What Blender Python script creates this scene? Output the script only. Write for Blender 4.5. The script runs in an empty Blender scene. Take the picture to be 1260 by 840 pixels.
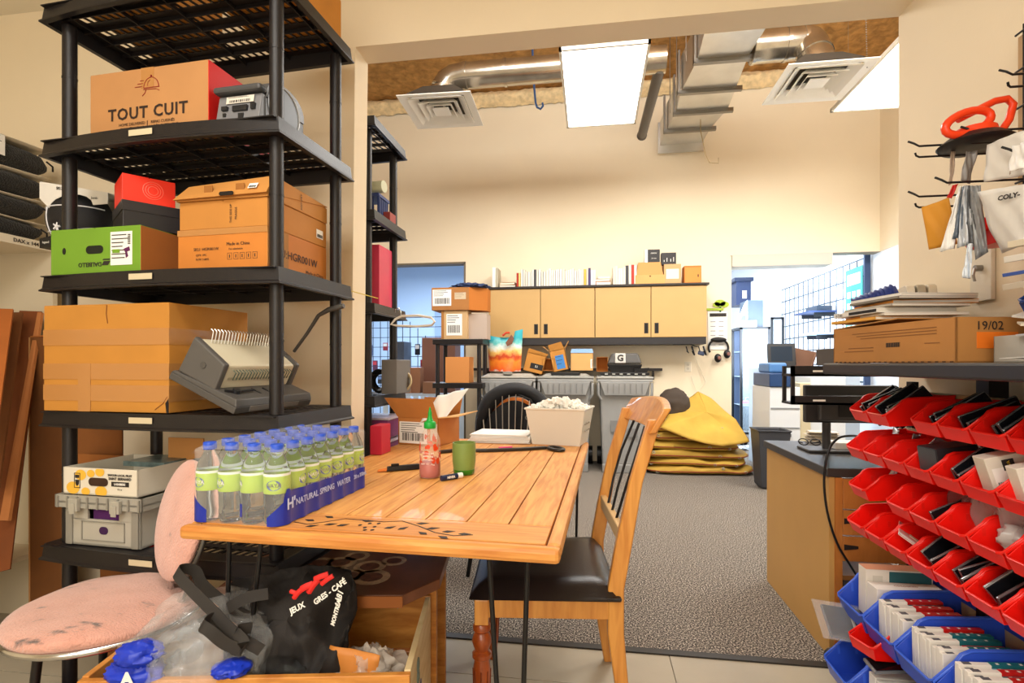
import bpy, bmesh, math, random
from mathutils import Vector, Matrix, Euler
R = math.radians
rnd = random.Random(7)
S = bpy.context.scene
COL = S.collection

# ------------------------------------------------------------------ camera, light, exposure
CAM_H = 1.13
YAW = R(8.54)
FPX = 650.0
cam_d = bpy.data.cameras.new('camera')
cam_d.sensor_width = 36.0
cam_d.lens = 36.0 * FPX / 1260.0
cam_d.shift_y = 28.0 / 1260.0
cam_d.clip_start = 0.02
cam = bpy.data.objects.new('camera', cam_d)
COL.objects.link(cam)
cam.location = (0, 0, CAM_H)
cam.rotation_euler = (R(90), 0, YAW)
S.camera = cam
S.view_settings.view_transform = 'Standard'
S.view_settings.look = 'None'
S.view_settings.exposure = 0.0
S.view_settings.gamma = 1.0
S.view_settings.use_curve_mapping = False

world = bpy.data.worlds.new('world'); S.world = world
world.use_nodes = True
world.node_tree.nodes['Background'].inputs[0].default_value = (0.75, 0.86, 1.0, 1)
world.node_tree.nodes['Background'].inputs[1].default_value = 0.6

def area(name, loc, rot, sx, sy, power, col, spread=180):
    l = bpy.data.lights.new(name, 'AREA'); l.shape = 'RECTANGLE'
    l.size = sx; l.size_y = sy; l.energy = power; l.color = col; l.spread = R(spread)
    o = bpy.data.objects.new(name, l); COL.objects.link(o)
    o.location = loc; o.rotation_euler = rot
    return o
WARM = (1.0, 0.965, 0.90)
NEUT = (1.0, 0.985, 0.95)
COOL = (0.78, 0.88, 1.0)
# near room: two ceiling troffers behind and above the camera
area('near_light', (-0.75, 0.25, 2.72), (0, 0, 0), 1.2, 0.6, 30, WARM)
area('near_light', (-0.75, -1.5, 2.72), (0, 0, 0), 1.2, 0.6, 46, WARM)
# added fill lamp by the rear wall, aimed up to brighten header and walls
area('fill_light', (-0.4, -2.2, 1.7), (R(98), 0, 0), 2.4, 1.8, 50, WARM)
# back room: suspended light boxes (their own builders hold the emitting diffusers)
area('back_room_light', (0.42, 4.2, 3.26), (0, 0, 0), 0.56, 1.1, 50, NEUT)
area('back_room_light', (2.35, 4.2, 3.26), (0, 0, 0), 0.56, 1.1, 50, NEUT)
area('back_room_light', (-1.7, 4.2, 3.26), (0, 0, 0), 0.56, 1.1, 38, NEUT)  # unseen lamp; no light box is built at this spot
# daylit rooms beyond the two openings
area('cool_light_right_room', (1.8, 9.0, 2.9), (0, 0, 0), 1.6, 4.0, 110, COOL)
area('cool_light_right_room', (1.9, 6.9, 1.5), (R(115), 0, 0), 1.8, 1.0, 170, COOL)  # added upward lamp to whiten the right room's ceiling and end wall
area('fill_light', (0.6, 2.45, 3.95), (R(84), 0, 0), 3.4, 0.5, 95, NEUT)  # added fill lamp for the upper back wall, with no fixture of its own
area('daylight_left_room', (-2.6, 7.8, 2.9), (0, 0, 0), 2.0, 2.0, 230, (0.72, 0.85, 1.0))

# ------------------------------------------------------------------ pixel -> place helper
_f = Vector((-math.sin(YAW), math.cos(YAW), 0)); _r = Vector((math.cos(YAW), math.sin(YAW), 0))
def ray(u, v):
    return _f + _r * ((u - 630) / FPX) + Vector((0, 0, 1)) * ((448 - v) / FPX)
C0 = Vector((0, 0, CAM_H))
def at(u, v, X=None, Y=None, Z=None):
    d = ray(u, v)
    if X is not None: t = X / d.x
    elif Y is not None: t = Y / d.y
    else: t = (Z - CAM_H) / d.z
    return C0 + d * t
class Frame:
    """an upright frame: origin + rotation about z; hit() gives local coordinates"""
    def __init__(s, loc, rz=0):
        s.loc = Vector(loc); s.rz = rz
        s.m = Matrix.Translation(s.loc) @ Matrix.Rotation(rz, 4, 'Z'); s.i = s.m.inverted()
    def hit(s, u, v, x=None, y=None, z=None):
        o = s.i @ C0; d = s.i.to_3x3() @ ray(u, v)
        if x is not None: t = (x - o.x) / d.x
        elif y is not None: t = (y - o.y) / d.y
        else: t = (z - o.z) / d.z
        return o + d * t
    def w(s, p): return s.m @ Vector(p)

# ------------------------------------------------------------------ materials
_mats = {}
def lin(h):
    h = h.lstrip('#')
    c = [int(h[i:i+2], 16) / 255 for i in (0, 2, 4)]
    return tuple((x / 12.92 if x <= 0.04045 else ((x + 0.055) / 1.055) ** 2.4) for x in c)
def M(h, rough=0.6, metal=0.0, var=0.0, scale=8.0, bump=0.0, bscale=60.0, kind='', trans=0.0, emit=0.0, alpha=1.0, stretch=None, ior=1.45, spec=None, sheen=0.0, col2=None, coat=0.0):
    key = (h, rough, metal, var, scale, bump, bscale, kind, trans, emit, alpha, stretch, ior, spec, sheen, col2, coat)
    if key in _mats: return _mats[key]
    m = bpy.data.materials.new('mat_' + h.lstrip('#') + ('_' + kind if kind else ''))
    m.use_nodes = True; nt = m.node_tree; N = nt.nodes; L = nt.links
    b = N['Principled BSDF']; c = lin(h) + (1,)
    b.inputs['Base Color'].default_value = c
    b.inputs['Roughness'].default_value = rough
    b.inputs['Metallic'].default_value = metal
    b.inputs['Transmission Weight'].default_value = trans
    b.inputs['IOR'].default_value = ior
    b.inputs['Alpha'].default_value = alpha
    b.inputs['Coat Weight'].default_value = coat
    if spec is not None: b.inputs['Specular IOR Level'].default_value = spec
    if sheen: b.inputs['Sheen Weight'].default_value = sheen
    if emit:
        b.inputs['Emission Color'].default_value = c; b.inputs['Emission Strength'].default_value = emit
    if var or bump:
        tc = N.new('ShaderNodeTexCoord'); mp = N.new('ShaderNodeMapping')
        L.new(tc.outputs['Object'], mp.inputs['Vector'])
        if stretch: mp.inputs['Scale'].default_value = stretch
    if var:
        n = N.new('ShaderNodeTexNoise'); n.inputs['Scale'].default_value = scale; n.inputs['Detail'].default_value = 5
        L.new(mp.outputs[0], n.inputs['Vector'])
        r = N.new('ShaderNodeValToRGB'); L.new(n.outputs['Fac'], r.inputs['Fac'])
        r.color_ramp.elements[0].position = 0.3; r.color_ramp.elements[1].position = 0.7
        c1 = lin(col2) if col2 else tuple(x * (1 - var) for x in c[:3])
        c2 = c[:3] if col2 else tuple(min(1, x * (1 + var * 0.6)) for x in c[:3])
        r.color_ramp.elements[0].color = tuple(c1) + (1,); r.color_ramp.elements[1].color = tuple(c2) + (1,)
        L.new(r.outputs[0], b.inputs['Base Color'])
    if bump:
        n2 = N.new('ShaderNodeTexNoise'); n2.inputs['Scale'].default_value = bscale; n2.inputs['Detail'].default_value = 4
        L.new(mp.outputs[0], n2.inputs['Vector'])
        bp = N.new('ShaderNodeBump'); bp.inputs['Strength'].default_value = bump; bp.inputs['Distance'].default_value = 0.01
        L.new(n2.outputs['Fac'], bp.inputs['Height']); L.new(bp.outputs[0], b.inputs['Normal'])
    _mats[key] = m
    return m

def wood_mat(h1, h2, sc=(1, 12, 12), rough=0.4, grain=4.0, coat=0.2):
    key = ('wood', h1, h2, sc, rough, grain)
    if key in _mats: return _mats[key]
    m = bpy.data.materials.new('mat_wood'); m.use_nodes = True; nt = m.node_tree; N = nt.nodes; L = nt.links
    b = N['Principled BSDF']; b.inputs['Roughness'].default_value = rough; b.inputs['Coat Weight'].default_value = coat
    tc = N.new('ShaderNodeTexCoord'); mp = N.new('ShaderNodeMapping'); mp.inputs['Scale'].default_value = sc
    oi = N.new('ShaderNodeObjectInfo'); ad = N.new('ShaderNodeVectorMath'); ad.operation = 'ADD'
    mul = N.new('ShaderNodeMath'); mul.operation = 'MULTIPLY'; mul.inputs[1].default_value = 9.0
    L.new(oi.outputs['Random'], mul.inputs[0])
    L.new(tc.outputs['Object'], mp.inputs['Vector']); L.new(mp.outputs[0], ad.inputs[0]); L.new(mul.outputs[0], ad.inputs[1])
    n = N.new('ShaderNodeTexNoise'); n.inputs['Scale'].default_value = grain; n.inputs['Detail'].default_value = 8; n.inputs['Distortion'].default_value = 0.6
    L.new(ad.outputs[0], n.inputs['Vector'])
    r = N.new('ShaderNodeValToRGB'); r.color_ramp.elements[0].position = 0.32; r.color_ramp.elements[1].position = 0.66
    r.color_ramp.elements[0].color = lin(h2) + (1,); r.color_ramp.elements[1].color = lin(h1) + (1,)
    L.new(n.outputs['Fac'], r.inputs['Fac']); L.new(r.outputs[0], b.inputs['Base Color'])
    bp = N.new('ShaderNodeBump'); bp.inputs['Strength'].default_value = 0.15; bp.inputs['Distance'].default_value = 0.002
    L.new(n.outputs['Fac'], bp.inputs['Height']); L.new(bp.outputs[0], b.inputs['Normal'])
    _mats[key] = m
    return m

# common materials
BLACKP = M('181415', 0.42, bump=0.08, bscale=300)
DARKP = M('1a1617', 0.5)
CARD = M('c28439', 0.8, var=0.10, scale=5)
CARD2 = M('c07a34', 0.8, var=0.12, scale=5)
CARDL = M('d9a566', 0.8, var=0.08, scale=5)
CARDD = M('8a5426', 0.85, var=0.15, scale=4)
TAPE = M('c98f52', 0.15, alpha=0.75)
WHITE = M('efece4', 0.55)
PAPER = M('f0eee8', 0.75)
PRINT = M('2a2420', 0.7)
CHROME = M('c8c8c8', 0.18, 1.0)
STEEL = M('a8a49c', 0.32, 1.0)
RED = M('f0140a', 0.35, coat=0.1)
BLUE = M('2b4fc4', 0.35, coat=0.1)
GLASSM = M('f4fbff', 0.03, trans=1.0, ior=1.45)
BLACKM = M('1b1a1b', 0.35, 0.3)
OAK = wood_mat('e2a04e', 'c57a30')
WALLM = M('f1e2c6', 0.85, var=0.03, scale=1.5, bump=0.04, bscale=120)

# ------------------------------------------------------------------ geometry collector
class G:
    def __init__(s): s.v = []; s.f = []
    def add(s, vs, fs, m=None):
        o = len(s.v)
        s.v += [tuple(m @ Vector(p)) if m is not None else tuple(p) for p in vs]
        s.f += [tuple(i + o for i in f) for f in fs]
        return s
    def box(s, x0, x1, y0, y1, z0, z1, m=None):
        x0, x1 = min(x0, x1), max(x0, x1); y0, y1 = min(y0, y1), max(y0, y1); z0, z1 = min(z0, z1), max(z0, z1)
        return s.add([(x0,y0,z0),(x1,y0,z0),(x1,y1,z0),(x0,y1,z0),(x0,y0,z1),(x1,y0,z1),(x1,y1,z1),(x0,y1,z1)],
                     [(3,2,1,0),(4,5,6,7),(0,1,5,4),(1,2,6,5),(2,3,7,6),(3,0,4,7)], m)
    def cbox(s, c, size, rot=(0,0,0)):
        m = Matrix.Translation(Vector(c)) @ Euler(rot).to_matrix().to_4x4()
        a, b, d = (x / 2 for x in size)
        return s.box(-a, a, -b, b, -d, d, m)
    def hexa(s, p):   # eight corners: bottom loop, top loop
        return s.add(p, [(3,2,1,0),(4,5,6,7),(0,1,5,4),(1,2,6,5),(2,3,7,6),(3,0,4,7)])
    def quad(s, a, b, c, d): return s.add([a, b, c, d], [(0,1,2,3)])
    def slab(s, pts, n, t):  # planar polygon thickened along n by t
        n = Vector(n).normalized() * t; k = len(pts)
        vs = [Vector(p) for p in pts] + [Vector(p) + n for p in pts]
        return s.add(vs, [tuple(range(k))[::-1], tuple(range(k, 2*k))] + [(i, (i+1) % k, (i+1) % k + k, i + k) for i in range(k)])
    def cyl(s, p0, p1, r0, r1=None, n=12, caps=True):
        p0 = Vector(p0); p1 = Vector(p1); r1 = r0 if r1 is None else r1
        d = (p1 - p0).normalized(); a = d.orthogonal().normalized(); b = d.cross(a)
        vs = []
        for p, r in ((p0, r0), (p1, r1)):
            vs += [p + (a * math.cos(t) + b * math.sin(t)) * r for t in [2*math.pi*i/n for i in range(n)]]
        fs = [(i, (i+1) % n, (i+1) % n + n, i + n) for i in range(n)]
        if caps: fs += [tuple(range(n))[::-1], tuple(range(n, 2*n))]
        return s.add(vs, fs)
    def tube(s, pts, r, n=8, closed=False):
        pts = [Vector(p) for p in pts]; k = len(pts); vs = []; a = None
        rr = r if isinstance(r, (list, tuple)) else [r] * k
        for i, p in enumerate(pts):
            if closed: d = (pts[(i+1) % k] - pts[i-1])
            else: d = pts[min(i+1, k-1)] - pts[max(i-1, 0)]
            if d.length < 1e-9: d = Vector((0,0,1))
            d.normalize()
            a = d.orthogonal().normalized() if a is None else (a - d * a.dot(d)).normalized()
            b = d.cross(a)
            vs += [p + (a * math.cos(t) + b * math.sin(t)) * rr[i] for t in [2*math.pi*j/n for j in range(n)]]
        fs = []
        for i in range(k if closed else k - 1):
            o = i * n; q = ((i + 1) % k) * n
            fs += [(o + j, o + (j+1) % n, q + (j+1) % n, q + j) for j in range(n)]
        if not closed: fs += [tuple(range(n))[::-1], tuple(range((k-1)*n, k*n))]
        return s.add(vs, fs)
    def ribbon(s, pts, side, w, t=0.0015):   # flat band along pts
        vs = []; fs = []; side = Vector(side).normalized()
        P = [Vector(p) for p in pts]
        for i, p in enumerate(P):
            d = (P[min(i+1, len(P)-1)] - P[max(i-1, 0)]).normalized(); sd = (side - d * side.dot(d)).normalized(); n = d.cross(sd)
            vs += [p - sd*w/2 - n*t/2, p + sd*w/2 - n*t/2, p + sd*w/2 + n*t/2, p - sd*w/2 + n*t/2]
        for i in range(len(P) - 1):
            o = 4*i
            fs += [(o+j, o+(j+1) % 4, o+4+(j+1) % 4, o+4+j) for j in range(4)]
        fs += [(3,2,1,0), (len(vs)-4, len(vs)-3, len(vs)-2, len(vs)-1)]
        return s.add(vs, fs)
    def lathe(s, prof, c=(0,0,0), n=24, m=None, a0=0, caps=True):
        vs = []; c = Vector(c)
        for r, z in prof:
            vs += [Vector((r*math.cos(a0+2*math.pi*i/n), r*math.sin(a0+2*math.pi*i/n), z)) + c for i in range(n)]
        fs = []
        for k in range(len(prof) - 1):
            o = k*n; fs += [(o+i, o+(i+1) % n, o+n+(i+1) % n, o+n+i) for i in range(n)]
        if caps:
            fs.append(tuple(range(n))[::-1]); fs.append(tuple(range((len(prof)-1)*n, len(prof)*n)))
        return s.add(vs, fs, m)
    def surf(s, fn, nu, nv, m=None, closed_u=False):
        vs = [fn(i / nu, j / nv) for j in range(nv + 1) for i in range(nu + (0 if closed_u else 1))]
        w = nu + (0 if closed_u else 1)
        fs = [(j*w + i, j*w + (i+1) % w, (j+1)*w + (i+1) % w, (j+1)*w + i) for j in range(nv) for i in range(nu)]
        return s.add(vs, fs, m)
    def ball(s, c, r, nu=16, nv=10, sc=(1,1,1)):
        c = Vector(c)
        return s.surf(lambda a, b: c + Vector((sc[0]*r*math.sin(math.pi*b)*math.cos(2*math.pi*a), sc[1]*r*math.sin(math.pi*b)*math.sin(2*math.pi*a), -sc[2]*r*math.cos(math.pi*b))), nu, nv, closed_u=True)

def mesh_obj(name, g, mat, parent=None, smooth=None, bevel=0, sub=0, solid=0, weld=False):
    me = bpy.data.meshes.new(name)
    me.from_pydata(g.v, [], g.f); me.update()
    if weld:
        bm = bmesh.new(); bm.from_mesh(me); bmesh.ops.remove_doubles(bm, verts=bm.verts, dist=1e-5); bm.to_mesh(me); bm.free()
    me.materials.append(mat)
    if smooth is not None:
        me.shade_smooth(); me.set_sharp_from_angle(angle=R(smooth))
    o = bpy.data.objects.new(name, me); COL.objects.link(o)
    if parent: o.parent = parent
    if solid:
        md = o.modifiers.new('solid', 'SOLIDIFY'); md.thickness = solid; md.offset = 0
    if bevel:
        md = o.modifiers.new('bevel', 'BEVEL'); md.width = bevel; md.segments = 2; md.limit_method = 'ANGLE'
    if sub:
        md = o.modifiers.new('sub', 'SUBSURF'); md.levels = sub; md.render_levels = sub
    return o
P = mesh_obj
def tag(o, label, cat=None, group=None, kind=None):
    if label: o['label'] = label
    if cat: o['category'] = cat
    if group: o['group'] = group
    if kind: o['kind'] = kind
    return o
def thing(name, label, cat, loc=(0,0,0), rz=0, group=None, rot=None):
    o = bpy.data.objects.new(name, None); COL.objects.link(o)
    o.location = loc; o.rotation_euler = rot if rot else (0, 0, rz)
    o.empty_display_size = 0.05
    return tag(o, label, cat, group)
def struct(name, g, mat, parent=None, **k):
    o = mesh_obj(name, g, mat, parent, **k)
    if not parent: o['kind'] = 'structure'
    return o
def kids(o): return [c for c in o.children]
def dup(o, loc=None, rz=None, label=None, group=None, parent=None, rot=None):
    c = o.copy(); COL.objects.link(c)
    if parent is not None: c.parent = parent
    for ch in list(o.children): dup(ch, parent=c)
    if loc is not None: c.location = loc
    if rz is not None: c.rotation_euler = (0, 0, rz)
    if rot is not None: c.rotation_euler = rot
    if label: c['label'] = label
    if group: c['group'] = group
    return c
_tc = {}
def text_mesh(txt, size, align='LEFT', bold=0.0, ext=0.0002, sp=1.0):
    k = (txt, size, align, bold, sp)
    if k in _tc: return _tc[k]
    cu = bpy.data.curves.new('lettering', 'FONT'); cu.body = txt; cu.size = size; cu.align_x = align; cu.align_y = 'CENTER'
    cu.resolution_u = 2; cu.offset = bold; cu.extrude = ext; cu.space_character = sp
    ob = bpy.data.objects.new('lettering', cu); COL.objects.link(ob)
    bpy.context.view_layer.update()
    me = bpy.data.meshes.new_from_object(ob.evaluated_get(bpy.context.evaluated_depsgraph_get()))
    bpy.data.objects.remove(ob); _tc[k] = me
    return me
def lettering(parent, txt, size, loc, xd=(1,0,0), yd=(0,0,1), mat=None, align='CENTER', bold=0.0, name='lettering', sp=1.0):
    me = text_mesh(txt, size, align, bold, sp=sp).copy(); me.materials.clear(); me.materials.append(mat or PRINT)
    o = bpy.data.objects.new(name, me); COL.objects.link(o); o.parent = parent
    x = Vector(xd).normalized(); y = Vector(yd).normalized(); n = x.cross(y)
    m = Matrix((x, y, n)).transposed().to_4x4(); m.translation = Vector(loc) + n * 0.0006
    o.matrix_local = m
    return o
def sticker(parent, c, xd, yd, w, h, mat=PAPER, name='sticker', bars=0, lines=0, t=0.0006):
    """flat paper label with optional barcode and text lines"""
    x = Vector(xd).normalized(); y = Vector(yd).normalized(); n = x.cross(y); c = Vector(c)
    g = G(); q = [c - x*w/2 - y*h/2, c + x*w/2 - y*h/2, c + x*w/2 + y*h/2, c - x*w/2 + y*h/2]; g.slab(q, n, t)
    o = P(name, g, mat, parent)
    if bars or lines:
        g2 = G(); c2 = c + n * (t + 0.0003)
        def rect(a, b, w2, h2):
            cc = c2 + x*a + y*b; g2.slab([cc - x*w2/2 - y*h2/2, cc + x*w2/2 - y*h2/2, cc + x*w2/2 + y*h2/2, cc - x*w2/2 + y*h2/2], n, 0.0002)
        if bars:
            rr = random.Random(bars)
            a = -w*0.38
            while a < w*0.38:
                ww = w*0.012*rr.choice((1, 2, 3)); rect(a, -h*0.2, ww, h*0.36); a += ww + w*0.012*rr.choice((1.2, 2))
        for k in range(lines):
            rr = random.Random(k + 5); ww = w * rr.uniform(0.4, 0.85)
            rect(-w*0.44 + ww/2, h*(0.42 - 0.1*k) if bars else h*(0.4 - 0.8*k/max(1, lines)), ww, h*0.03)
        P('print', g2, PRINT, o)
    return o
# ================================================================== setting
YN, YF = 2.14, 2.27      # partition with the wide opening
XR = 1.19                # right wall of the near room
YB = 6.25                # back wall
CE = 2.80
XJ = at(437, 300, Y=YN).x
# carpet: loop pile fleck
def carpet_mat():
    m = bpy.data.materials.new('mat_carpet'); m.use_nodes = True; N = m.node_tree.nodes; L = m.node_tree.links
    b = N['Principled BSDF']; b.inputs['Roughness'].default_value = 0.95; b.inputs['Specular IOR Level'].default_value = 0.2
    tc = N.new('ShaderNodeTexCoord'); n = N.new('ShaderNodeTexNoise'); n.inputs['Scale'].default_value = 150; n.inputs['Detail'].default_value = 3
    L.new(tc.outputs['Object'], n.inputs['Vector'])
    r = N.new('ShaderNodeValToRGB'); e = r.color_ramp.elements
    e[0].position = 0.36; e[0].color = lin('171413') + (1,); e[1].position = 0.68; e[1].color = lin('d6cab9') + (1,)
    k = e.new(0.5); k.color = lin('69615a') + (1,)
    L.new(n.outputs['Fac'], r.inputs['Fac']); L.new(r.outputs[0], b.inputs['Base Color'])
    bp = N.new('ShaderNodeBump'); bp.inputs['Strength'].default_value = 0.7; bp.inputs['Distance'].default_value = 0.006
    L.new(n.outputs['Fac'], bp.inputs['Height']); L.new(bp.outputs[0], b.inputs['Normal'])
    return m
CARPET = carpet_mat()
VINYL = M('b3a995', 0.45, var=0.10, scale=3, bump=0.03, bscale=40)
g = G(); g.box(-4.5, 4.5, YN, 13.0, -0.08, 0.0); struct('floor', g, CARPET)
# vinyl planks of the near room floor
nf = G(); nf.box(-3.4, XR + .3, -2.8, YN - 0.001, -0.08, -0.006)
nfo = struct('floor_near', nf, M('6d6253', 0.7))
pw = 0.235; k = 0
pl = None
for j in range(22):
    y1 = YN - 0.024 - j * pw; y0 = y1 - pw + 0.004
    x = -3.3 - (j % 3) * 0.4
    while x < XR:
        xa, xb = max(x, -3.3), min(x + 1.2, XR)
        if xb - xa > 0.05 and y0 > -2.75 and y1 < 2.13:
            g = G(); g.box(xa, xb - 0.003, y0, y1, -0.006, 0.0); P('plank', g, VINYL, nfo); k += 1
        x += 1.2
g = G(); g.box(XJ - 1.5, XR, YN - 0.024, YN + 0.012, -0.004, 0.006); struct('trim_1', g, M('2a2623', 0.5))
# near room shell
g = G(); g.box(-3.4, XR + .3, -2.8, YF, CE, CE + .1); struct('ceiling', g, M('eee6d4', 0.9))
g = G(); g.box(-3.5, -3.4, -2.8, YF, 0, CE); struct('wall_left', g, WALLM)
g = G(); g.box(-3.5, XR + .3, -2.9, -2.8, 0, CE); struct('wall_rear', g, WALLM)
g = G(); g.box(XR, XR + .15, -2.8, YF, 0, CE); struct('wall_right', g, WALLM)
# partition with leaning jamb and header
JB = at(429.5, 600, Y=YN).x
zj = 2.49
g = G()
g.hexa([(-3.4, YN, 0), (JB, YN, 0), (JB, YF, 0), (-3.4, YF, 0), (-3.4, YN, zj), (XJ, YN, zj), (XJ, YF, zj), (-3.4, YF, zj)])
g.box(-3.4, XR + .15, YN, YF, zj, 4.6)
struct('wall_partition', g, WALLM)
# back room: back wall with two openings
xo1 = at(571, 400, Y=YB).x; xo0 = -3.45; zo1 = at(571, 323, Y=YB).z
xo2 = at(900, 400, Y=YB).x; zo2 = at(900, 314.5, Y=YB).z; XR2 = at(1083, 200, Y=YB).x
ZT = at(691, 126, Y=YB).z
g = G(); T = 0.14
g.box(-4.5, xo0, YB, YB + T, 0, ZT + .6); g.box(xo0, xo1, YB, YB + T, zo1, ZT + .6)
g.box(xo1, xo2, YB, YB + T, 0, ZT + .6); g.box(xo2, XR2, YB, YB + T, zo2, ZT + .6)
struct('wall_back', g, WALLM)
g = G(); g.box(-4.6, -4.5, YF, YB, 0, 4.6); struct('wall_back_left', g, WALLM)
g = G(); g.box(XR2, XR2 + .1, YF, YB, zo2, 4.6); struct('wall_back_right', g, WALLM)
g = G(); g.box(XR2 + .005, XR2 + .1, YF, 12.5, 0, zo2); g.box(XR2 + .005, XR2 + .1, YB + T, 12.5, zo2, 3.2); struct('wall_side_right', g, M('eceff2', 0.8))
g = G(); g.box(XR + .15, XR2, YF - .1, YF, 0, 4.6); struct('wall_front_right', g, WALLM)
# sprayed foam deck and wall-top strip
FOAM = M('b98a4e', 0.95, var=0.35, scale=14, bump=1.0, bscale=26)
FOAML = M('f0d6a6', 0.95, var=0.2, scale=20, bump=1.0, bscale=30)
gr = random.Random(3)
def foam(x0, x1, y0, y1, z, n, m, amp):
    h = {}
    def fn(a, b):
        i, j = round(a*n), round(b*m)
        if (i, j) not in h: h[(i, j)] = gr.uniform(-amp, amp)
        return Vector((x0 + (x1-x0)*a, y0 + (y1-y0)*b, z + h[(i, j)]))
    return fn
g = G(); g.surf(foam(-4.6, 3.4, YF - .1, YB + .2, ZT + 0.16, 160, 80, 0.014), 160, 80)
g.box(-4.6, 3.4, YF - .1, YB + .2, ZT + .2, ZT + .3)
struct('ceiling_back', g, FOAM, smooth=60)
g = G()
g.surf(lambda a, b: Vector((-4.5 + 8*a, YB - 0.02 - 0.11*math.sin(math.pi*b) + gr.uniform(-.012, .012), ZT - 0.01 + 0.19*b + gr.uniform(-.01, .01))), 200, 8)
struct('trim_2', g, FOAML, smooth=60)
# shutter box over the right opening and its dark frame edge
g = G(); xs1 = at(1025, 320, Y=YB - .02).x; g.box(xo2 + .002, xs1, YB - .02, YB + .2, at(960, 327, Y=YB).z, zo2 + .002)
o = struct('trim_3', g, M('cfc9bd', 0.7), bevel=.004)
g = G(); g.box(xo2 - 0.01, XR2, YB - .006, YB + T, zo2 - 0.006, zo2 + 0.0005); struct('trim_4', g, M('8d8370', 0.6))
g = G(); g.box(xo1 - .001, xo1 + .02, YB - .006, YB + T + .01, 0, zo1); g.box(xo0, xo1 + .02, YB - .006, YB + T, zo1 - .012, zo1 + .01); struct('trim_5', g, M('6e6350', 0.6))
# rooms beyond
LW = M('b6c6da', 0.85)
g = G(); g.box(-4.6, xo1 + 1.0, 10.2, 10.3, 0, 3.2); g.box(-4.6, -4.5, YB + T, 10.2, 0, 3.2); g.box(xo1 + .9, xo1 + 1.0, YB + T, 10.2, 0, 3.2)
struct('wall_left_room', g, LW)
g = G(); g.box(-4.6, 1.0, YB + T, 10.3, 3.2, 3.3); struct('ceiling_left_room', g, LW)
RW = M('f4f6f8', 0.85)
g = G(); g.box(xo2 - .9, XR2 + .1, 12.5, 12.6, 0, 3.2); g.box(xo2 - .9, xo2 - .8, YB + T, 12.5, 0, 3.2); struct('wall_right_room', g, RW)
g = G(); g.box(xo2 - .9, XR2 + .1, YB + T, 12.6, 3.2, 3.3); struct('ceiling_right_room', g, RW)

# ================================================================== ceiling services of the back room
ZC = 3.30
def light_box(label, x0, x1, y0, y1):
    cx, cy = (x0+x1)/2, (y0+y1)/2
    t = thing('ceiling_light', label, 'light', (cx, cy, ZC), 0, 'suspended light boxes of the back room')
    w, d = (x1-x0)/2, (y1-y0)/2
    g = G()
    for a in (-1, 1):
        g.box(a*w, a*(w - .018), -d, d, 0, .03); g.box(-w, w, a*d, a*(d - .018), 0, .03)
    P('frame', g, M('e8e2d4', 0.5), t)
    g = G(); g.box(-w+.018, w-.018, -d+.018, d-.018, .012, .016); P('diffuser', g, M('fffaf0', 0.5, emit=6.0), t)
    g = G(); g.hexa([(-w, -d, .03), (w, -d, .03), (w, d, .03), (-w, d, .03), (-w+.08, -d+.08, .11), (w-.08, -d+.08, .11), (w-.08, d-.08, .11), (-w+.08, d-.08, .11)])
    P('housing', g, M('d8d4c8', 0.6), t)
    for a in (-1, 1):
        for b in (-1, 1):
            g = G(); g.cyl((a*(w-.1), b*(d-.1), .1), (a*(w-.1), b*(d-.1), ZT + .16 - ZC), 0.0015, n=5); P('hanging_wire', g, STEEL, t)
    return t
a = at(697.5, 158, Z=ZC); b = at(781.5, 157.5, Z=ZC)
light_box('suspended bright rectangular light box left of the square duct', a.x, b.x, a.y - 1.22, a.y)
a = at(1021.5, 138.7, Z=ZC)
light_box('suspended light box partly hidden behind the right jamb', a.x, a.x + .61, a.y - 1.22, a.y)

def diffuser(label, cx, cy, rz):
    t = thing('air_diffuser', label, 'air vent', (cx, cy, ZC), rz, 'square ceiling diffusers')
    m = M('fbf8f0', 0.5)
    h = 0.305
    def ring(o, i, z0, z1, nm):
        g = G()
        O = [(-o, -o), (o, -o), (o, o), (-o, o)]; I = [(-i, -i), (i, -i), (i, i), (-i, i)]
        vs = [(x, y, z0) for x, y in O] + [(x, y, z1) for x, y in I] + [(x, y, z0 + .008) for x, y in O] + [(x, y, z1 + .008) for x, y in I]
        fs = []
        for k in range(4):
            n = (k+1) % 4
            fs += [(k, n, n+4, k+4), (k+8, k+12, n+12, n+8), (k, k+8, n+8, n), (k+4, n+4, n+12, k+12)]
        g.add(vs, fs); P(nm, g, m, t)
    ring(h, .235, 0, .012, 'outer_frame')
    ring(.235, .17, -.004, .045, 'louvre'); ring(.165, .115, -.004, .045, 'louvre'); ring(.11, .075, -.004, .04, 'louvre')
    g = G(); g.box(-.07, .07, -.07, .07, -.004, .004); P('centre_plate', g, m, t)
    g = G(); g.hexa([(-.24, -.24, .05), (.24, -.24, .05), (.24, .24, .05), (-.24, .24, .05), (-.13, -.13, .16), (.13, -.13, .16), (.13, .13, .16), (-.13, .13, .16)])
    P('plenum', g, M('4a443c', 0.7), t)
    return t
ca = (at(485.1, 118.6, Z=ZC) + at(575.2, 108.5, Z=ZC) + at(596.2, 155.3, Z=ZC) + at(518.1, 160.9, Z=ZC)) / 4
diffuser('white square ceiling diffuser at the left under the round duct elbow', ca.x, ca.y, R(2))
cb = (at(972.5, 76.7, Z=ZC) + at(1086.8, 66.8, Z=ZC) + at(1031, 125.6, Z=ZC) + at(937.5, 131.7, Z=ZC)) / 4
diffuser('white square ceiling diffuser at the right beside the second light box', cb.x, cb.y, 0)

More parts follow.
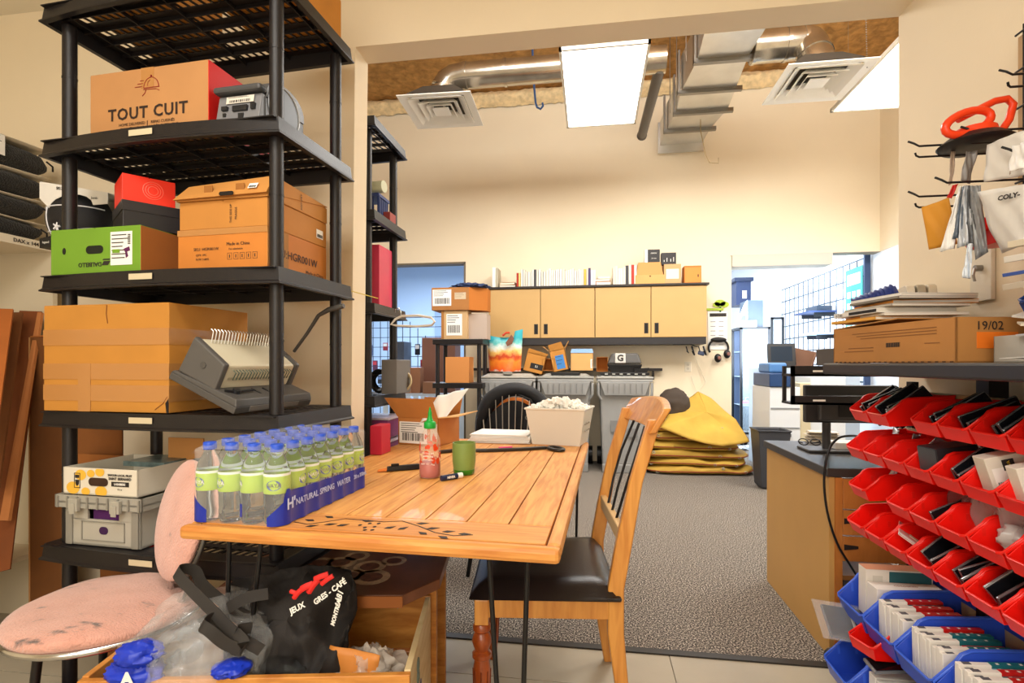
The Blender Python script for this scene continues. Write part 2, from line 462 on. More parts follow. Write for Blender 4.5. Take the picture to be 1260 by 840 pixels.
# round spiral ducts from the square trunk to each diffuser
GALV = M('c8c2b4', 0.24, 0.95, var=0.25, scale=7)
GALV2 = M('d4d2cc', 0.36, 0.85, var=0.12, scale=4)
def round_duct(label, pts, r, seams):
    t = thing('round_duct', label, 'duct', pts[0])
    p0 = Vector(pts[0]); L = [Vector(p) - p0 for p in pts]
    g = G(); g.tube(L, r, 20); P('pipe', g, GALV, t, smooth=35)
    for a, b, f in seams:
        q = L[a].lerp(L[b], f); d = (L[b] - L[a]).normalized() * .012
        g = G(); g.cyl(q - d, q + d, r + .007, n=20); P('joint_collar', g, GALV, t, smooth=35)
    return t
def arc3(p, q, c, n=5):   # quadratic bend
    p, q, c = Vector(p), Vector(q), Vector(c)
    return [p*(1-t)**2 + c*2*t*(1-t) + q*t*t for t in [i/n for i in range(n+1)]]
zd = 3.86
DY = ca.y + .02
a0 = at(560, 96, Y=DY); zd = a0.z; r1 = .105
pts = [Vector((ca.x, ca.y, ZC + .165)), Vector((ca.x, ca.y, ZC + .2))] + arc3((ca.x, ca.y, zd - .16), (ca.x + .18, ca.y, zd), (ca.x, ca.y, zd), 4)
xend = at(800, 60, Y=DY).x + .12
pts += [Vector((ca.x + .8, ca.y, zd)), Vector((xend, ca.y, zd))]
round_duct('round galvanised duct running left from the square duct to the left diffuser', pts, r1, [(6, 7, .05), (6, 7, .6), (7, 8, .35), (1, 2, .3)])
# square trunk duct: stepped sections descending in size away from camera
zt0 = at(940, 36, Y=3.7).z
t = thing('square_trunk_duct', 'long square galvanised trunk duct hanging down the middle of the back room', 'duct', (0, 0, 0))
def seg(u0a, u1a, va, u0b, u1b, vb, z, hh, nm='duct_section'):
    A = at(u0a, va, Z=z); B = at(u1a, va, Z=z); Cc = at(u1b, vb, Z=z); D = at(u0b, vb, Z=z)
    B.y = A.y; Cc.y = D.y
    g = G(); h = Vector((0, 0, hh))
    g.hexa([A, B, Cc, D, A+h, B+h, Cc+h, D+h]); P(nm, g, GALV2, t)
    return A, B, Cc, D
sec = [(868, 942, 36, 858, 918, 74), (858, 918, 74, 838, 903, 112), (838, 903, 112, 832, 893, 138), (832, 893, 138, 820, 873, 160), (820, 873, 160, 812, 862, 178)]
zz = 3.62
g0 = []
for i, (a, b, c, d, e, f_) in enumerate(sec):
    q = seg(a, b, c, d, e, f_ + 0.6, zz, .34 - .02*i); g0.append(q)
    if i >= 1:
        A, B = q[0], q[1]
        g = G(); g.box(A.x - .03, B.x + .05, A.y - .02, A.y + .02, zz - .035, zz + .004); g.box(A.x - .03, A.x - .012, A.y - .03, A.y + .03, zz - .03, zz + .36)
        P('hanger_strap', g, M('8d8a84', 0.4, 0.9), t)
A, B, Cc, D = g0[-1]
g = G(); g.box(D.x - .02, Cc.x + .02, D.y - .002, D.y + .02, zz - .09, zz + .26); P('end_cap', g, GALV2, t)
for x in (A.x - .02, B.x + .03):
    for q in g0[1:4]:
        g = G(); g.cyl((x, q[0].y, zz), (x, q[0].y, ZT + .15), .004, n=6); P('threaded_rod', g, STEEL, t)
# right branch with elbow
DY2 = cb.y + .1
pr = at(925, 58, Y=DY2); zr = pr.z; rr2 = .125
pts = [Vector((pr.x, DY2, zr)), Vector((at(985, 56, Y=DY2).x, DY2, zr))] + arc3((at(990, 56, Y=DY2).x, DY2, zr), (cb.x, cb.y, zr - .2), (cb.x, DY2, zr), 4) + [Vector((cb.x, cb.y, ZC + .165))]
round_duct('fat shiny round duct with an elbow over the right diffuser', pts, rr2, [(0, 1, .04), (0, 1, .7), (1, 2, .5), (5, 6, .5)])
# grey pipe and hanging blue hook, wires
p0 = at(812, 84, Y=4.4); p1 = at(790, 166, Y=5.4)
g = G(); g.cyl(p0, p1, .045, n=14); g.cyl(p1, p1 + (p1-p0).normalized()*.02, .05, n=14)
tag(P('drain_pipe', g, M('5b554e', 0.4), smooth=40), 'dark grey pipe sloping down beside the square duct', 'pipe')
def hook_pts(u, v0, v1, Y):
    a = at(u, v0, Y=Y); b = at(u + 3, v1, Y=Y)
    return [a, a.lerp(b, .5), b, b + Vector((.015, 0, -.05)), b + Vector((.05, 0, -.07)), b + Vector((.075, 0, -.04)), b + Vector((.07, 0, -.01))]
g = G(); g.tube([Vector((at(655, 92, Y=5.3).x, 5.3, ZT + .17))] + hook_pts(656, 92, 126, 5.3), .011, 7); tag(P('cable_hook', g, M('33527f', 0.5), smooth=50), 'blue cable hook hanging from the ceiling left of the light box', 'hook')
g = G(); a = at(862, 160, Y=5.6); b = at(868, 190, Y=5.6); g.tube([Vector((a.x, 5.6, ZT + .17)), a, b, at(873, 200, Y=5.6), at(884, 201, Y=5.6), at(884, 194, Y=5.6)], .004, 5)
tag(P('loose_wire', g, M('b39a66', 0.5)), 'thin wire hanging under the end of the square duct', 'wire')
g = G()
for i in range(22):
    p = at(1065.5 + i*.07, 22 + i*2.9, Y=4.2); g.ball(p, .005, 5, 4)
tag(P('bead_chain', g, STEEL), 'fine bead chain hanging above the right diffuser', 'chain')
# ================================================================== plastic storage racks
RW_, RD_ = 0.77, 0.33
SHZ = [2.285, 1.85, 1.415, 0.98, 0.55]
RK = Frame((-.931, 1.458, 0), R(-3.5))
def shelf_geo():
    x0, x1, y0, y1 = -RW_ - .055, .04, -.045, RD_ + .045
    n = 14
    def edge(z, grow=0.0):
        pts = []
        for i in range(n + 1):
            t = i / n; pts.append((x0 - grow + (x1 - x0 + 2*grow)*t, y0 - grow - 0.028*(1 - (2*t-1)**2), z))
        for a in range(1, 4): pts.append((x1 + grow - (0 if a < 3 else 0), y0 - grow + (y1 - y0 + 2*grow)*a/3, z))
        pts += [(x0 - grow, y1 + grow, z), (x0 - grow, (y0+y1)/2, z)]
        return pts
    rim = G()
    L = [edge(-.05, .006), edge(-.045, .006), edge(-.04, .0), edge(0, -.004), edge(-.002, -.016), edge(-.05, -.01)]
    k = len(L[0]); vs = [p for l in L for p in l]; fs = []
    for a in range(len(L)):
        b = (a + 1) % len(L)
        fs += [(a*k + i, a*k + (i+1) % k, b*k + (i+1) % k, b*k + i) for i in range(k)]
    rim.add(vs, fs)
    deck = G(); zt, zb = -.002, -.005
    # bands of slots: solid strips along x, short bars across
    ys = [y0 + .008, y0 + .05]
    rows = 5; rh = (y1 - .012 - (y0 + .05)) / rows
    deck.box(x0 + .01, x1 - .01, y0 - .012, y0 + .05, zb, zt)
    for r in range(rows):
        ya = y0 + .05 + r*rh
        deck.box(x0 + .01, x1 - .01, ya + rh*.62, ya + rh, zb, zt)
        m = 26; w = (x1 - x0 - .1) / m
        deck.box(x0 + .01, x0 + .05, ya, ya + rh*.62, zb, zt); deck.box(x1 - .05, x1 - .01, ya, ya + rh*.62, zb, zt)
        for i in range(m + 1):
            xx = x0 + .05 + i*w
            deck.hexa([(xx - .004, ya, zb), (xx + .005, ya, zb), (xx + .015, ya + rh*.62, zb), (xx + .006, ya + rh*.62, zb),
                       (xx - .004, ya, zt), (xx + .005, ya, zt), (xx + .015, ya + rh*.62, zt), (xx + .006, ya + rh*.62, zt)])
    for r in range(rows + 1):   # ribs below
        ya = y0 + .05 + r*rh
        deck.box(x0 + .02, x1 - .02, ya - .002, ya + .002, -.018, zb)
    for i in range(5):
        xx = x0 + .06 + i*(x1 - x0 - .12)/4; deck.box(xx - .002, xx + .002, y0, y1 - .01, -.018, zb)
    return rim, deck
def make_rack(name, label, loc, rz, shelves=SHZ, stickers=True):
    t = thing(name, label, 'shelf', loc, rz)
    rim, deck = shelf_geo()
    first = None
    for k, z in enumerate(shelves):
        if first is None:
            sh = P('shelf', rim, BLACKP, t, smooth=40); sh.location = (0, 0, z)
            P('deck', deck, DARKP, sh); first = sh
        else:
            sh = first.copy(); COL.objects.link(sh); sh.location = (0, 0, z)
            d = first.children[0].copy(); COL.objects.link(d); d.parent = sh
    if stickers:
        for sh in [c for c in t.children]:
            sticker(sh, (-.41, -.0745, -.02), (1, 0, 0), (0, 0, 1), .085, .018, M('cdbf9f', 0.7), 'paper_label')
    zs = sorted(shelves + [0.0])
    for x in (0, -RW_):
        for y in (0, RD_):
            g = G()
            for a, b in zip(zs[:-1], zs[1:]):
                b2 = b - .045
                g.cyl((x, y, a), (x, y, b2), .0205, n=14)
                g.cyl((x, y, (a+b)/2), (x, y, (a+b)/2 + .006), .0215, n=14)
            P('post', g, BLACKP, t, smooth=40)
    return t
rack = make_rack('storage_rack', 'tall black plastic shelving unit in the left foreground loaded with cardboard boxes', RK.loc, RK.rz)
RK2 = Frame((0, 0, 0), 0)
# the second rack stands back to back behind the partition, its right end showing past the jamb
pe = at(484, 300, Y=2.70)
rack2 = make_rack('storage_rack', 'second black plastic shelving unit seen end-on just behind the door jamb', (pe.x - RW_, 2.70, 0), R(180), stickers=False)

# ------------------------------------------------------------------ cardboard boxes
def card_box(label, loc, rz, w, d, h, mat=CARD, name='cardboard_box', group=None, tape=True, rot=None, cat='box', seam='y'):
    """closed carton; origin at the base centre, front towards -y"""
    t = thing(name, label, cat, loc, rz, group, rot)
    g = G(); g.box(-w/2, w/2, -d/2, d/2, 0, h - .003); P('body', g, mat, t, bevel=.002)
    for s in (-1, 1):
        g = G()
        if seam == 'x': g.box(-w/2 + .001, w/2 - .001, s*.0015, s*(d/2 - .001), h - .0035, h)
        else: g.box(s*.0015, s*(w/2 - .001), -d/2 + .001, d/2 - .001, h - .0035, h)
        P('flap', g, mat, t)
    if tape:
        g = G(); tw = .024
        if seam == 'x':
            g.box(-w/2 - .0008, w/2 + .0008, -tw, tw, h, h + .0006)
            g.box(w/2, w/2 + .0008, -tw, tw, h*.75, h); g.box(-w/2 - .0008, -w/2, -tw, tw, h*.75, h)
        else:
            g.box(-tw, tw, -d/2 - .0008, d/2, h, h + .0006); g.box(-tw, tw, -d/2 - .0008, -d/2, h*.7, h)
        P('tape', g, TAPE, t)
    return t
def on(F, y, u0, u1, vt, z0, depth, vb=None):
    """front face of a box in frame F at local depth y between pixel columns u0..u1, resting at z0, top at vt"""
    um = (u0 + u1)/2
    a = F.hit(u0, vt, y=y); b = F.hit(u1, vt, y=y); zt = F.hit(um, vt, y=y).z
    c = F.w(((a.x + b.x)/2, y + depth/2, z0))
    return c, b.x - a.x, zt - z0
BLK = M('1f1d1e', 0.7, var=.1)

# --- top shelf
c, w, h = on(RK, -.02, 91, 186, -60, 2.287, .3)
b = card_box('brown carton with a barcode label at the left end of the top rack shelf', c, RK.rz, w, .3, h, CARD)
sticker(b, (-.02, -.151, .05), (1,0,0), (0,0,1), .11, .09, PAPER, bars=3, lines=3)
b = card_box('plain brown carton at the right rear end of the top rack shelf', RK.w((-.13, .18, 2.287)), RK.rz, .27, .36, .17, M('c9852f', .8, var=.1))

# --- meal kit carton
c, w, h = on(RK, -.01, 111, 256, 83, 1.852, .3)
b = card_box('brown carton printed TOUT CUIT with bright red side panel, second shelf', c, RK.rz, w, .30, h, M('b98552', .8, var=.06))
MAR = M('8a1f16', .7); BRN = M('2e1d14', .7)
g = G(); g.box(w/2, w/2 + .0025, -.149, .149, .001, h - .001); P('red_side_panel', g, M('d31913', .6), b)
yf = -.1507
lettering(b, 'TOUT CUIT', .052, (.0, yf, h*.34), mat=BRN, bold=.0012, sp=1.12)
lettering(b, 'HOME DELIVERED', .0125, (-.058, yf, h*.185), mat=BRN); lettering(b, 'QUALITY MEALS', .0125, (-.058, yf, h*.12), mat=BRN)
lettering(b, 'REPAS CUISINÉS', .0125, (.058, yf, h*.185), mat=BRN); lettering(b, 'LIVRÉS CHEZ VOUS', .0125, (.062, yf, h*.12), mat=BRN)
g = G(); g.box(-.0012, .0012, yf - .0004, yf, h*.09, h*.215)
P('divider_line', g, BRN, b)
g = G(); X0, Z0 = .015, h*.70   # cloche with speed lines
g.tube([(X0 + .028*math.cos(t), yf, Z0 + .032*math.sin(t)) for t in [math.pi*i/12 for i in range(13)]], .0014, 4)
g.tube([(X0 - .028, yf, Z0), (X0 + .03, yf, Z0)], .0014, 4); g.tube([(X0 - .03, yf, Z0 - .004), (X0 + .018, yf, Z0 - .006), (X0+.03, yf, Z0-.012)], .0012, 4)
g.tube([(X0 - .014, yf, Z0 + .006), (X0 - .012, yf, Z0 + .018), (X0 - .004, yf, Z0 + .024)], .001, 4)
for i, z in enumerate((.006, .015, .024)): g.tube([(X0 - .062 + i*.01, yf, Z0 + z), (X0 - .034 + i*.003, yf, Z0 + z)], .0012, 4)
g.tube([(X0 - .02, yf, Z0 - .006), (X0 - .024, yf, Z0 - .016), (X0 - .034, yf, Z0 - .024)], .0012, 4)
g.ball((X0, yf, Z0 + .036), .0035, 6, 4); P('cloche_emblem', g, MAR, b)

# --- label printer
c = RK.w((-.115, .085, 1.852))
pr_ = thing('label_printer', 'grey and black desktop label printer right of the meal carton', 'printer', c, RK.rz)
PG = M('4a4a4b', .4); PD = M('1c1d20', .35)
pw_, pd_ = .155, .22
g = G(); g.box(-pw_/2, pw_/2, -pd_/2 + .02, pd_/2, 0, .085); P('body', g, PG, pr_, bevel=.006)
g = G()  # rounded lid dome seen on the side
g.surf(lambda a, b_: Vector((-pw_/2 + pw_*a, -pd_/2 + .03 + .095 - .095*math.cos(math.pi*b_), .085 + .072*math.sin(math.pi*b_)**.7)), 4, 14)
for s in (-1, 1):
    pts = [(s*pw_/2, -pd_/2 + .125 - .095*math.cos(math.pi*i/14), .085 + .072*math.sin(math.pi*i/14)**.7) for i in range(15)]
    g.add(pts, [tuple(range(15))])
P('lid', g, M('5a5a5a', .35), pr_, smooth=40)
g = G(); g.hexa([(-pw_/2+.003, -pd_/2, .012), (pw_/2-.003, -pd_/2, .012), (pw_/2-.003, -pd_/2+.03, .012), (-pw_/2+.003, -pd_/2+.03, .012),
                 (-pw_/2+.003, -pd_/2+.015, .09), (pw_/2-.003, -pd_/2+.015, .09), (pw_/2-.003, -pd_/2+.03, .09), (-pw_/2+.003, -pd_/2+.03, .09)])
P('front_panel', g, M('77777a', .4), pr_, bevel=.003)
g = G(); g.box(-pw_/2 - .004, pw_/2 + .004, -pd_/2 - .006, -pd_/2 + .03, .092, .112); P('top_bar', g, PG, pr_, bevel=.008)
sticker(pr_, (.004, -pd_/2 + .008, .073), (1,0,0), (0,.15,1), .095, .022, M('d6cfc2', .7), bars=4, lines=2)
for x, ww, z, hh in ((-.045, .02, .047, .012), (.008, .05, .044, .016), (.052, .014, .047, .018), (.012, .018, .02, .016), (-.045, .01, .027, .01)):
    g = G(); g.box(x - ww/2, x + ww/2, -pd_/2 - .001, -pd_/2 + .012, z - hh/2, z + hh/2); P('port', g, PD, pr_)
g = G(); cc = (pw_/2 + .0, .005, .085)
g.tube([(pw_/2 + .001, .005 + .075*math.cos(t), .078 + .07*math.sin(t)) for t in [2*math.pi*i/28 for i in range(28)]], .0035, 6, closed=True); P('side_ring', g, M('b9bcbf', .3), pr_, smooth=60)
g = G(); g.cyl((pw_/2 - .001, .005, .078), (pw_/2 + .0015, .005, .078), .069, n=28); P('side_disc', g, PD, pr_)

# --- third shelf: green shoe box etc.
z3 = 1.417
c, w, h = on(RK, -.04, 62.5, 173, 280, z3, .3)
GR = M('6f9a28', .6, var=.04)
b = card_box('green shoe carton with oval hand hole and upside-down lettering, left end of the third shelf', c, RK.rz, w, .3, h, GR, tape=False)
g = G(); g.box(w/2, w/2 + .0015, -.15, .15, .001, h - .002); P('brown_side', g, M('a9642a', .8), b)
yf = -.1505
def stadium(cx, cz, w2, h2, y, n=8):
    r = h2/2; pts = []
    for i in range(n+1): t = -math.pi/2 + math.pi*i/n; pts.append((cx + w2/2 - r + r*math.cos(t), y, cz + r*math.sin(t)))
    for i in range(n+1): t = math.pi/2 + math.pi*i/n; pts.append((cx - w2/2 + r + r*math.cos(t), y, cz + r*math.sin(t)))
    return pts
g = G(); g.slab(stadium(.0, h*.52, .068, .026, yf), (0,-1,0), .0004); P('hand_hole', g, M('1a1c0d', .9), b)
g = G(); g.slab([(-.12 + .007*math.cos(t), yf, h*.52 + .011*math.sin(t)) for t in [2*math.pi*i/12 for i in range(12)]], (0,-1,0), .0004); P('vent_hole', g, M('1a1c0d', .9), b)
lettering(b, 'DALBELLO', .019, (-.018, yf, h*.2), xd=(-1,0,0), yd=(0,0,-1), mat=PRINT, bold=.0005)
g = G(); g.slab([(.027, yf, h*.17), (.052, yf, h*.17), (.062, yf, h*.26), (.036, yf, h*.26)], (0,-1,0), .0004); g.slab([(.03, yf, h*.28), (.058, yf, h*.28), (.062, yf, h*.31), (.035, yf, h*.31)], (0,-1,0), .0004); P('emblem', g, PRINT, b)
st = sticker(b, (.103, yf, h*.52), (1,0,0), (0,0,1), .082, h*.72, PAPER, lines=7)
g = G(); yy = yf - .0011
g.slab([(.112, yy, h*.5), (.134, yy, h*.55), (.137, yy, h*.46), (.126, yy, h*.44), (.130, yy, h*.34), (.121, yy, h*.3), (.119, yy, h*.42)], (0,-1,0), .0003); P('boot_picture', g, M('5b1c4f', .7), b)
g = G(); g.box(.07, .098, yy - .0003, yy, h*.42, h*.5); P('green_band', g, GR, b)
for k in range(14):
    g = G() if k == 0 else g; g.box(.128, .138, yy - .0003, yy, h*(.60 + k*.016), h*(.60 + k*.016) + (.0008 if k % 3 else .0018))
P('barcode', g, PRINT, b)

# black lidded box and orange-red box, both turned with a corner to the room
def turned(label, u, vt, vb, zb, ang, w, d, h, mat, y):
    p = RK.hit(u, vb, y=y); p.z = zb
    a = RK.rz + ang
    c = RK.w(p) + Matrix.Rotation(a, 3, 'Z') @ Vector((w/2, d/2, 0))   # corner nearest the viewer is (-w/2,-d/2)
    return card_box(label, c, a, w, d, h, mat, tape=False)
zg = z3 + h + .001
b = turned('flat black shoe box lying on the green carton', 151, 247, 280, zg, R(56), .17, .20, .083, M('1d1a1c', .45), -.035)
g = G(); g.box(-.087, .087, -.102, .102, .053, .0845); P('lid', g, M('242022', .4), b)
b2 = turned('bright orange-red box on top of the black shoe box', 150, 213, 247, zg + .0855, R(56), .145, .155, .085, M('f2321a', .45), -.03)
g = G()
for rr in (.014, .021, .028): g.tube([(rr*math.cos(t) + .01, -.078, .045 + rr*math.sin(t)) for t in [2*math.pi*i/20 for i in range(20)]], .0012, 4, closed=True)
P('embossed_rings', g, M('f8705a', .4), b2)

# basketball in its white open display carton
p = RK.hit(98, 232, y=.25); zb_ = zg
bx = thing('ball_carton', 'white open-fronted carton holding a black basketball', 'box', RK.w((p.x + .085, .26, zb_)), RK.rz + R(0))
Wb, Db, Hb = .31, .20, .235
g = G(); g.box(-Wb/2, Wb/2, Db/2 - .003, Db/2, 0, Hb); P('back_panel', g, M('e9e6e0', .5), bx)
g = G(); g.hexa([(-Wb/2, -Db/2, Hb + .01), (Wb/2, -Db/2, Hb - .052), (Wb/2, Db/2, Hb - .052), (-Wb/2, Db/2, Hb + .01),
                 (-Wb/2, -Db/2, Hb + .013), (Wb/2, -Db/2, Hb - .049), (Wb/2, Db/2, Hb - .049), (-Wb/2, Db/2, Hb + .013)]); P('top_panel', g, M('e9e6e0', .5), bx)
pts = [(-Wb/2, -Db/2, Hb + .01), (Wb/2, -Db/2, Hb - .052), (Wb/2, -Db/2, Hb - .09)]
for i in range(9):
    t = math.pi*(i/8); pts.append((.09 + -.10*(1 - math.cos(t)) , -Db/2, Hb - .09 + .045*math.sin(t)))
pts += [(-Wb/2, -Db/2, Hb - .05)]
g = G(); g.slab(pts, (0,-1,0), .002); P('front_header', g, M('e9e6e0', .5), bx)
lettering(bx, 'SKLZ', .013, (-.06, -Db/2 - .0025, Hb - .02), xd=(1,0,-.2), mat=BLK, bold=.0004)
lettering(bx, 'Jumbo', .012, (.10, -Db/2 - .0025, Hb - .066), xd=(1,0,-.2), mat=BLK)
g = G(); g.slab([(-Wb/2, -Db/2, 0), (-.02, -Db/2, 0), (-.02, -Db/2, .055), (-Wb/2, -Db/2, .035)], (0,-1,0), .002); g.box(-Wb/2, Wb/2, -Db/2, Db/2, 0, .002); P('front_lip', g, M('191819', .5), bx)
lettering(bx, 'legend', .012, (-.125, -Db/2 - .0025, .02), mat=WHITE)
bc = RK.w((p.x + .01, .245, zb_ + .125))
ball = thing('basketball', 'black basketball with white seams in the white carton', 'ball', (bc.x, bc.y, zb_ + .003), RK.rz)
br = .118
g = G(); g.ball((0, 0, br), br, 32, 20, (1, .8, 1)); P('cover', g, M('17171c', .55, bump=.3, bscale=500), ball, smooth=80)
g = G()
def sph(f): return [Vector((br*1.004*x, .8*br*1.004*y, br + br*1.004*z)) for x, y, z in f]
g.tube(sph([(math.sin(t), -math.cos(t), .32*math.cos(t*1.2)) if 0 else (Vector((math.sin(t), -math.cos(t), .28)).normalized()) for t in [R(-90 + 7.5*i) for i in range(25)]]), .0028, 5)
g.tube(sph([Vector((math.sin(t), -math.cos(t)*.9, -.55 + .9*abs(math.sin(t))**2*.2)).normalized() for t in [R(-90 + 7.5*i) for i in range(25)]]), .0028, 5)
g.tube(sph([Vector((-.45, -math.cos(t), math.sin(t))).normalized() for t in [R(-85 + 7*i) for i in range(25)]]), .0028, 5)
P('seam', g, M('e8e8ec', .5), ball, smooth=80)
g = G()
for k in range(5):
    t = 2*math.pi*k/5; q = [(.005, -.8*1.02, -.38), (.005 + .13*math.cos(t), -.8*1.02, -.38 + .13*math.sin(t))]
    g.tube([Vector((q[0][0]*br, -.8*br*.93, br*(1 + q[0][2]))), Vector((q[1][0]*br, -.8*br*.93, br*(1 + q[1][2])))], .004, 5)
P('star_emblem', g, M('e8e8ec', .5), ball)

# three flat cartons at the right end of the third shelf
def flat_print(b, w, d, h, txts):
    for (side, s, sz, x, z) in txts:
        if side == 'f': lettering(b, s, sz, (x, -d/2 - .0008, z), mat=PRINT)
        else: lettering(b, s, sz, (w/2 + .0012, x, z), xd=(0,1,0), mat=PRINT)
OR1 = M('c98340', .75, var=.08)
y0 = -.005
c, w, h = on(RK, y0, 219, 329, 281, z3, .32)
b = card_box('lowest of three cartons on the third shelf, printed with an SKU and handling icons', c, RK.rz, w, .32, h, M('c77a2e', .7, var=.1), tape=False)
g = G(); g.box(-w/2 - .001, w/2 + .0015, -.1615, -.16, h*.86, h + .0006); g.box(w/2, w/2+.0015, -.16, -.06, h*.1, h); P('tape', g, TAPE, b)
flat_print(b, w, .32, h, [('f', 'SKU: HGR001W', .013, -.055, h*.52), ('f', 'QTY: 1PC', .009, -.072, h*.38), ('f', 'N.W: 3.6KG', .009, -.068, h*.28), ('f', 'Made in China', .014, .058, h*.62), ('f', 'For submission', .008, .05, h*.5), ('s', 'SKU:HGR001W', .036, -.02, h*.45), ('s', 'Made in China', .018, .085, h*.16)])
for k in range(5):
    g = G(); x = .02 + k*.022; z = h*.33
    for a, bb, cc_, dd in ((x, x+.016, z-.01, z-.009), (x, x+.016, z+.009, z+.01), (x, x+.001, z-.01, z+.01), (x+.015, x+.016, z-.01, z+.01), (x+.006, x+.009, z-.005, z+.005)): g.box(a, bb, -.1606, -.1602, cc_, dd)
    P('handling_icon', g, PRINT, b)
h1 = h
c, w, h = on(RK, y0, 221, 329, 246, z3 + h1 + .001, .32)
b = card_box('middle of three cartons on the third shelf, plain tan with a side barcode', c, RK.rz, w, .32, h, M('bf8038', .75, var=.08), tape=False)
sticker(b, (w/2 + .0012, .115, h*.45), (0,1,0), (0,0,1), .04, .03, PAPER, bars=5)
lettering(b, 'THIS SIDE UP', .010, (.03, -.161, h*.5), xd=(0,0,1), yd=(-1,0,0), mat=PRINT)
lettering(b, 'FRAGILE', .010, (.048, -.161, h*.5), xd=(0,0,1), yd=(-1,0,0), mat=PRINT)
h2 = h
zt_ = z3 + h1 + h2 + .002
c, w, h = on(RK, y0, 219, 330, 220, zt_, .32)
b = thing('cardboard_box', 'topmost of three cartons on the third shelf, a low die-cut tray with a sloping lid', 'box', c, RK.rz)
hh = .055; m_ = M('c2853f', .75, var=.08)
g = G(); g.hexa([(-w/2, -.17, 0), (w/2, -.165, 0), (w/2, .16, 0), (-w/2, .16, 0), (-w/2 + .02, -.13, hh), (w/2, -.13, hh + .012), (w/2, .16, hh), (-w/2 + .02, .16, hh)]); P('body', g, m_, b, bevel=.002)
g = G(); g.hexa([(-w/2 - .002, -.178, .004), (w/2 + .002, -.172, .010), (w/2 + .002, -.166, .010), (-w/2 - .002, -.172, .004), (-w/2 + .018, -.137, hh + .001), (w/2 + .003, -.135, hh + .016), (w/2 + .003, .16, hh + .004), (-w/2 + .018, .16, hh + .003)]); P('lid', g, m_, b)
g = G(); g.slab(stadium(.03, .012, .05, .012, -.1775), (0,-1,0), .002); P('thumb_notch', g, M('1d140c', .9), b)
g = G(); g.box(-.06, -.03, -.165, -.163, .02, .045); g.box(.05, .08, -.163, -.161, .02, .045); P('glue_tab', g, M('9a6226', .8), b)
sticker(b, (.11, -.163, .035), (1,0,0), (0,.6,1), .03, .02, PAPER, bars=5)
lettering(b, 'KEEP DRY', .012, (w/2 + .0045, .0, .03), xd=(0,0,1), yd=(0,-1,0), mat=PRINT)

# --- fourth shelf: big taped carton
z4 = .982
c, w, h = on(RK, -.055, 54, 208, 374, z4, .34)
b = card_box('large battered carton with brown tape filling the left of the fourth shelf', c, RK.rz, w, .34, h, M('bf8233', .75, var=.07), tape=False)
for z in (h*.10, h*.30, h*.62):
    g = G(); g.box(-w/2 - .001, w/2 + .001, -.1715, -.1705, z, z + .05); g.box(w/2, w/2 + .001, -.17, .12, z, z+.05); P('tape', g, TAPE, b)
g = G(); g.box(-.10, -.052, -.1722, -.1714, .0, h*.45); P('tape', g, TAPE, b)
g = G(); g.slab([(w/2 - .008, -.1712, .0), (w/2 + .0, -.1712, .0), (w/2 + .0, -.1712, .045), (w/2 - .012, -.1712, .03)], (0,-1,0), .0006); P('torn_corner', g, M('1d1410', .9), b)
g = G(); g.tube([(.01, -.1715, h - .003), (.008, -.1715, h - .03), (.013, -.1715, h - .06)], .0012, 4); g.tube([(w/2 - .05, -.1715, .01), (w/2 - .02, -.1715, .03), (w/2 - .005, -.1715, .05)], .0012, 4); P('crease', g, CARDD, b)

# --- comb binding machine, leaning back on the carton
A = RK.w(RK.hit(287, 510, z=.985)); A.z = z4 + .003
bm_ = thing('binding_machine', 'grey and cream comb binding machine tilted against the big carton', 'machine', A, 0, rot=(0, R(25), RK.rz))
DG = M('4d4a47', .45); CR = M('d8cfb4', .45)
g = G(); g.box(-.245, 0, 0, .375, .0, .022); g.hexa([(-.245, 0, .022), (0, 0, .022), (0, .375, .022), (-.245, .375, .022), (-.24, .004, .03), (-.012, .004, .042), (-.012, .371, .042), (-.24, .371, .03)]); P('base', g, DG, bm_, bevel=.003)
g = G(); g.box(-.0005, .0012, .06, .30, .006, .022); P('waste_tray', g, M('77736e', .4), bm_)
x0, x1 = -.225, -.095
g = G(); g.hexa([(x0, .028, .034), (x1, .028, .034), (x1, .345, .034), (x0, .345, .034), (x0 + .008, .028, .145), (x1 + .002, .028, .112), (x1 + .002, .345, .112), (x0 + .008, .345, .145)]); P('housing', g, CR, bm_, bevel=.006)
for ya, yb in ((.004, .027), (.346, .369)):
    g = G(); g.hexa([(x0 - .004, ya, .032), (x1 + .006, ya, .032), (x1 + .006, yb, .032), (x0 - .004, yb, .032), (x0 + .006, ya, .15), (x1 + .006, ya, .117), (x1 + .006, yb, .117), (x0 + .006, yb, .15)]); P('end_panel', g, M('565350', .45), bm_, bevel=.006)
g = G(); g.cyl((-.155, .002, .085), (-.155, .006, .085), .010, n=14); P('dial', g, DG, bm_, smooth=40)
g = G(); gd = G()
for i in range(21):
    y = .05 + i*.0135
    g.tube([(x0 + .03, y, .138), (x0 + .022, y, .175), (x0 + .012, y, .178)], .0016, 5)
    gd.tube([(x1 + .003, y, .098), (x1 + .016, y, .094), (x1 + .014, y, .07)], .0015, 5)
P('wire_teeth', g, M('d9d6cc', .3, .6), bm_); P('comb_hooks', gd, M('4e6054', .4, .4), bm_)
g = G(); g.box(x1, x1 + .003, .045, .33, .064, .072); P('slot', g, M('b8ae92', .5), bm_)
g = G(); g.tube([(-.07, .02, .042), (-.05, .05, .046), (-.055, .12, .046)], .004, 6); g.cyl((-.055, .05, .04), (-.055, .05, .052), .012, n=12)
for y in (.14, .19, .24): g.box(-.075, -.04, y, y + .006, .036, .042)
P('depth_gauge', g, PD, bm_, smooth=40)['kind'] = 'stuff'
lm = bm_.matrix_basis.inverted() if False else (Matrix.Translation(A) @ Euler((0, R(25), RK.rz)).to_matrix().to_4x4()).inverted()
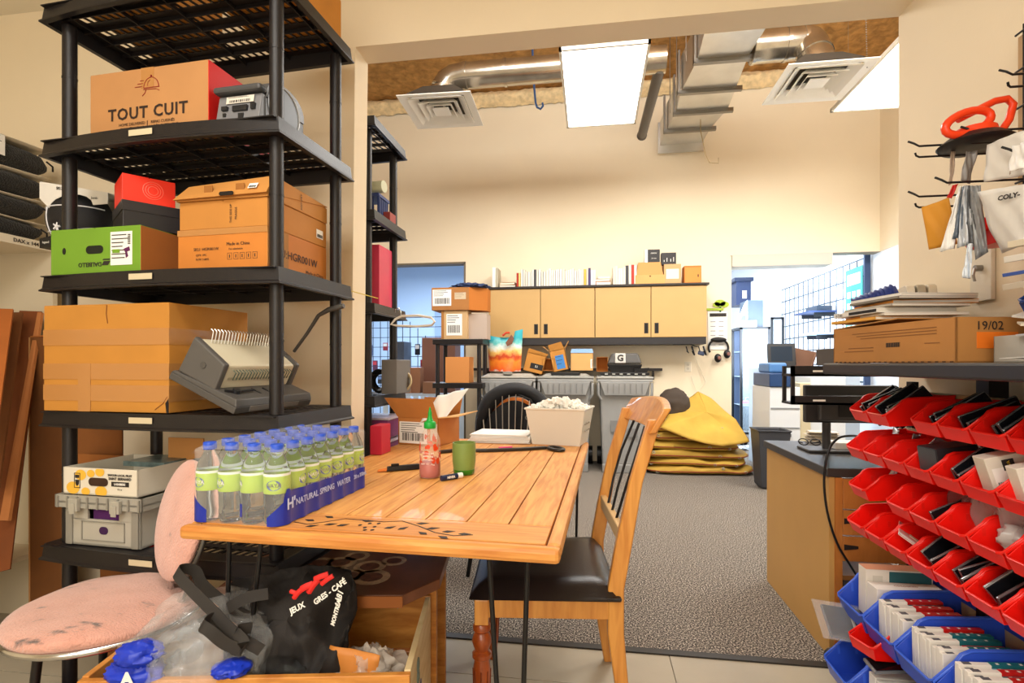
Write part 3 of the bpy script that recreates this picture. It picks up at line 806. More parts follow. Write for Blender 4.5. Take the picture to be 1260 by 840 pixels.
lv = [lm @ RK.w(RK.hit(u, v, y=y)) for u, v, y in ((362, 432, .32), (378, 410, .285), (392, 388, .27), (404, 381, .262), (423, 376, .26))]
g = G(); g.tube(lv, [.006, .006, .007, .009, .009], 8); P('lever', g, DG, bm_, smooth=50)

# --- lower shelf: folding crate with a printed carton on it
z5 = .552
pcr = RK.hit(82, 668, z=z5); pcr2 = RK.hit(172, 673, y=pcr.y)
cw = pcr2.x - pcr.x + .005
cc = RK.w(((pcr.x + pcr2.x)/2, pcr.y + .15, z5))
cr = thing('plastic_crate', 'grey folding plastic crate with latches on the lowest rack shelf', 'crate', cc, RK.rz)
CG = M('b1aca0', .45); CG2 = M('8d897f', .45); ch = .135
g = G()
for s in (-1, 1):
    g.box(s*cw/2, s*(cw/2 - .006), -.15, .15, 0, ch); g.box(-cw/2, cw/2, s*.15, s*.144, 0, ch if s > 0 else ch*.62)
g.box(-cw/2, cw/2, -.15, .15, 0, .006)
g.box(-cw/2, -cw*.2, -.15, -.144, ch*.6, ch); g.box(cw*.22, cw/2, -.15, -.144, ch*.6, ch); P('body', g, CG, cr)
for s in (-1, 1):
    g = G(); g.box(s*(cw/2 - .03), s*(cw/2 - .004), -.156, -.15, 0, ch*.85); P('corner_rib', g, CG2, cr, bevel=.003)
g = G(); g.box(-cw*.28, cw*.3, -.153, -.15, ch*.12, ch*.14); g.box(-cw*.28, cw*.3, -.153, -.15, ch*.56, ch*.58); g.box(-cw*.28, -cw*.27, -.153, -.15, ch*.12, ch*.58); g.box(cw*.29, cw*.3, -.153, -.15, ch*.12, ch*.58); P('panel_frame', g, CG2, cr)
g = G(); g.slab(stadium(.005, ch*.37, .034, .024, -.1505), (0,-1,0), .001); P('finger_hole', g, M('3a1545', .8), cr)
g = G(); g.box(-.05, .055, -.143, .0, ch*.2, ch*.93); tag(P('purple_cloth', g, M('4c1b5c', .9), cr, bevel=.01), 'purple cloth inside')
g = G(); g.box(-cw/2 - .025, cw/2 + .02, -.165, .16, ch, ch + .006); 
for s in (-1, 1): g.box(-cw/2 - .025, cw/2 + .02, s*.165 if s < 0 else .15, -.16 if s < 0 else .16, ch - .014, ch + .026)
g.box(-cw/2 - .025, -cw/2 - .02, -.165, .16, ch - .014, ch + .026); g.box(cw/2 + .015, cw/2 + .02, -.165, .16, ch - .014, ch + .026); P('rim', g, M('a19d92', .45), cr)
for i in range(9):
    x = -cw/2 - .012 + i*(cw + .024)/8; g = G(); g.box(x - .003, x + .003, -.170, -.165, ch - .014, ch + .022); P('rim_rib', g, CG2, cr)
for x in (-.085, .075):
    g = G(); g.box(x - .018, x + .018, -.178, -.166, ch - .022, ch + .018); g.box(x - .010, x + .010, -.181, -.178, ch - .03, ch + .004); P('latch', g, M('a8a498', .4), cr, bevel=.003)
# printed carton
w2, d2, h2 = cw*1.0, .25, .085
pc = RK.w(((pcr.x + pcr2.x)/2 - .002, pcr.y + .118, z5 + ch + .028))
b = thing('fruit_carton', 'low white carton printed with yellow blobs standing on the grey crate', 'box', pc, RK.rz)
m_ = M('ddd5c3', .7)
g = G()
for s in (-1, 1): g.box(s*w2/2, s*(w2/2 - .004), -d2/2, d2/2, 0, h2); g.box(-w2/2, w2/2, s*d2/2, s*(d2/2 - .004), 0, h2)
g.box(-w2/2, w2/2, -d2/2, d2/2, 0, .004); P('body', g, m_, b)
yf = -d2/2 - .0006; YEL = M('e8b53c', .7)
for x, z, r in ((-.075, .062, .017), (-.105, .02, .02), (.0, .074, .014), (.005, .012, .018), (-.035, .068, .012), (-.055, .01, .013)):
    g = G(); g.slab([(x + r*math.cos(t)*1.3, yf, min(h2 - .001, max(.001, z + r*math.sin(t)))) for t in [2*math.pi*i/14 for i in range(14)]], (0,-1,0), .0003); P('yellow_blob', g, YEL, b)
g = G(); g.slab(stadium(-.005, h2*.5, .075, .026, yf - .0005), (0,-1,0), .001); P('hand_hole', g, M('3a2413', .9), b)
g = G()
for a in ((-.1, -.076, .02, .022), (-.1, -.076, .066, .068), (-.1, -.098, .02, .068), (-.078, -.076, .02, .068), (-.096, -.08, .052, .062)): g.box(a[0], a[1], yf - .0008, yf - .0004, a[2], a[3])
g.slab([(-.096, yf - .0008, .046), (-.080, yf - .0008, .046), (-.082, yf - .0008, .032), (-.088, yf - .0008, .026), (-.094, yf - .0008, .032)], (0,1,0), .0003); P('crest', g, PRINT, b)
for s, z, sz in (('SAVOUR LOCAL FRUIT', .066, .009), ('SAINT BERNARD', .055, .0115), ('f  t  o', .022, .007)): lettering(b, s, sz, (.078, yf - .0004, z), mat=PRINT, bold=.0003)
g = G(); g.box(.045, .112, yf - .0006, yf - .0002, .031, .046); o = P('name_bar', g, PRINT, b); lettering(b, 'LASABIERE', .009, (.078, yf - .0008, .0385), mat=WHITE, bold=.0003)
g = G(); g.box(-w2*.1, w2/2 - .01, -.02, d2/2 - .01, h2 - .012, h2 + .004); P('magazine', g, M('6f8280', .3, var=.5, scale=30), b)
# a brown cardboard sheet and flap standing behind
g = G(); q = RK
def panel(label, u0, v0, u1, v1, y, mat, F=RK, name='cardboard_sheet', zb=None, lean=0.0, t=.006, cat='cardboard'):
    a = F.hit(u0, v0, y=y); b_ = F.hit(u1, v1, y=y); z0 = zb if zb is not None else b_.z
    g = G(); l = lean
    g.hexa([(a.x, 0, 0), (b_.x, 0, 0), (b_.x, t, 0), (a.x, t, 0), (a.x, l, a.z - z0), (b_.x, l, a.z - z0), (b_.x, l + t, a.z - z0), (a.x, l + t, a.z - z0)])
    o = P(name, g, mat); o.location = F.w((0, y, z0)); o.rotation_euler = (0, 0, F.rz)
    return tag(o, label, cat)
panel('dark brown cardboard sheet standing at the back of the lowest rack shelf', 94, 524, 150, 585, .27, CARDD, zb=z5)
panel('torn cardboard flap sticking up behind the water bottles', 207, 538, 250, 600, .16, M('c58a4c', .8), zb=z5)
panel('brown cardboard piece leaning along the back of the lowest rack shelf', 96, 558, 205, 600, .22, M('9c5f2a', .8), zb=z5)
# ================================================================== dining table on hairpin legs
TZ = 0.757
A = at(219, 647, Z=TZ); B = at(689, 677, Z=TZ); Cc = at(714.5, 543, Z=TZ)
trz = math.atan2(B.y - A.y, B.x - A.x); TW = (B - A).length; TL = (Cc - B).length
TF = Frame((A.x, A.y, 0), trz)          # local x across the front edge, y away
TABW1 = wood_mat('e3a557', 'c98138', (14, 1.2, 14), .5, 5, .05)
TABW2 = wood_mat('d9974a', 'bd7530', (1.2, 14, 14), .5, 5, .05)
tb = thing('dining_table', 'honey-coloured plank dining table with black hairpin legs in the foreground', 'table', (A.x, A.y, 0), trz)
fw, gv, sw = .155, .0035, .032
def board(x0, x1, y0, y1, mat, nm='plank', z1=TZ, z0=TZ - .014, bev=.0015):
    g = G(); g.box(x0, x1, y0, y1, z0, z1); return P(nm, g, mat, tb, bevel=bev)
n = 8; pw = (TW - 2*sw) / n
for i in range(n): board(sw + i*pw + gv/2, sw + (i+1)*pw - gv/2, fw + gv/2, TL - fw - gv/2, TABW1)
board(sw + gv/2, TW - sw - gv/2, sw + gv/2, fw - gv/2, TABW2, 'end_board'); board(sw + gv/2, TW - sw - gv/2, TL - fw + gv/2, TL - sw, TABW2, 'end_board')
g = G()
for (x0, x1, y0, y1) in ((0, TW, 0, sw), (0, TW, TL - sw, TL)): g = G(); g.box(x0, x1, y0, y1, TZ - .032, TZ); P('edge_moulding', g, TABW2, tb, bevel=.010)
for (x0, x1) in ((0, sw), (TW - sw, TW)): g = G(); g.box(x0, x1, sw, TL - sw, TZ - .032, TZ); P('edge_moulding', g, TABW1, tb, bevel=.010)
g = G(); g.box(.01, TW - .01, .01, TL - .01, TZ - .03, TZ - .0125); P('underlay', g, M('5a3214', .7), tb)
VM = M('2b2018', .6)
def vine_t(u, v): p = TF.hit(u, v, z=TZ); return Vector((p.x, p.y, TZ + .0004))
stem = [vine_t(u, v) for u, v in ((362, 642), (378, 645), (400, 642), (425, 638), (450, 640), (472, 642), (495, 641), (515, 647), (535, 655), (558, 659), (582, 658))]
g = G(); g.ribbon(stem, (0, 1, 0), .0035, .0004); P('vine_stem', g, VM, tb)
def leaf(u, v, ang, ln=.03, w=.008):
    c = vine_t(u, v); d = Vector((math.cos(ang), math.sin(ang), 0)); s = Vector((-d.y, d.x, 0))
    g = G(); g.slab([c - d*ln/2, c - d*ln*.1 - s*w, c + d*ln/2, c - d*ln*.1 + s*w], (0, 0, 1), .0004); P('vine_leaf', g, VM, tb)
for u, v, a in ((384, 647, .6), (381, 640, 2.9), (405, 636, 2.8), (407, 645, .5), (422, 646, .7), (453, 641, 0), (480, 649, .8), (496, 650, 1.0), (520, 644, .3), (533, 650, .4), (520, 656, 2.6), (545, 661, 2.7), (552, 654, .3), (572, 657, .1)): leaf(u, v, a)
for u, v in ((443, 646), (449, 649), (455, 644), (461, 648), (466, 644), (458, 652), (449, 652)):
    c = vine_t(u, v); g = G(); g.slab([c + Vector((.0045*math.cos(t), .0055*math.sin(t), 0)) for t in [2*math.pi*i/8 for i in range(8)]], (0, 0, 1), .0004); P('berry', g, VM, tb)
def hairpin(x, y, sx, sy):
    g = G(); z = TZ - .032
    g.box(x - .075, x + .075, y - .02, y + .02, z - .008, z)
    g.box(x - .02, x + .02, y - .02, y + .075*sy if sy > 0 else y + .02, z - .008, z)
    p = P('leg', g, BLACKM, tb)
    foot = Vector((x + sx*.05, y - sy*.05, 0))
    for dx, dy in ((-.045, 0), (.045, 0)):
        g2 = G(); a = Vector((x + dx, y + dy, z - .004)); b = foot + Vector((dx*.2, 0, .012)); g2.tube([a, a.lerp(b, .5), b, foot + Vector((dx*.1, 0, .004))], .0058, 8); P('rod', g2, BLACKM, p, smooth=60)
hairpin(TW - .125, .10, .4, 1); hairpin(.10, .10, -.4, 1); hairpin(TW - .09, TL - .12, .4, -1); hairpin(.10, TL - .12, -.4, -1)

# ------------------------------------------------------------------ shrink-wrapped water bottles
WF = Frame(at(233, 642, Z=TZ), R(-3.0)); WF.loc.z = TZ
pk = thing('water_pack', 'shrink-wrapped pack of small water bottles with blue caps on the table corner', 'water bottles', WF.loc, WF.rz)
BP = .0605; br = .0292
# clear plastic with water: a glass body
BOT = M('f2fbff', .04, trans=1.0, ior=1.18)
LIME = M('a8c832', .5); LOGO = M('1f4fa0', .45); CAPB = M('2450c8', .4)
prof = [(.020, 0), (.026, .003), (.0285, .012), (.0285, .030), (.0275, .036), (.0285, .042), (.0285, .066), (.0292, .070), (.0292, .118), (.0285, .122), (.0265, .134), (.020, .150), (.0145, .160), (.0125, .166), (.0125, .174)]
capp = [(.0145, .168), (.0150, .170), (.0150, .183), (.0140, .1855), (.003, .186)]
protoB = None
def bottle(parent, x, y, rz):
    global protoB
    if protoB is None:
        g = G(); g.lathe(prof, n=20); o = P('bottle', g, BOT, parent, smooth=60)
        g = G(); g.lathe(capp, n=16); P('cap', g, CAPB, o, smooth=50)
        g = G(); g.lathe([(.0295, .074), (.0297, .075), (.0297, .114), (.0295, .115)], n=20, caps=False); P('label', g, LIME, o, smooth=80)
        g = G(); g.lathe([(.0299, .114), (.0299, .120)], n=20, caps=False); P('label_band', g, M('e8efe6', .5), o, smooth=80)
        g = G()
        pts = [Vector((.0302*math.sin(.55*math.cos(t)), -.0302*math.cos(.55*math.cos(t)), .094 + .012*math.sin(t))) for t in [2*math.pi*i/16 for i in range(16)]]
        g.add(pts, [tuple(range(16))]); P('logo_oval', g, LOGO, o)
        me = text_mesh('NAYA', .0125, 'CENTER', .0004).copy(); me.materials.clear(); me.materials.append(WHITE)
        for v in me.vertices:
            a = v.co.x/.0303; v.co = Vector((.0306*math.sin(a), -.0306*math.cos(a), .094 + v.co.y))
        t = bpy.data.objects.new('lettering', me); COL.objects.link(t); t.parent = o
        g = G(); g.lathe([(.0300, .078), (.0300, .110)], n=20, caps=False)
        g.f = g.f[6:9]; P('white_panel', g, M('e5e3dc', .6), o)
        protoB = o
    else:
        o = protoB.copy(); COL.objects.link(o); o.parent = parent
        for c in protoB.children:
            d = c.copy(); COL.objects.link(d); d.parent = o
    o.location = (x, y, .001); o.rotation_euler = (0, 0, rz); return o
for i in range(4):
    for j in range(7):
        rr = -.35 + rnd.uniform(-.7, .5) if i < 3 or j == 0 else 1.25 + rnd.uniform(-.3, .5)
        if (i, j) == (3, 0): rr = .35
        if (i, j) == (0, 0): rr = -.25
        bottle(pk, .030 + i*BP, .030 + j*BP, rr)
# film: scalloped skirt round the pack
def contour(off):
    pts = []
    def arc(cx, cy, a0, a1, n=5):
        for k in range(n): a = a0 + (a1 - a0)*k/(n - 1); pts.append((cx + (br + off)*math.cos(a), cy + (br + off)*math.sin(a)))
    for i in range(4):
        cx = .030 + i*BP; arc(cx, .030, R(-150 if i == 0 else -118), R(-62 if i < 3 else -30))
    for j in range(7):
        cy = .030 + j*BP; arc(.030 + 3*BP, cy, R(-28), R(28))
    for i in range(3, -1, -1): arc(.030 + i*BP, .030 + 6*BP, R(62 if i < 3 else 30), R(118 if i > 0 else 150))
    for j in range(6, -1, -1): arc(.030, .030 + j*BP, R(152), R(208))
    return pts
ct = contour(.0016)
def skirt(z0f, z1f, sel=None, off=.0016):
    g = G(); c = contour(off); k = len(c)
    vs = [(x, y, z0f(i)) for i, (x, y) in enumerate(c)] + [(x, y, z1f(i)) for i, (x, y) in enumerate(c)]
    fs = [(i, (i+1) % k, (i+1) % k + k, i + k) for i in range(k) if sel is None or sel(i)]
    used = sorted({i for f in fs for i in f}); mp = {j: n for n, j in enumerate(used)}
    return g.add([vs[j] for j in used], [tuple(mp[j] for j in f) for f in fs])
FILM = M('ffffff', .12, alpha=.13, bump=.8, bscale=30)
g = skirt(lambda i: .002, lambda i: .172, off=.0030)
P('film', g, FILM, pk, smooth=80)
g = G(); g.surf(lambda a, b: Vector((.002 + a*.238, .002 + b*.42, .1885 + .0035*math.sin(a*4*math.pi*2)*math.sin(b*7*math.pi*2) - .014*(abs(2*a-1)**6 + abs(2*b-1)**10))), 24, 40); P('film_top', g, FILM, pk, smooth=80)
FBL = M('1c2f9e', .3)
i0, i1 = 16, 55     # right end of the front and the whole long side
g = skirt(lambda i: .002, lambda i: (.022 + .011*max(0, i - i0)) if i < i0 + 5 else (.078 if i > 22 else .085) - .0004*(i - 20), lambda i: i0 <= i < i1, off=.0035)
P('blue_film_print', g, FBL, pk, smooth=60)
g = skirt(lambda i: .002, lambda i: .075 - .011*i, lambda i: i < 4, off=.0035); P('blue_film_print', g, FBL, pk, smooth=60)
g = skirt(lambda i: .02, lambda i: .05, lambda i: i in (10,), off=.0035); P('blue_film_print', g, FBL, pk)
xs = .030 + 3*BP + br + .0045
for s, y, z, sz in (('NATURAL', .10, .046, .021), ('SPRING', .19, .046, .021), ('WATER', .275, .046, .021), ('28 x 330mL', .37, .046, .016)):
    lettering(pk, s, sz, (xs, y, z), xd=(0, 1, 0), mat=M('b9c6ee', .5), bold=.0003)
lettering(pk, "H'", .035, (xs, .035, .048), xd=(0, 1, 0), mat=M('c6d2f2', .5), bold=.001)

# ------------------------------------------------------------------ things on the table
def tz(u, v): p = at(u, v, Z=TZ); return p
c = tz(529, 587)
s_ = thing('sauce_bottle', 'half-empty red chilli sauce squeeze bottle with a green cap', 'bottle', c, R(-10))
g = G(); g.lathe([(.030, 0), (.034, .004), (.035, .02), (.035, .055), (.033, .060), (.035, .065), (.035, .115), (.033, .13), (.024, .15), (.017, .158), (.016, .165)], n=24)
P('bottle_body', g, M('fbe0d0', .1, alpha=.2), s_, smooth=60)
g = G(); g.lathe([(.029, .003), (.0335, .006), (.0342, .02), (.0342, .05), (.030, .053)], n=24); P('red_sauce', g, M('a81508', .35), s_, smooth=60)
g = G(); sm = random.Random(4)
for k in range(46):
    a = sm.uniform(0, 6.28); z = sm.uniform(.052, .135); ww = sm.uniform(.05, .24); hh = sm.uniform(.003, .011); r_ = (.0355 if z < .115 else .033 - (z-.115)*.3)
    pts = [Vector((r_*math.cos(a + ww*math.cos(t)), r_*math.sin(a + ww*math.cos(t)), z + hh*math.sin(t))) for t in [2*math.pi*i/8 for i in range(8)]]
    g.add(pts, [tuple(range(8))])
o = P('sauce_smears', g, M('d6431a', .4), s_); o['kind'] = 'stuff'
g = G(); g.lathe([(.019, .162), (.020, .164), (.020, .180), (.017, .184), (.012, .186), (.008, .196), (.006, .206), (.007, .210), (.004, .222), (.0015, .232)], n=18); P('green_cap', g, M('18a03a', .4), s_, smooth=40)
for k, z in enumerate((.085, .075, .064, .05)): lettering(s_, ('TUONG OT', 'SRIRACHA', 'HOT CHILI', 'NET WT 17oz')[k], .008, (.012, -.0365, z), mat=M('f3e2d8', .5))
c = tz(571, 583)
g = G(); g.lathe([(.030, 0), (.033, .003), (.036, .02), (.0395, .045), (.040, .08), (.039, .108), (.0365, .108), (.037, .08), (.036, .045), (.032, .022), (.005, .016)], n=28, caps=False); g.f.append(tuple(range(28))[::-1])
gl = thing('glass_tumbler', 'frosted green glass tumbler beside the sauce bottle', 'glass', c)
P('cup', g, M('93ad5a', .35, trans=.35, var=.05), gl, smooth=60)
g = G(); g.lathe([(.031, .0015), (.0355, .004), (.037, .018), (.034, .019), (.002, .018)], n=24); P('green_base', g, M('3f9a2a', .1, trans=.4), gl, smooth=60)
# lip balm
a = tz(543, 592); b = tz(567, 588); d = (b - a).normalized(); up = Vector((0, 0, .0095))
lb = thing('lip_balm', 'dark blue lip balm tube with a white cap lying by the tumbler', 'lip balm', a + up, math.atan2(d.y, d.x))
L_ = (b - a).length + .004
g = G(); g.cyl((0, 0, 0), (L_*.76, 0, 0), .009, n=18); P('tube', g, M('16264a', .35), lb, smooth=40)
g = G(); g.cyl((L_*.76, 0, 0), (L_, 0, 0), .0092, n=18); P('cap', g, WHITE, lb, smooth=40)
lettering(lb, 'NIVEA', .0105, (L_*.4, -.0093, .001), mat=WHITE, xd=(-1,0,0), yd=(0,0,-1), bold=.0005) if False else lettering(lb, 'NIVEA', .0105, (L_*.4, -.0093, .001), mat=WHITE, bold=.0005)
# utility knife
a = tz(464, 581); b = tz(516, 577); d = (b - a)
kn = thing('utility_knife', 'black and orange folding utility knife lying beside the water pack', 'knife', a, math.atan2(d.y, d.x))
L_ = d.length
g = G(); g.hexa([(.03, -.011, .002), (L_, -.012, .002), (L_, .012, .002), (.03, .011, .002), (.035, -.008, .018), (L_, -.009, .020), (L_, .009, .020), (.035, .008, .018)]); P('handle', g, BLACKM, kn, bevel=.003)
g = G(); g.hexa([(0, -.006, .003), (.045, -.010, .003), (.045, .010, .003), (0, .006, .003), (.004, -.004, .010), (.045, -.007, .014), (.045, .007, .014), (.004, .004, .010)]); P('tip', g, M('e07a1c', .4), kn, bevel=.002)
g = G(); g.cyl((.055, -.006, .018), (.055, .006, .024), .006, n=10); g = G(); g.box(.048, .075, -.005, .005, .018, .026); P('lock_button', g, BLACKM, kn, bevel=.002)
# pry bar
pts = [tz(541, 558), tz(560, 556), tz(600, 556), tz(640, 554.5), tz(672, 552.5), tz(684, 554), tz(694, 559)]
pts = [p + Vector((0, 0, .008)) for p in pts]; o0 = pts[0].copy()
pb = thing('pry_bar', 'dark steel pry bar lying across the far half of the table', 'pry bar', o0)
g = G(); g.ribbon([p - o0 for p in pts[:5]], (0, 1, 0), .022, .012); P('shaft', g, M('3a3836', .35, .6), pb, bevel=.003)
q = [p - o0 for p in pts[4:]]
g = G(); c = q[1]; ex = (q[2] - q[0]).normalized(); ey = Vector((-ex.y, ex.x, 0))
g.tube([c + ex*(.05*math.cos(t)) + ey*(.026*math.sin(t)) for t in [2*math.pi*i/18 for i in range(18)]], .0075, 8, closed=True); P('loop_end', g, M('3a3836', .35, .6), pb, smooth=60)
# papers stack, markers
pp = tz(617, 544); pc = thing('paper_stack', 'stack of loose white papers in front of the spindle chair', 'papers', (pp.x, pp.y + .06, TZ), trz)
for k in range(9):
    g = G(); j = rnd.uniform(-.008, .008); g.cbox((j, rnd.uniform(-.006, .006), .0035 + k*.0045), (.30 - .003*k, .21, .0035), (0, 0, rnd.uniform(-.06, .06))); P('sheet', g, PAPER, pc)
g = G(); g.cyl(tz(614, 553) + Vector((0,0,.006)), tz(630, 552) + Vector((0,0,.006)), .006, n=10); tag(P('marker_pen', g, M('e0327c', .4), smooth=40), 'small pink marker lying against the pry bar', 'pen')
g = G(); g.cyl(tz(524, 549) + Vector((0,0,.004)), tz(541, 549) + Vector((0,0,.004)), .003, n=8); tag(P('pencil', g, M('b86a30', .5), smooth=40), 'short brown pencil at the foot of the open carton', 'pencil')

# open carton at the far left corner of the table
F = Frame((0, 0, 0), R(-14))
pl_ = F.i @ tz(490, 546); pr2 = F.i @ tz(543, 549)
w = .215; d = .20; h = .205
c = F.w((pl_.x + w/2, pl_.y + d/2, TZ))
ob = thing('open_carton', 'open brown shipping carton with a white label at the table far end', 'box', c, R(-14))
cm = M('bd7a3a', .8, var=.08)
g = G()
for s in (-1, 1): g.box(s*w/2, s*(w/2 - .004), -d/2, d/2, 0, h*.62); g.box(-w/2, w/2, s*d/2, s*(d/2 - .004), 0, h*.62)
g.box(-w/2, w/2, -d/2, d/2, 0, .004); P('body', g, cm, ob)
hb = h*.62
g = G(); g.slab([(-w/2, -d/2, hb), (w/2, -d/2, hb), (w/2 - .01, -d/2 - .035, hb + .09), (-w/2 - .05, -d/2 - .035, hb + .09)], (0, -1, 0), .004); P('flap', g, cm, ob)
g = G(); g.slab([(w/2, -d/2, hb), (w/2, d/2, hb), (w/2 + .10, d/2, hb + .02), (w/2 + .10, -d/2, hb + .01)], (0, 0, 1), .004); P('flap', g, M('d8a86a', .8), ob)
g = G(); g.slab([(-w/2, d/2, hb), (w/2, d/2, hb), (w/2, d/2 + .03, hb + .08), (-w/2, d/2 + .03, hb + .08)], (0, 1, 0), .004); P('flap', g, cm, ob)
sticker(ob, (-.025, -d/2 - .0006, hb*.45), (1,0,0), (0,0,1), .15, hb*.78, PAPER, bars=7, lines=5)
sticker(ob, (.085, -d/2 - .0006, hb*.5), (1,0,0), (0,0,1), .035, hb*.6, M('cfc9bd', .6))
rn = random.Random(9)
def sheetfn(p00, p10, p11, p01, amp, seed):
    r_ = random.Random(seed); ph = [r_.uniform(0, 6) for _ in range(4)]
    p00, p10, p11, p01 = map(Vector, (p00, p10, p11, p01)); nn = (p10 - p00).cross(p01 - p00).normalized()
    return lambda a, b: (p00*(1-a)*(1-b) + p10*a*(1-b) + p11*a*b + p01*(1-a)*b) + nn*amp*(math.sin(a*5 + ph[0]) * math.cos(b*4 + ph[1]) + .5*math.sin(a*13 + b*9 + ph[2]))
g = G(); g.surf(sheetfn((w/2 - .09, -d/2 - .01, hb - .02), (w/2 + .03, -d/2 + .02, hb + .01), (w/2 + .09, .03, hb + .13), (w/2 - .05, -.02, hb + .10), .006, 1), 10, 10)
tag(P('crumpled_paper', g, PAPER, None, smooth=60, solid=.001), 'crumpled white packing paper rising from the open carton', 'paper').matrix_world = Matrix.Translation(c) @ Matrix.Rotation(R(-14), 4, 'Z')

# white plastic bin full of packing foam
a = tz(655, 546); b = tz(713, 549)
c = (a + b)/2; wb = (b - a).length; F = Frame((c.x, c.y, TZ), math.atan2((b-a).y, (b-a).x))
bn = thing('plastic_bin', 'translucent white plastic bin heaped with packing foam at the table far corner', 'bin', F.loc, F.rz)
hb2 = at(682, 503, Y=c.y).z - TZ; db = .18; wt = wb*1.24; BINM = M('ded6c6', .4)
g = G()
def frust(w0, d0, w1, d1, z0, z1): return [(-w0/2, 0, z0), (w0/2, 0, z0), (w0/2, d0, z0), (-w0/2, d0, z0), (-w1/2, -(d1-d0)/2, z1), (w1/2, -(d1-d0)/2, z1), (w1/2, d0 + (d1-d0)/2, z1), (-w1/2, d0 + (d1-d0)/2, z1)]
g.add(frust(wb, db, wt, db*1.2, 0, hb2), [(3,2,1,0), (0,1,5,4), (1,2,6,5), (2,3,7,6), (3,0,4,7)]); P('body', g, BINM, bn, solid=.003)
g = G(); g.tube([Vector(p) for p in frust(wb, db, wt + .006, db*1.2 + .006, 0, hb2)[4:]], .005, 6, closed=True); P('rim', g, M('e8e2d4', .4), bn)
g = G()
for k in range(6): g.box(wb*.12 + .01, wb*.12 + .012, 0, .001, 0, .001)
g = G()
for i in range(4):
    for j in range(3): g.cbox((wb*.53 + .012, .04 + i*.03, hb2*.4 + j*.03), (.004, .018, .006), (0, R(9), 0))
P('side_slots', g, M('a89f8e', .5), bn)
g = G(); r_ = random.Random(2)
for k in range(240):
    x = r_.uniform(-wt*.46, wt*.46); y = r_.uniform(0, db); z = hb2 - .012 + r_.uniform(0, .05)*(1 - (x/(wt*.5))**2)
    g.cbox((x, y, z), (.03, .018, .014), (r_.uniform(0, 3), r_.uniform(0, 3), r_.uniform(0, 3)))
tag(P('packing_foam', g, M('f4f1e8', .8), bn, bevel=.004), None, None, None, 'stuff')

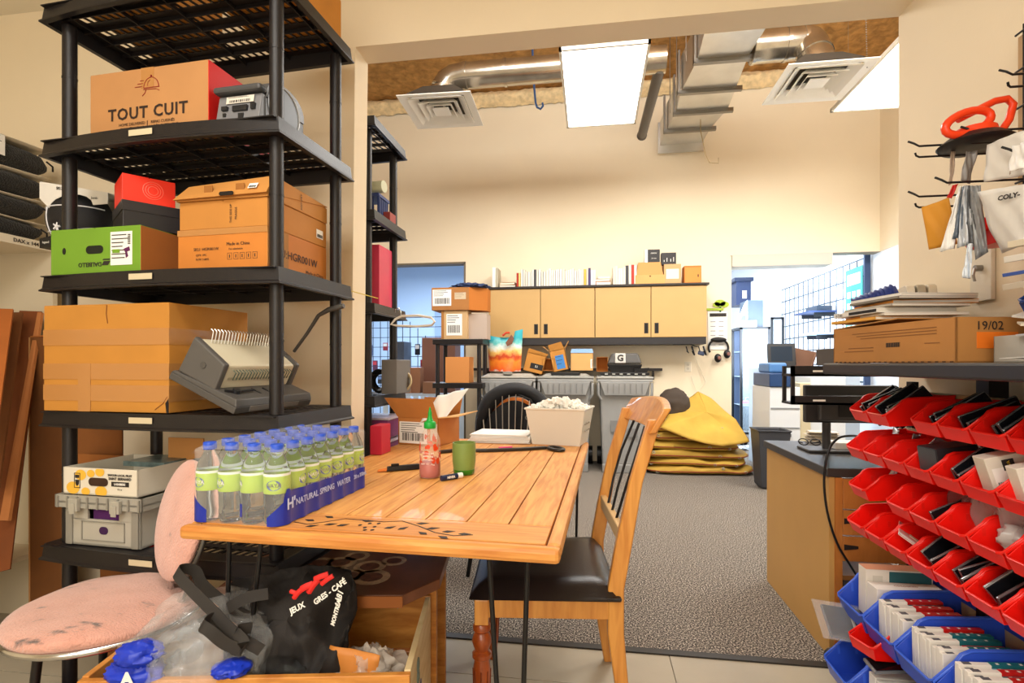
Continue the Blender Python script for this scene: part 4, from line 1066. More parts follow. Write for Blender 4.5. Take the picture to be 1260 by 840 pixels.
# ------------------------------------------------------------------ turned-leg dining chair
CW = wood_mat('dc9a48', 'c27a30', (10, 10, 1.2), .38, 4, .3)
CWD = wood_mat('b8581c', '8c3c10', (10, 10, 1.2), .35, 4, .4)
def dining_chair(p, rz):
    t = thing('dining_chair', 'honey wooden dining chair with black padded seat drawn up to the table', 'chair', p, rz)
    # local: x towards the back of the chair, y across; origin under the near front corner
    D, W, H = .40, .44, .43
    g = G()   # cushion
    def cush(a, b):
        x = -.035 + .45*a; y = -.03 + (.50)*b
        e = min(1, 6*min(a, 1-a, b, 1-b)); return Vector((x, y - .012*(1-a), H + .012 + .045*(1 - (1-e)**2.5) - .01*math.cos(2*(a-.5))*math.cos(2*(b-.5))))
    g.surf(cush, 18, 18); bl = G()
    P('seat', g, M('241c1b', .32, bump=.1, bscale=250), t, smooth=60)
    g = G(); g.box(-.035, .415, -.03, .47, H, H + .014); P('seat_board', g, M('1b1514', .5), t, bevel=.006)
    for x0, x1, y0, y1 in ((0, D, -.012, .012), (0, D, W - .012, W + .012), (-.012, .012, 0, W), (D - .012, D + .012, 0, W)):
        g = G(); g.box(x0, x1, y0, y1, H - .058, H - .001); P('apron', g, CW, t, bevel=.002)
    lp = [(.012, 0), (.014, .01), (.018, .03), (.021, .07), (.024, .16), (.026, .22), (.022, .245), (.029, .25), (.029, .262), (.02, .27), (.026, .285), (.03, .30), (.026, .315), (.020, .325), (.027, .333), (.027, .345), (.022, .352)]
    for y in (0, W):
        g = G(); g.lathe(lp, (0, y, 0), 20); o = P('front_leg', g, CWD, t, smooth=40)
        g = G(); g.box(-.021, .021, y - .021, y + .021, .352, H - .002); P('leg_block', g, CW, o, bevel=.003)
        gf = G()
        for k in range(8):
            a = 2*math.pi*k/8; gf.tube([(.0205*math.cos(a), y + .0205*math.sin(a), .07), (.0243*math.cos(a), y + .0243*math.sin(a), .16), (.0258*math.cos(a), y + .0258*math.sin(a), .215)], .0028, 5)
        for k in range(8): pass
        P('flutes', gf, M('7c320c', .4), o)['kind'] = 'stuff'
    prof = [(D + .045, 0), (D + .02, .15), (D, .33), (D, .46), (D + .025, .60), (D + .06, .78), (D + .115, .965)]
    for y in (0, W):
        g = G(); vs = []
        for i, (x, z) in enumerate(prof):
            wd = .024 if 1 < i < 5 else .019
            vs += [(x - wd, y - .014, z), (x + wd, y - .014, z), (x + wd, y + .014, z), (x - wd, y + .014, z)]
        fs = [(4*i + j, 4*i + (j+1) % 4, 4*i + 4 + (j+1) % 4, 4*i + 4 + j) for i in range(len(prof)-1) for j in range(4)] + [(3,2,1,0), tuple(len(vs) - 4 + j for j in range(4))]
        g.add(vs, fs); P('back_post', g, CW, t, bevel=.004, smooth=30)
    g = G()
    def crest(z, dz, n=12): return [(D + .105 + (z - .93)*.6 + .035*math.sin(math.pi*i/n), -.03 + (W + .06)*i/n, z + dz*math.sin(math.pi*i/n)) for i in range(n+1)]
    a = crest(.925, .0); b = crest(1.0, .02); k = len(a)
    vs = [(x - .012, y, z) for x, y, z in a] + [(x - .012, y, z) for x, y, z in b] + [(x + .012, y, z) for x, y, z in b] + [(x + .012, y, z) for x, y, z in a]
    fs = [(i, i+1, i+1+k, i+k) for i in range(k-1)] + [(i+k, i+1+k, i+1+2*k, i+2*k) for i in range(k-1)] + [(i+2*k, i+1+2*k, i+1+3*k, i+3*k) for i in range(k-1)] + [(i+3*k, i+1+3*k, i+1, i) for i in range(k-1)] + [(0, k, 2*k, 3*k), (k-1, 4*k-1, 3*k-1, 2*k-1)]
    g.add(vs, fs); P('crest_rail', g, CW, t, bevel=.005, smooth=40)
    g = G(); g.box(D + .012, D + .034, 0, W, .585, .635); P('lower_rail', g, M('d9b27a', .5), t, bevel=.004)
    for i, y in enumerate((.13, .22, .31)):
        g = G(); sg = (i - 1)*.02
        g.tube([(D + .023, y, .63), (D + .045, y + sg, .72), (D + .075, y + sg*1.3, .82), (D + .115, y, .93)], .0045, 7); P('back_rod', g, BLACKM, t, smooth=60)
    return t
p0 = at(593, 752, Z=.385); p0.z = 0
dining_chair(p0, R(6.5))

# ------------------------------------------------------------------ hoop-backed chair at the far side with a jacket
hc = at(617, 540, Y=2.78); hx = hc.x
ch = thing('spindle_chair', 'dark hoop-backed spindle chair on the far side of the table', 'chair', (hx, 2.95, 0), R(4))
g = G(); g.lathe([(.16, .43), (.2, .435), (.205, .45), (.19, .465), (.05, .458)], n=24); P('seat', g, BLACKM, ch, smooth=50)
for a in (-1, 1):
    for b in (-1, 1):
        g = G(); g.cyl((a*.13, b*.12, .44), (a*.19, b*.19, 0), .014, .011, 10); P('leg', g, BLACKM, ch, smooth=50)
hoop = [(-.185, .14, .45), (-.20, .15, .62), (-.185, .165, .80), (-.13, .175, .92), (0, .18, .975), (.13, .175, .92), (.185, .165, .80), (.20, .15, .62), (.185, .14, .45)]
g = G(); g.tube(hoop, .011, 8); P('hoop', g, BLACKM, ch, smooth=60)
for i in range(9):
    x = -.15 + i*.0375; g = G(); zt = .96 - 3.6*x*x
    g.tube([(x*.7, .13, .45), (x*.95, .15, .70), (x*1.1, .172, zt)], .0035, 6); P('spindle', g, M('b9b2a6', .3, .5), ch, smooth=60)
# jacket
jk = thing('jacket', 'black jacket with orange lining hung over the spindle chair back', 'jacket', (hx + .03, 2.95, .74), R(4))
g = G()
def jf(a, b):
    ang = math.pi*(1.0 - a); rr = .235 - .02*b
    x = rr*math.cos(ang); top = .275*math.sin(ang)**.8
    z = top - b*(.10 + .03*math.sin(9*a)); y = .205 - .045*math.sin(b*math.pi) + .012*math.sin(17*a + 3*b)
    return Vector((x, y, z))
g.surf(jf, 40, 8); P('collar', g, M('1a1a1d', .75), jk, smooth=60, solid=.012)
g = G(); g.surf(lambda a, b: Vector((-.17 + .34*a, .225 + .01*math.sin(12*a), .0 + (.19*math.sin(math.pi*(.1 + .8*a))**.7)*b - .17*(1-b))), 24, 8); P('lining', g, M('d9741c', .7), jk, smooth=60, solid=.004)
g = G(); g.surf(lambda a, b: Vector((-.185 + .37*a, .205 + .012*math.sin(14*a + 2*b), -.20 + (.372*math.sin(math.pi*(.12 + .76*a))**.5)*b)), 24, 8); P('sleeve', g, M('1e1d20', .75), jk, smooth=60, solid=.008)
g = G(); cc = (.085, .098, .08); g.tube([(cc[0] + .012*math.cos(t), cc[1], cc[2] + .012*math.sin(t)) for t in [2*math.pi*i/14 for i in range(14)]], .002, 5, closed=True); P('badge', g, M('8d8a80', .5), jk)
# ================================================================== foreground floor items
from mathutils import noise
def lump(fn, seed, amp, fr, ridged=True):
    off = Vector((seed*3.1, seed*1.7, seed*2.3))
    def f(a, b):
        p = fn(a, b); v = noise.noise(p*fr + off)
        if ridged: v = .5 - abs(v)*2
        w = noise.noise(p*fr*2.3 + off); w = (.5 - abs(w)*2)*.4
        return p, v + w
    return f
def crumple(c, r, seed, amp, fr, nu=40, nv=26, flat=0.0):
    """crumpled bag-like closed surface"""
    c = Vector(c); off = Vector((seed*3.1, seed*1.7, seed*2.3))
    def fn(a, b):
        n = Vector((math.sin(math.pi*b)*math.cos(2*math.pi*a), math.sin(math.pi*b)*math.sin(2*math.pi*a), -math.cos(math.pi*b)))
        d = 1 + amp*((.45 - abs(noise.noise(n*fr + off))*2) + .5*(.4 - abs(noise.noise(n*fr*2.4 + off))*2))
        z = n.z*r[2]*d
        if flat and z < -flat: z = -flat + (z + flat)*.1
        return c + Vector((n.x*r[0]*d, n.y*r[1]*d, z))
    g = G(); g.surf(fn, nu, nv, closed_u=True); return g
# --- pink fluffy vanity chair
PK = M('c98a78', .95, var=.18, scale=9, bump=.9, bscale=420, sheen=.6)
def pink_mat():
    m = bpy.data.materials.new('mat_pink_plush'); m.use_nodes = True; N = m.node_tree.nodes; L = m.node_tree.links; b = N['Principled BSDF']
    b.inputs['Roughness'].default_value = .95; b.inputs['Sheen Weight'].default_value = .5
    tc = N.new('ShaderNodeTexCoord'); mp = N.new('ShaderNodeMapping'); mp.inputs['Scale'].default_value = (1, 2.6, 1); mp.inputs['Rotation'].default_value = (0, 0, .5)
    L.new(tc.outputs['Object'], mp.inputs['Vector'])
    n = N.new('ShaderNodeTexNoise'); n.inputs['Scale'].default_value = 11; n.inputs['Detail'].default_value = 6; L.new(mp.outputs[0], n.inputs['Vector'])
    r = N.new('ShaderNodeValToRGB'); e = r.color_ramp.elements
    e[0].position = .30; e[0].color = lin('6a5853') + (1,); e[1].position = .38; e[1].color = lin('d49a88') + (1,)
    k = e.new(.62); k.color = lin('dda594') + (1,)
    L.new(n.outputs['Fac'], r.inputs['Fac']); L.new(r.outputs[0], b.inputs['Base Color'])
    n2 = N.new('ShaderNodeTexNoise'); n2.inputs['Scale'].default_value = 130; n2.inputs['Detail'].default_value = 5; L.new(mp.outputs[0], n2.inputs['Vector'])
    bp = N.new('ShaderNodeBump'); bp.inputs['Strength'].default_value = .9; bp.inputs['Distance'].default_value = .006; L.new(n2.outputs['Fac'], bp.inputs['Height']); L.new(bp.outputs[0], b.inputs['Normal'])
    return m
PK = pink_mat()
def cam_pt(r, z, Z): return _r*r + _f*z + Vector((0, 0, Z))
SC = cam_pt(-1.10, 1.455, 0)
pc_ = thing('vanity_chair', 'round pink plush chair with scuffed seat and chrome rim at lower left', 'chair', SC, R(8.5))
sr = .218
g = G(); g.lathe([(.02, .435), (sr*.8, .437), (sr, .444), (sr + .012, .458), (sr + .008, .476), (sr - .02, .490), (sr*.6, .503), (.01, .505)], n=48)
for i, v in enumerate(g.v):
    p = Vector(v); n_ = noise.noise(p*6); g.v[i] = tuple(p + Vector((0, 0, .012*n_)))
P('seat', g, PK, pc_, smooth=80)
g = G(); g.tube([((sr + .004)*math.cos(t), (sr + .004)*math.sin(t), .447) for t in [2*math.pi*i/48 for i in range(48)]], .010, 8, closed=True); P('chrome_rim', g, CHROME, pc_, smooth=60)
# backrest oval on two stems
bp_ = SC; bl = Matrix.Rotation(R(-8.5), 3, 'Z') @ (cam_pt(-.935, 1.49, 0) - SC)
Bm = Matrix.Translation((bl.x, bl.y, .695)) @ Matrix.Rotation(R(-38), 4, 'Z') @ Matrix.Rotation(R(-14), 4, 'X') @ Matrix.Rotation(R(-14), 4, 'Y')
g = G(); g.surf(lambda a, b: Bm @ Vector((.135*math.sin(math.pi*b)*math.cos(2*math.pi*a), .032*math.sin(math.pi*b)*math.sin(2*math.pi*a), -.165*math.cos(math.pi*b))), 36, 24, closed_u=True); P('backrest', g, PK, pc_, smooth=80)
g = G(); g.tube([Bm @ Vector((.135*math.cos(t), .016, .165*math.sin(t))) for t in [2*math.pi*i/40 for i in range(40)]], .007, 6, closed=True); P('back_frame', g, M('6a6762', .3, .8), pc_, smooth=60)
for s in (-1, 1):
    g = G(); a = Bm @ Vector((s*.05, .02, -.14)); g.tube([a, a + Vector((0, -.0, -.04)), (a.x*.8, a.y*.8, .45)], .009, 8); P('back_stem', g, CHROME, pc_, smooth=60)
for a in (45, 135, 225, 315):
    g = G(); x, y = math.cos(R(a)), math.sin(R(a)); g.cyl((x*.15, y*.15, .42), (x*.19, y*.19, 0), .011, n=10); P('leg', g, M('2a2726', .4, .5), pc_, smooth=50)
# red bag on the floor under it
g = crumple((0, 0, .14), (.15, .12, .14), 5, .25, 1.6, flat=.13); c = cam_pt(-.90, 1.28, 0)
o = P('duffel_bag', g, M('b3120c', .5), smooth=60); o.location = cam_pt(-1.03, 1.30, 0.0); tag(o, 'red nylon bag lying under the pink chair', 'bag')
g = crumple((0, 0, .05), (.17, .13, .05), 8, .15, 1.6, flat=.048); o = P('folded_cloth', g, M('1b191a', .8), smooth=60); 
o.location = cam_pt(-1.45, 1.62, 0.0); tag(o, 'black folded cloth on the floor by the tall cardboard', 'cloth')
g = crumple((0, 0, .07), (.075, .06, .06), 11, .35, 2.0); o = P('candy_bag', g, M('c01818', .25), smooth=60); o.location = cam_pt(-1.29, 1.86, .45); 
tag(o, 'small shiny red bag peeking out beneath the rack shelf', 'bag')
g = G(); g.box(-.10, .10, -.08, .08, 0, .458); o = P('cardboard_box', g, CARDD, bevel=.003); o.location = cam_pt(-1.29, 1.86, 0.0); o.rotation_euler = (0,0,R(5)); tag(o, 'dark brown carton on the floor beneath the rack', 'box')

# --- white bookcase at the far left, its open front turned to the right
XC = -2.38; ZC2 = 1.63
bc_ = thing('bookcase', 'cream open bookcase at the left edge of the photograph', 'cabinet', (XC, 0, 0))
IV = M('d8cbb0', .6)
g = G(); g.box(-.36, 0, 2.03, 2.05, 0, ZC2); P('side_panel', g, IV, bc_)
g = G(); g.box(-.36, 0, .9, .92, 0, ZC2); P('side_panel', g, IV, bc_)
g = G(); g.box(-.36, -.34, .92, 2.03, 0, ZC2); P('back_panel', g, IV, bc_)
for z in (ZC2, ): g = G(); g.box(-.36, .01, .9, 2.06, z, z + .035); P('top_board', g, M('e3d8c2', .5), bc_)
g = G(); g.box(-.34, 0, .92, 2.03, .3, .32); P('shelf_board', g, IV, bc_)
lettering(bc_, 'DAX x 144 PCS', .022, (.0115, 1.93, ZC2 + .016), xd=(0,1,0), mat=PRINT, bold=.0004); lettering(bc_, '# 2', .026, (.0115, 1.70, ZC2 + .016), xd=(0,1,0), mat=PRINT, bold=.0006)
FZ = M('15130f', 1.0, var=.3, scale=60, bump=1.0, bscale=160, sheen=.2)
zb = ZC2 + .037
for k in range(4):
    t = thing('folded_fleece', ['lowest black fluffy folded fleece on the bookcase', 'second black fleece from the bottom of the bookcase pile', 'third black fleece from the bottom of the bookcase pile', 'topmost black fleece on the bookcase with a paper tag'][k], 'textile', (XC - .17 + .01*k, 1.80, zb), 0, 'black fleeces piled on the bookcase')
    g = G(); hh = (.08, .08, .085, .10)[k]; sd = k*7.3
    def ff(a, b):
        th = 2*math.pi*a; r0 = abs(math.cos(th))**.35*math.copysign(1, math.cos(th)); r1 = abs(math.sin(th))**.35*math.copysign(1, math.sin(th))
        s = math.sin(math.pi*b)**.35
        p = Vector((.16*r0*s, .22*r1*s, hh/2 - hh/2*math.copysign(abs(math.cos(math.pi*b))**.7, math.cos(math.pi*b))))
        return p + Vector((1, 1, .3))*.012*noise.noise(p*22 + Vector((sd, 0, 0)))
    g.surf(ff, 48, 14, closed_u=True); P('fleece', g, FZ, t, smooth=80)
    g = G(); g.surf(lambda a, b: Vector((-.15 + .318*a, -.2 + .41*b, hh + .004 + .01*math.sin(3*a + 2*b + k))), 8, 8); P('tissue_sheet', g, M('d8cdb8', .7), t, smooth=60, solid=.002)
    if k == 3: sticker(t, (.166, -.02, .07), (0, 1, 0), (0, 0, 1), .07, .085, PAPER, lines=3, name='paper_tag'); 
    g = G(); g.tube([(.155, .19, hh*.7), (.175, .20, hh*.5), (.17, .205, hh*.3)], .004, 5); P('cord_loop', g, BLACKM, t)
    zb += hh + .012
# leaning cardboard sheets in front of it
def lean_sheet(label, uvs, dd, mat, t=.008, Y=None):
    """a sheet with its four corners measured: top-left, top-right, bottom-right, bottom-left with own depths"""
    pts = [at(u, v, Y=y) for (u, v, y) in uvs]
    c = pts[3].copy(); c.z = min(pts[2].z, pts[3].z)
    q = [p - c for p in pts]; n = (q[1] - q[0]).cross(q[3] - q[0]).normalized()
    g = G(); g.slab(q, n, t if n.y > 0 else -t); o = P('cardboard_sheet', g, mat); o.location = c
    return tag(o, label, 'cardboard')
lean_sheet('orange-brown cardboard sheet leaning at the very left edge', [(-40, 378, 1.80), (16, 380, 1.86), (-8, 560, 1.5), (-60, 560, 1.45)], 0, M('b5662a', .8, var=.1))
lean_sheet('second dark cardboard sheet leaning at the left, narrow edge lit', [(16, 384, 1.93), (27, 384, 1.93), (-2, 600, 1.62), (-30, 600, 1.62)], 0, M('7c4a22', .8, var=.1))
lean_sheet('long reddish-brown cardboard sheet leaning at the left with a bright edge', [(24, 382, 1.99), (51, 383, 2.02), (12, 700, 1.66), (-70, 720, 1.60)], 0, M('7d4218', .75, var=.15))
g = G()
e = [at(49, 384, Y=2.0), at(32, 490, Y=1.9), at(4, 640, Y=1.70)]
lean_sheet('bright cut edge strip of corrugated cardboard leaning in front of the dark sheets', [(46, 384, 1.98), (51, 384, 1.98), (10, 640, 1.68), (-1, 640, 1.66)], 0, M('c07a42', .8, var=.1), t=.012)
# tall flattened carton beside the rack: two faces meeting at an edge
ye = 1.93
tf = thing('cardboard_box', 'tall dark brown carton standing on the floor left of the rack', 'box', (at(37, 600, Y=ye).x, ye, 0.0), R(2))
ht = at(37, 415, Y=ye).z
g = G(); g.box(0, .20, 0, .006, 0, ht); P('front_face', g, M('7a4a20', .85, var=.12), tf)
g = G(); g.slab([(0, 0, 0), (-.13, .12, 0), (-.13, .12, ht*.45), (0, 0, ht*.5)], (-.7, -.7, 0), -.006); P('side_face', g, M('96552a', .85, var=.12), tf)
g = G(); g.box(-.004, .001, -.003, .006, 0, ht); P('corrugated_edge', g, M('c8935c', .8), tf)
g = G(); g.slab([(0, 0, ht), (.2, 0, ht + .01), (.2, .10, ht - .02), (0, .10, ht - .03)], (0,0,1), .006); P('flap', g, M('a8642c', .85), tf)

# --- wooden crate with bags
KW = wood_mat('cf8d3f', 'ae6a26', (2, 2, 10), .5, 5, .1); KWL = wood_mat('dcc69a', 'c8ab78', (2, 2, 10), .6, 5, .05)
KF = Frame(cam_pt(-.94, 1.14, 0), R(8.54) + R(2))
kw, kd, kh = .715, .40, .45
k_ = thing('wooden_crate', 'open wooden crate with metal corner clips holding bags, bottom centre', 'crate', KF.loc, KF.rz)
g = G(); g.box(0, kw, kd - .015, kd, 0, kh); P('back_board', g, KW, k_, bevel=.002)
g = G(); g.box(0, kw, 0, .015, 0, kh - .005); P('front_board', g, KW, k_, bevel=.002)
g = G(); g.box(kw - .015, kw, .015, kd - .015, 0, kh - .002); P('side_board', g, KWL, k_, bevel=.002)
g = G(); g.box(0, .015, .015, kd - .015, 0, kh - .002); P('side_board', g, KW, k_, bevel=.002)
g = G(); g.box(.015, kw - .015, .015, kd - .015, .0, .015); P('bottom_board', g, KW, k_)
g = G(); g.box(.4, kw - .02, .19, .21, kh - .09, kh - .055); P('cross_bar', g, wood_mat('b0703a', '8a4f22', (10, 2, 2)), k_, bevel=.003)
for x in (.62,):
    g = G(); g.slab([(x - .018, kd - .016, kh + .001), (x + .018, kd - .016, kh + .001), (x + .015, kd - .016, kh - .022), (x, kd - .016, kh - .034), (x - .015, kd - .016, kh - .022)], (0,-1,0), .002); P('metal_clip', g, STEEL, k_)
g = G(); g.slab([(x_, kd - .016, z_) for x_, z_ in ((.02, kh+.001), (.05, kh+.001), (.05, kh-.02), (.02, kh-.02))], (0,-1,0), .002); P('metal_clip', g, STEEL, k_)
for y, z in ((.12, .40), (.12, .372)):
    g = G(); g.tube([(kw + .001, y + .013*math.cos(t), z + .014*math.sin(t)) for t in [2*math.pi*i/16 for i in range(16)]], .003, 5, closed=True); P('stencil_mark', g, M('6e7c78', .6), k_)
g = G(); g.slab([(kw + .0005, .17 + .012*math.cos(t), .32 + .016*math.sin(t)) for t in [2*math.pi*i/14 for i in range(14)]], (1,0,0), .0008); P('blue_dot', g, M('284a86', .6), k_)
# crumpled paper / foil pieces in the crate
CLR = M('f4f4f2', .08, alpha=.16, bump=1.0, bscale=22, spec=1.0)
g = crumple((0, 0, 0), (.085, .075, .07), 21, .5, 2.2, 40, 28); o = P('cellophane', g, M('fff4e6', .06, alpha=.35, bump=1, bscale=30), smooth=70); o.location = KF.w((.60, .13, kh - .09)); tag(o, 'crumpled clear cellophane at the right inside the wooden crate', 'wrapper')
g = G(); g.surf(sheetfn((0, 0, 0), (.14, 0, 0), (.16, .02, .13), (.03, .03, .14), .005, 6), 8, 8); o = P('food_wrapper', g, M('d98a3c', .5), smooth=60, solid=.002); o.location = KF.w((.47, .10, kh - .14)); tag(o, 'orange paper wrapper with red and yellow print inside the crate', 'wrapper')
g = G(); g.box(.03, .055, -.004, -.0, .03, .06); P('red_print', g, M('c5201a', .5), o); g = G(); g.box(.06, .10, -.004, -.0, .02, .05); P('yellow_print', g, M('e8b020', .5), o)
# filler under the bags
g = G(); g.box(.03, kw - .28, .03, kd - .03, .016, kh - .12); o = P('packed_carton', g, CARD, bevel=.004); o.location = KF.loc; o.rotation_euler = (0,0,KF.rz); tag(o, 'carton packed in the left of the wooden crate under the bags', 'box')
# clear plastic bag of bottles
pb_ = thing('plastic_bag', 'clear crinkled plastic bag with blue printed wrap, bottom left of the crate', 'bag', KF.w((.22, .14, kh - .115)), KF.rz)
g = crumple((-.02, 0, .08), (.19, .155, .15), 31, .18, 1.5, 72, 48, flat=.10); P('film', g, CLR, pb_, smooth=70)
g = crumple((.0, .0, .05), (.15, .12, .11), 37, .3, 2.0, 48, 32, flat=.09); P('inner_film', g, M('c9d0d6', .12, alpha=.22, bump=1, bscale=20, spec=1.0), pb_, smooth=70)
for k, (x, y, z, rx) in enumerate(((-.06, .02, .09, 1.2), (.03, .05, .10, 1.5), (.08, -.02, .07, 1.3))):
    g = G(); g.lathe(prof, n=16, m=Matrix.Translation((x, y, z)) @ Matrix.Rotation(rx, 4, 'X') @ Matrix.Rotation(.6*k, 4, 'Y')); P('bottle', g, BOT, pb_, smooth=60)
for k, (x, z, rx, rz_, s) in enumerate(((-.10, .158, .05, .026, 1), (-.11, .115, .06, .032, 2), (.10, .122, .04, .014, 3))):
    g = crumple((x, -.12, z), (rx, .035, rz_), 50 + s, .24, 1.7, 36, 22); P('blue_wrap', g, M('1a36b8', .35), pb_, smooth=60)
lettering(pb_, 'A', .035, (-.10, -.160, .125), mat=WHITE, bold=.002)
# black tote bag slumped over it
tt = thing('tote_bag', 'black fabric tote bag with red logo and white lettering slumped over the crate', 'bag', KF.w((.42, .17, kh + .02)), KF.rz)
TOX = -.045
TB = M('262220', .78, bump=.15, bscale=300)
def tote(seed):
    off = Vector((seed, 0, 0))
    outline = [(-.15, .02), (-.15, .11), (-.05, .135), (.06, .15), (.14, .145), (.165, .10), (.165, -.02), (.155, -.13), (.12, -.20), (.03, -.15), (-.06, -.115), (-.15, -.10), (-.13, -.03), (-.07, .0)]
    n = len(outline)
    def fn(a, b):
        t = a*n; i = int(t) % n; f = t - int(t); p = Vector((outline[i][0]*(1-f) + outline[(i+1) % n][0]*f, outline[i][1]*(1-f) + outline[(i+1) % n][1]*f, 0))
        s = math.sin(math.pi*b); q = Vector((.03, 0, 0)).lerp(p, s**.7)
        side = -math.cos(math.pi*b)
        h = .055*side*(1 - .5*s)
        rg = (.4 - abs(noise.noise(Vector((q.x*9, q.y*9, side*.8)) + off))*2)
        rg2 = (.4 - abs(noise.noise(Vector((q.x*22, q.y*14, side*.8)) + off))*2)
        # tilt: the sheet leans back, top edge high
        d = h + .055*rg + .018*rg2
        return Vector((q.x + TOX, q.y*.55 - d*.75, q.y*.83 + d*.6))
    return fn
g = G(); g.surf(tote(4.2), 96, 48, closed_u=True); P('body', g, TB, tt, smooth=70)
def tl(u, v, y): 
    w = KF.hit(u, v, y=y); return Vector((w.x - .42, w.y - .17, w.z - kh - .02))
TBS = M('2b2724', .7)
for pts in ([(322, 800, .04), (290, 780, .03), (262, 752, .04), (238, 728, .06), (218, 706, .08), (222, 700, .10), (240, 702, .12), (252, 722, .12), (292, 752, .13), (330, 766, .13)],
            [(300, 800, .02), (278, 792, .01), (258, 776, .0), (248, 768, .01), (262, 760, .04), (276, 776, .04), (288, 798, .03), (300, 790, .02), (290, 776, .03), (310, 772, .05)],
            [(246, 768, .09), (280, 748, .10), (305, 735, .10), (330, 730, .10)]):
    P3 = [tl(*p) for p in pts]
    # smooth the path
    sm_ = []
    for i in range(len(P3) - 1):
        p_1, p0_, p1_, p2_ = P3[max(i-1, 0)], P3[i], P3[i+1], P3[min(i+2, len(P3)-1)]
        for s in range(5):
            t = s/5; sm_.append(.5*((2*p0_) + (p1_ - p_1)*t + (2*p_1 - 5*p0_ + 4*p1_ - p2_)*t*t + (3*p0_ - p_1 - 3*p1_ + p2_)*t**3))
    sm_.append(P3[-1]); g = G(); g.ribbon(sm_, (.5, .2, 1), .026, .0015); P('strap', g, TBS, tt, smooth=60)
def on_tote(u, v):
    return tl(u, v, .045)
RDL = M('d4201a', .6)
o = lettering(tt, 'CLUB 8 GAMES', .001, (0, 0, -.5)) if False else None
def tot_txt(s, sz, u, v, ang, mat=WHITE, y=.05):
    p = tl(u, v, y); ca, sa = math.cos(ang), math.sin(ang)
    lettering(tt, s, sz, p, xd=(ca, -.15, sa), yd=(-sa, .3, ca), mat=mat, bold=.0006)
tot_txt('GRES - CAFÉ', .017, 406, 728, .62); tot_txt('JEUX', .018, 366, 748, .5); tot_txt('181', .020, 418, 733, 1.2); tot_txt('MONTRÉAL', .014, 414, 752, 1.25)
g = G()
for (u0, v0, u1, v1, r_) in ((362, 735, 372, 724, .006), (372, 724, 385, 718, .008), (380, 728, 392, 712, .007), (388, 712, 404, 706, .007), (396, 718, 410, 708, .006), (366, 730, 358, 727, .005)):
    a, b = tl(u0, v0, .045), tl(u1, v1, .045); g.tube([a, (a+b)/2 + Vector((0, -.004, .002)), b], r_, 6)
P('red_logo', g, RDL, tt, smooth=60)

# --- low table with a decoupage top behind the crate
q_ = at(541, 712, Z=.50) - _f*.11; LF = Frame((q_.x, q_.y, 0), R(8.5))
lt = thing('end_table', 'low wooden table with a dark top pasted with plate pictures, under the dining table', 'table', LF.loc, LF.rz)
lw_, ld_ = .62, .40
g = G(); g.slab([(-lw_, 0, .47), (-.085, 0, .47), (0, .11, .47), (0, ld_, .47), (-lw_, ld_, .47)], (0,0,1), .03)
P('top', g, M('7e4e34', .3, var=.3, scale=10), lt, bevel=.002)
g = G(); g.box(-lw_, -.085, -.006, .0, .468, .499); P('top_edge', g, M('9a5a28', .5), lt)
for x in (-.028, -lw_ + .02):
    for y in (.15, ld_ - .04):
        g = G(); g.box(x - .014, x + .014, y - .014, y + .014, 0, .47); P('leg', g, KW, lt, bevel=.002)
PL_ = M('dcbc94', .4, var=.4, scale=40)
for u, v, r_ in ((392, 693, .05), (419, 692, .05), (455, 697, .05), (409, 705, .05), (457, 710, .055), (430, 708, .045), (485, 690, .04), (380, 703, .045), (440, 684, .04)):
    p = LF.hit(u, v, z=.5)
    g = G(); g.slab([(p.x + r_*math.cos(t), p.y + r_*math.sin(t), .5003) for t in [2*math.pi*i/20 for i in range(20)]], (0,0,1), .0004); o = P('plate_picture', g, PL_, lt)
    g = G(); g.slab([(p.x + .6*r_*math.cos(t), p.y + .6*r_*math.sin(t), .5009) for t in [2*math.pi*i/16 for i in range(16)]], (0,0,1), .0003); P('food_print', g, M('7c4c3a', .5, var=.5, scale=60), o)
# ================================================================== back wall: cabinets, books, boxes
YC = 5.93
LAM = M('c49f66', .55, var=.04, scale=3)
cz1 = at(735, 353, Y=YC).z; cz0 = at(735, 415.5, Y=YC).z
ux = [601, 665, 732, 801, 870]
X_ = [at(u, 385, Y=YC).x for u in ux]
for k in range(2):
    xa, xb = X_[2*k], X_[2*k+2]; xm = X_[2*k+1]
    t = thing('wall_cabinet', ['left tan two-door wall cabinet beneath the row of white books', 'right tan two-door wall cabinet beneath the small cartons'][k], 'cabinet', (xa, YC, cz0))
    g = G(); g.box(.003, xb - xa - .003, .02, YB - YC - .002, 0, cz1 - cz0 - .001); P('body', g, M('7a5c30', .7), t)
    for a, b, s in ((xa, xm, 1), (xm, xb, -1)):
        g = G(); g.box(a - xa + .004, b - xa - .004, 0, .018, .004, cz1 - cz0 - .006); d = P('door', g, LAM, t, bevel=.002)
        hx = (b - xa - .05) if s > 0 else (a - xa + .06)
        g = G(); g.box(hx - .022, hx + .022, -.003, .001, .045, .16); h = P('handle', g, M('2a2522', .5), d, bevel=.002)
        g = G(); g.box(hx - .013, hx + .013, -.0035, -.0025, .055, .15); P('recess', g, M('0e0c0b', .7), h)
g = G(); g.box(X_[0], X_[4] + .02, YC - .02, YB - .002, cz1 + .0005, cz1 + .022); tag(P('cabinet_top', g, M('2e2723', .5)), 'dark top board running over both wall cabinets', 'board')
g = G(); g.box(X_[0], X_[4] - .01, YC - .002, YB - .002, cz0 - .075, cz0 - .001); tag(P('valance_rail', g, M('2c2a2c', .5)), 'black rail running under both wall cabinets', 'rail')
zt = cz1 + .0225
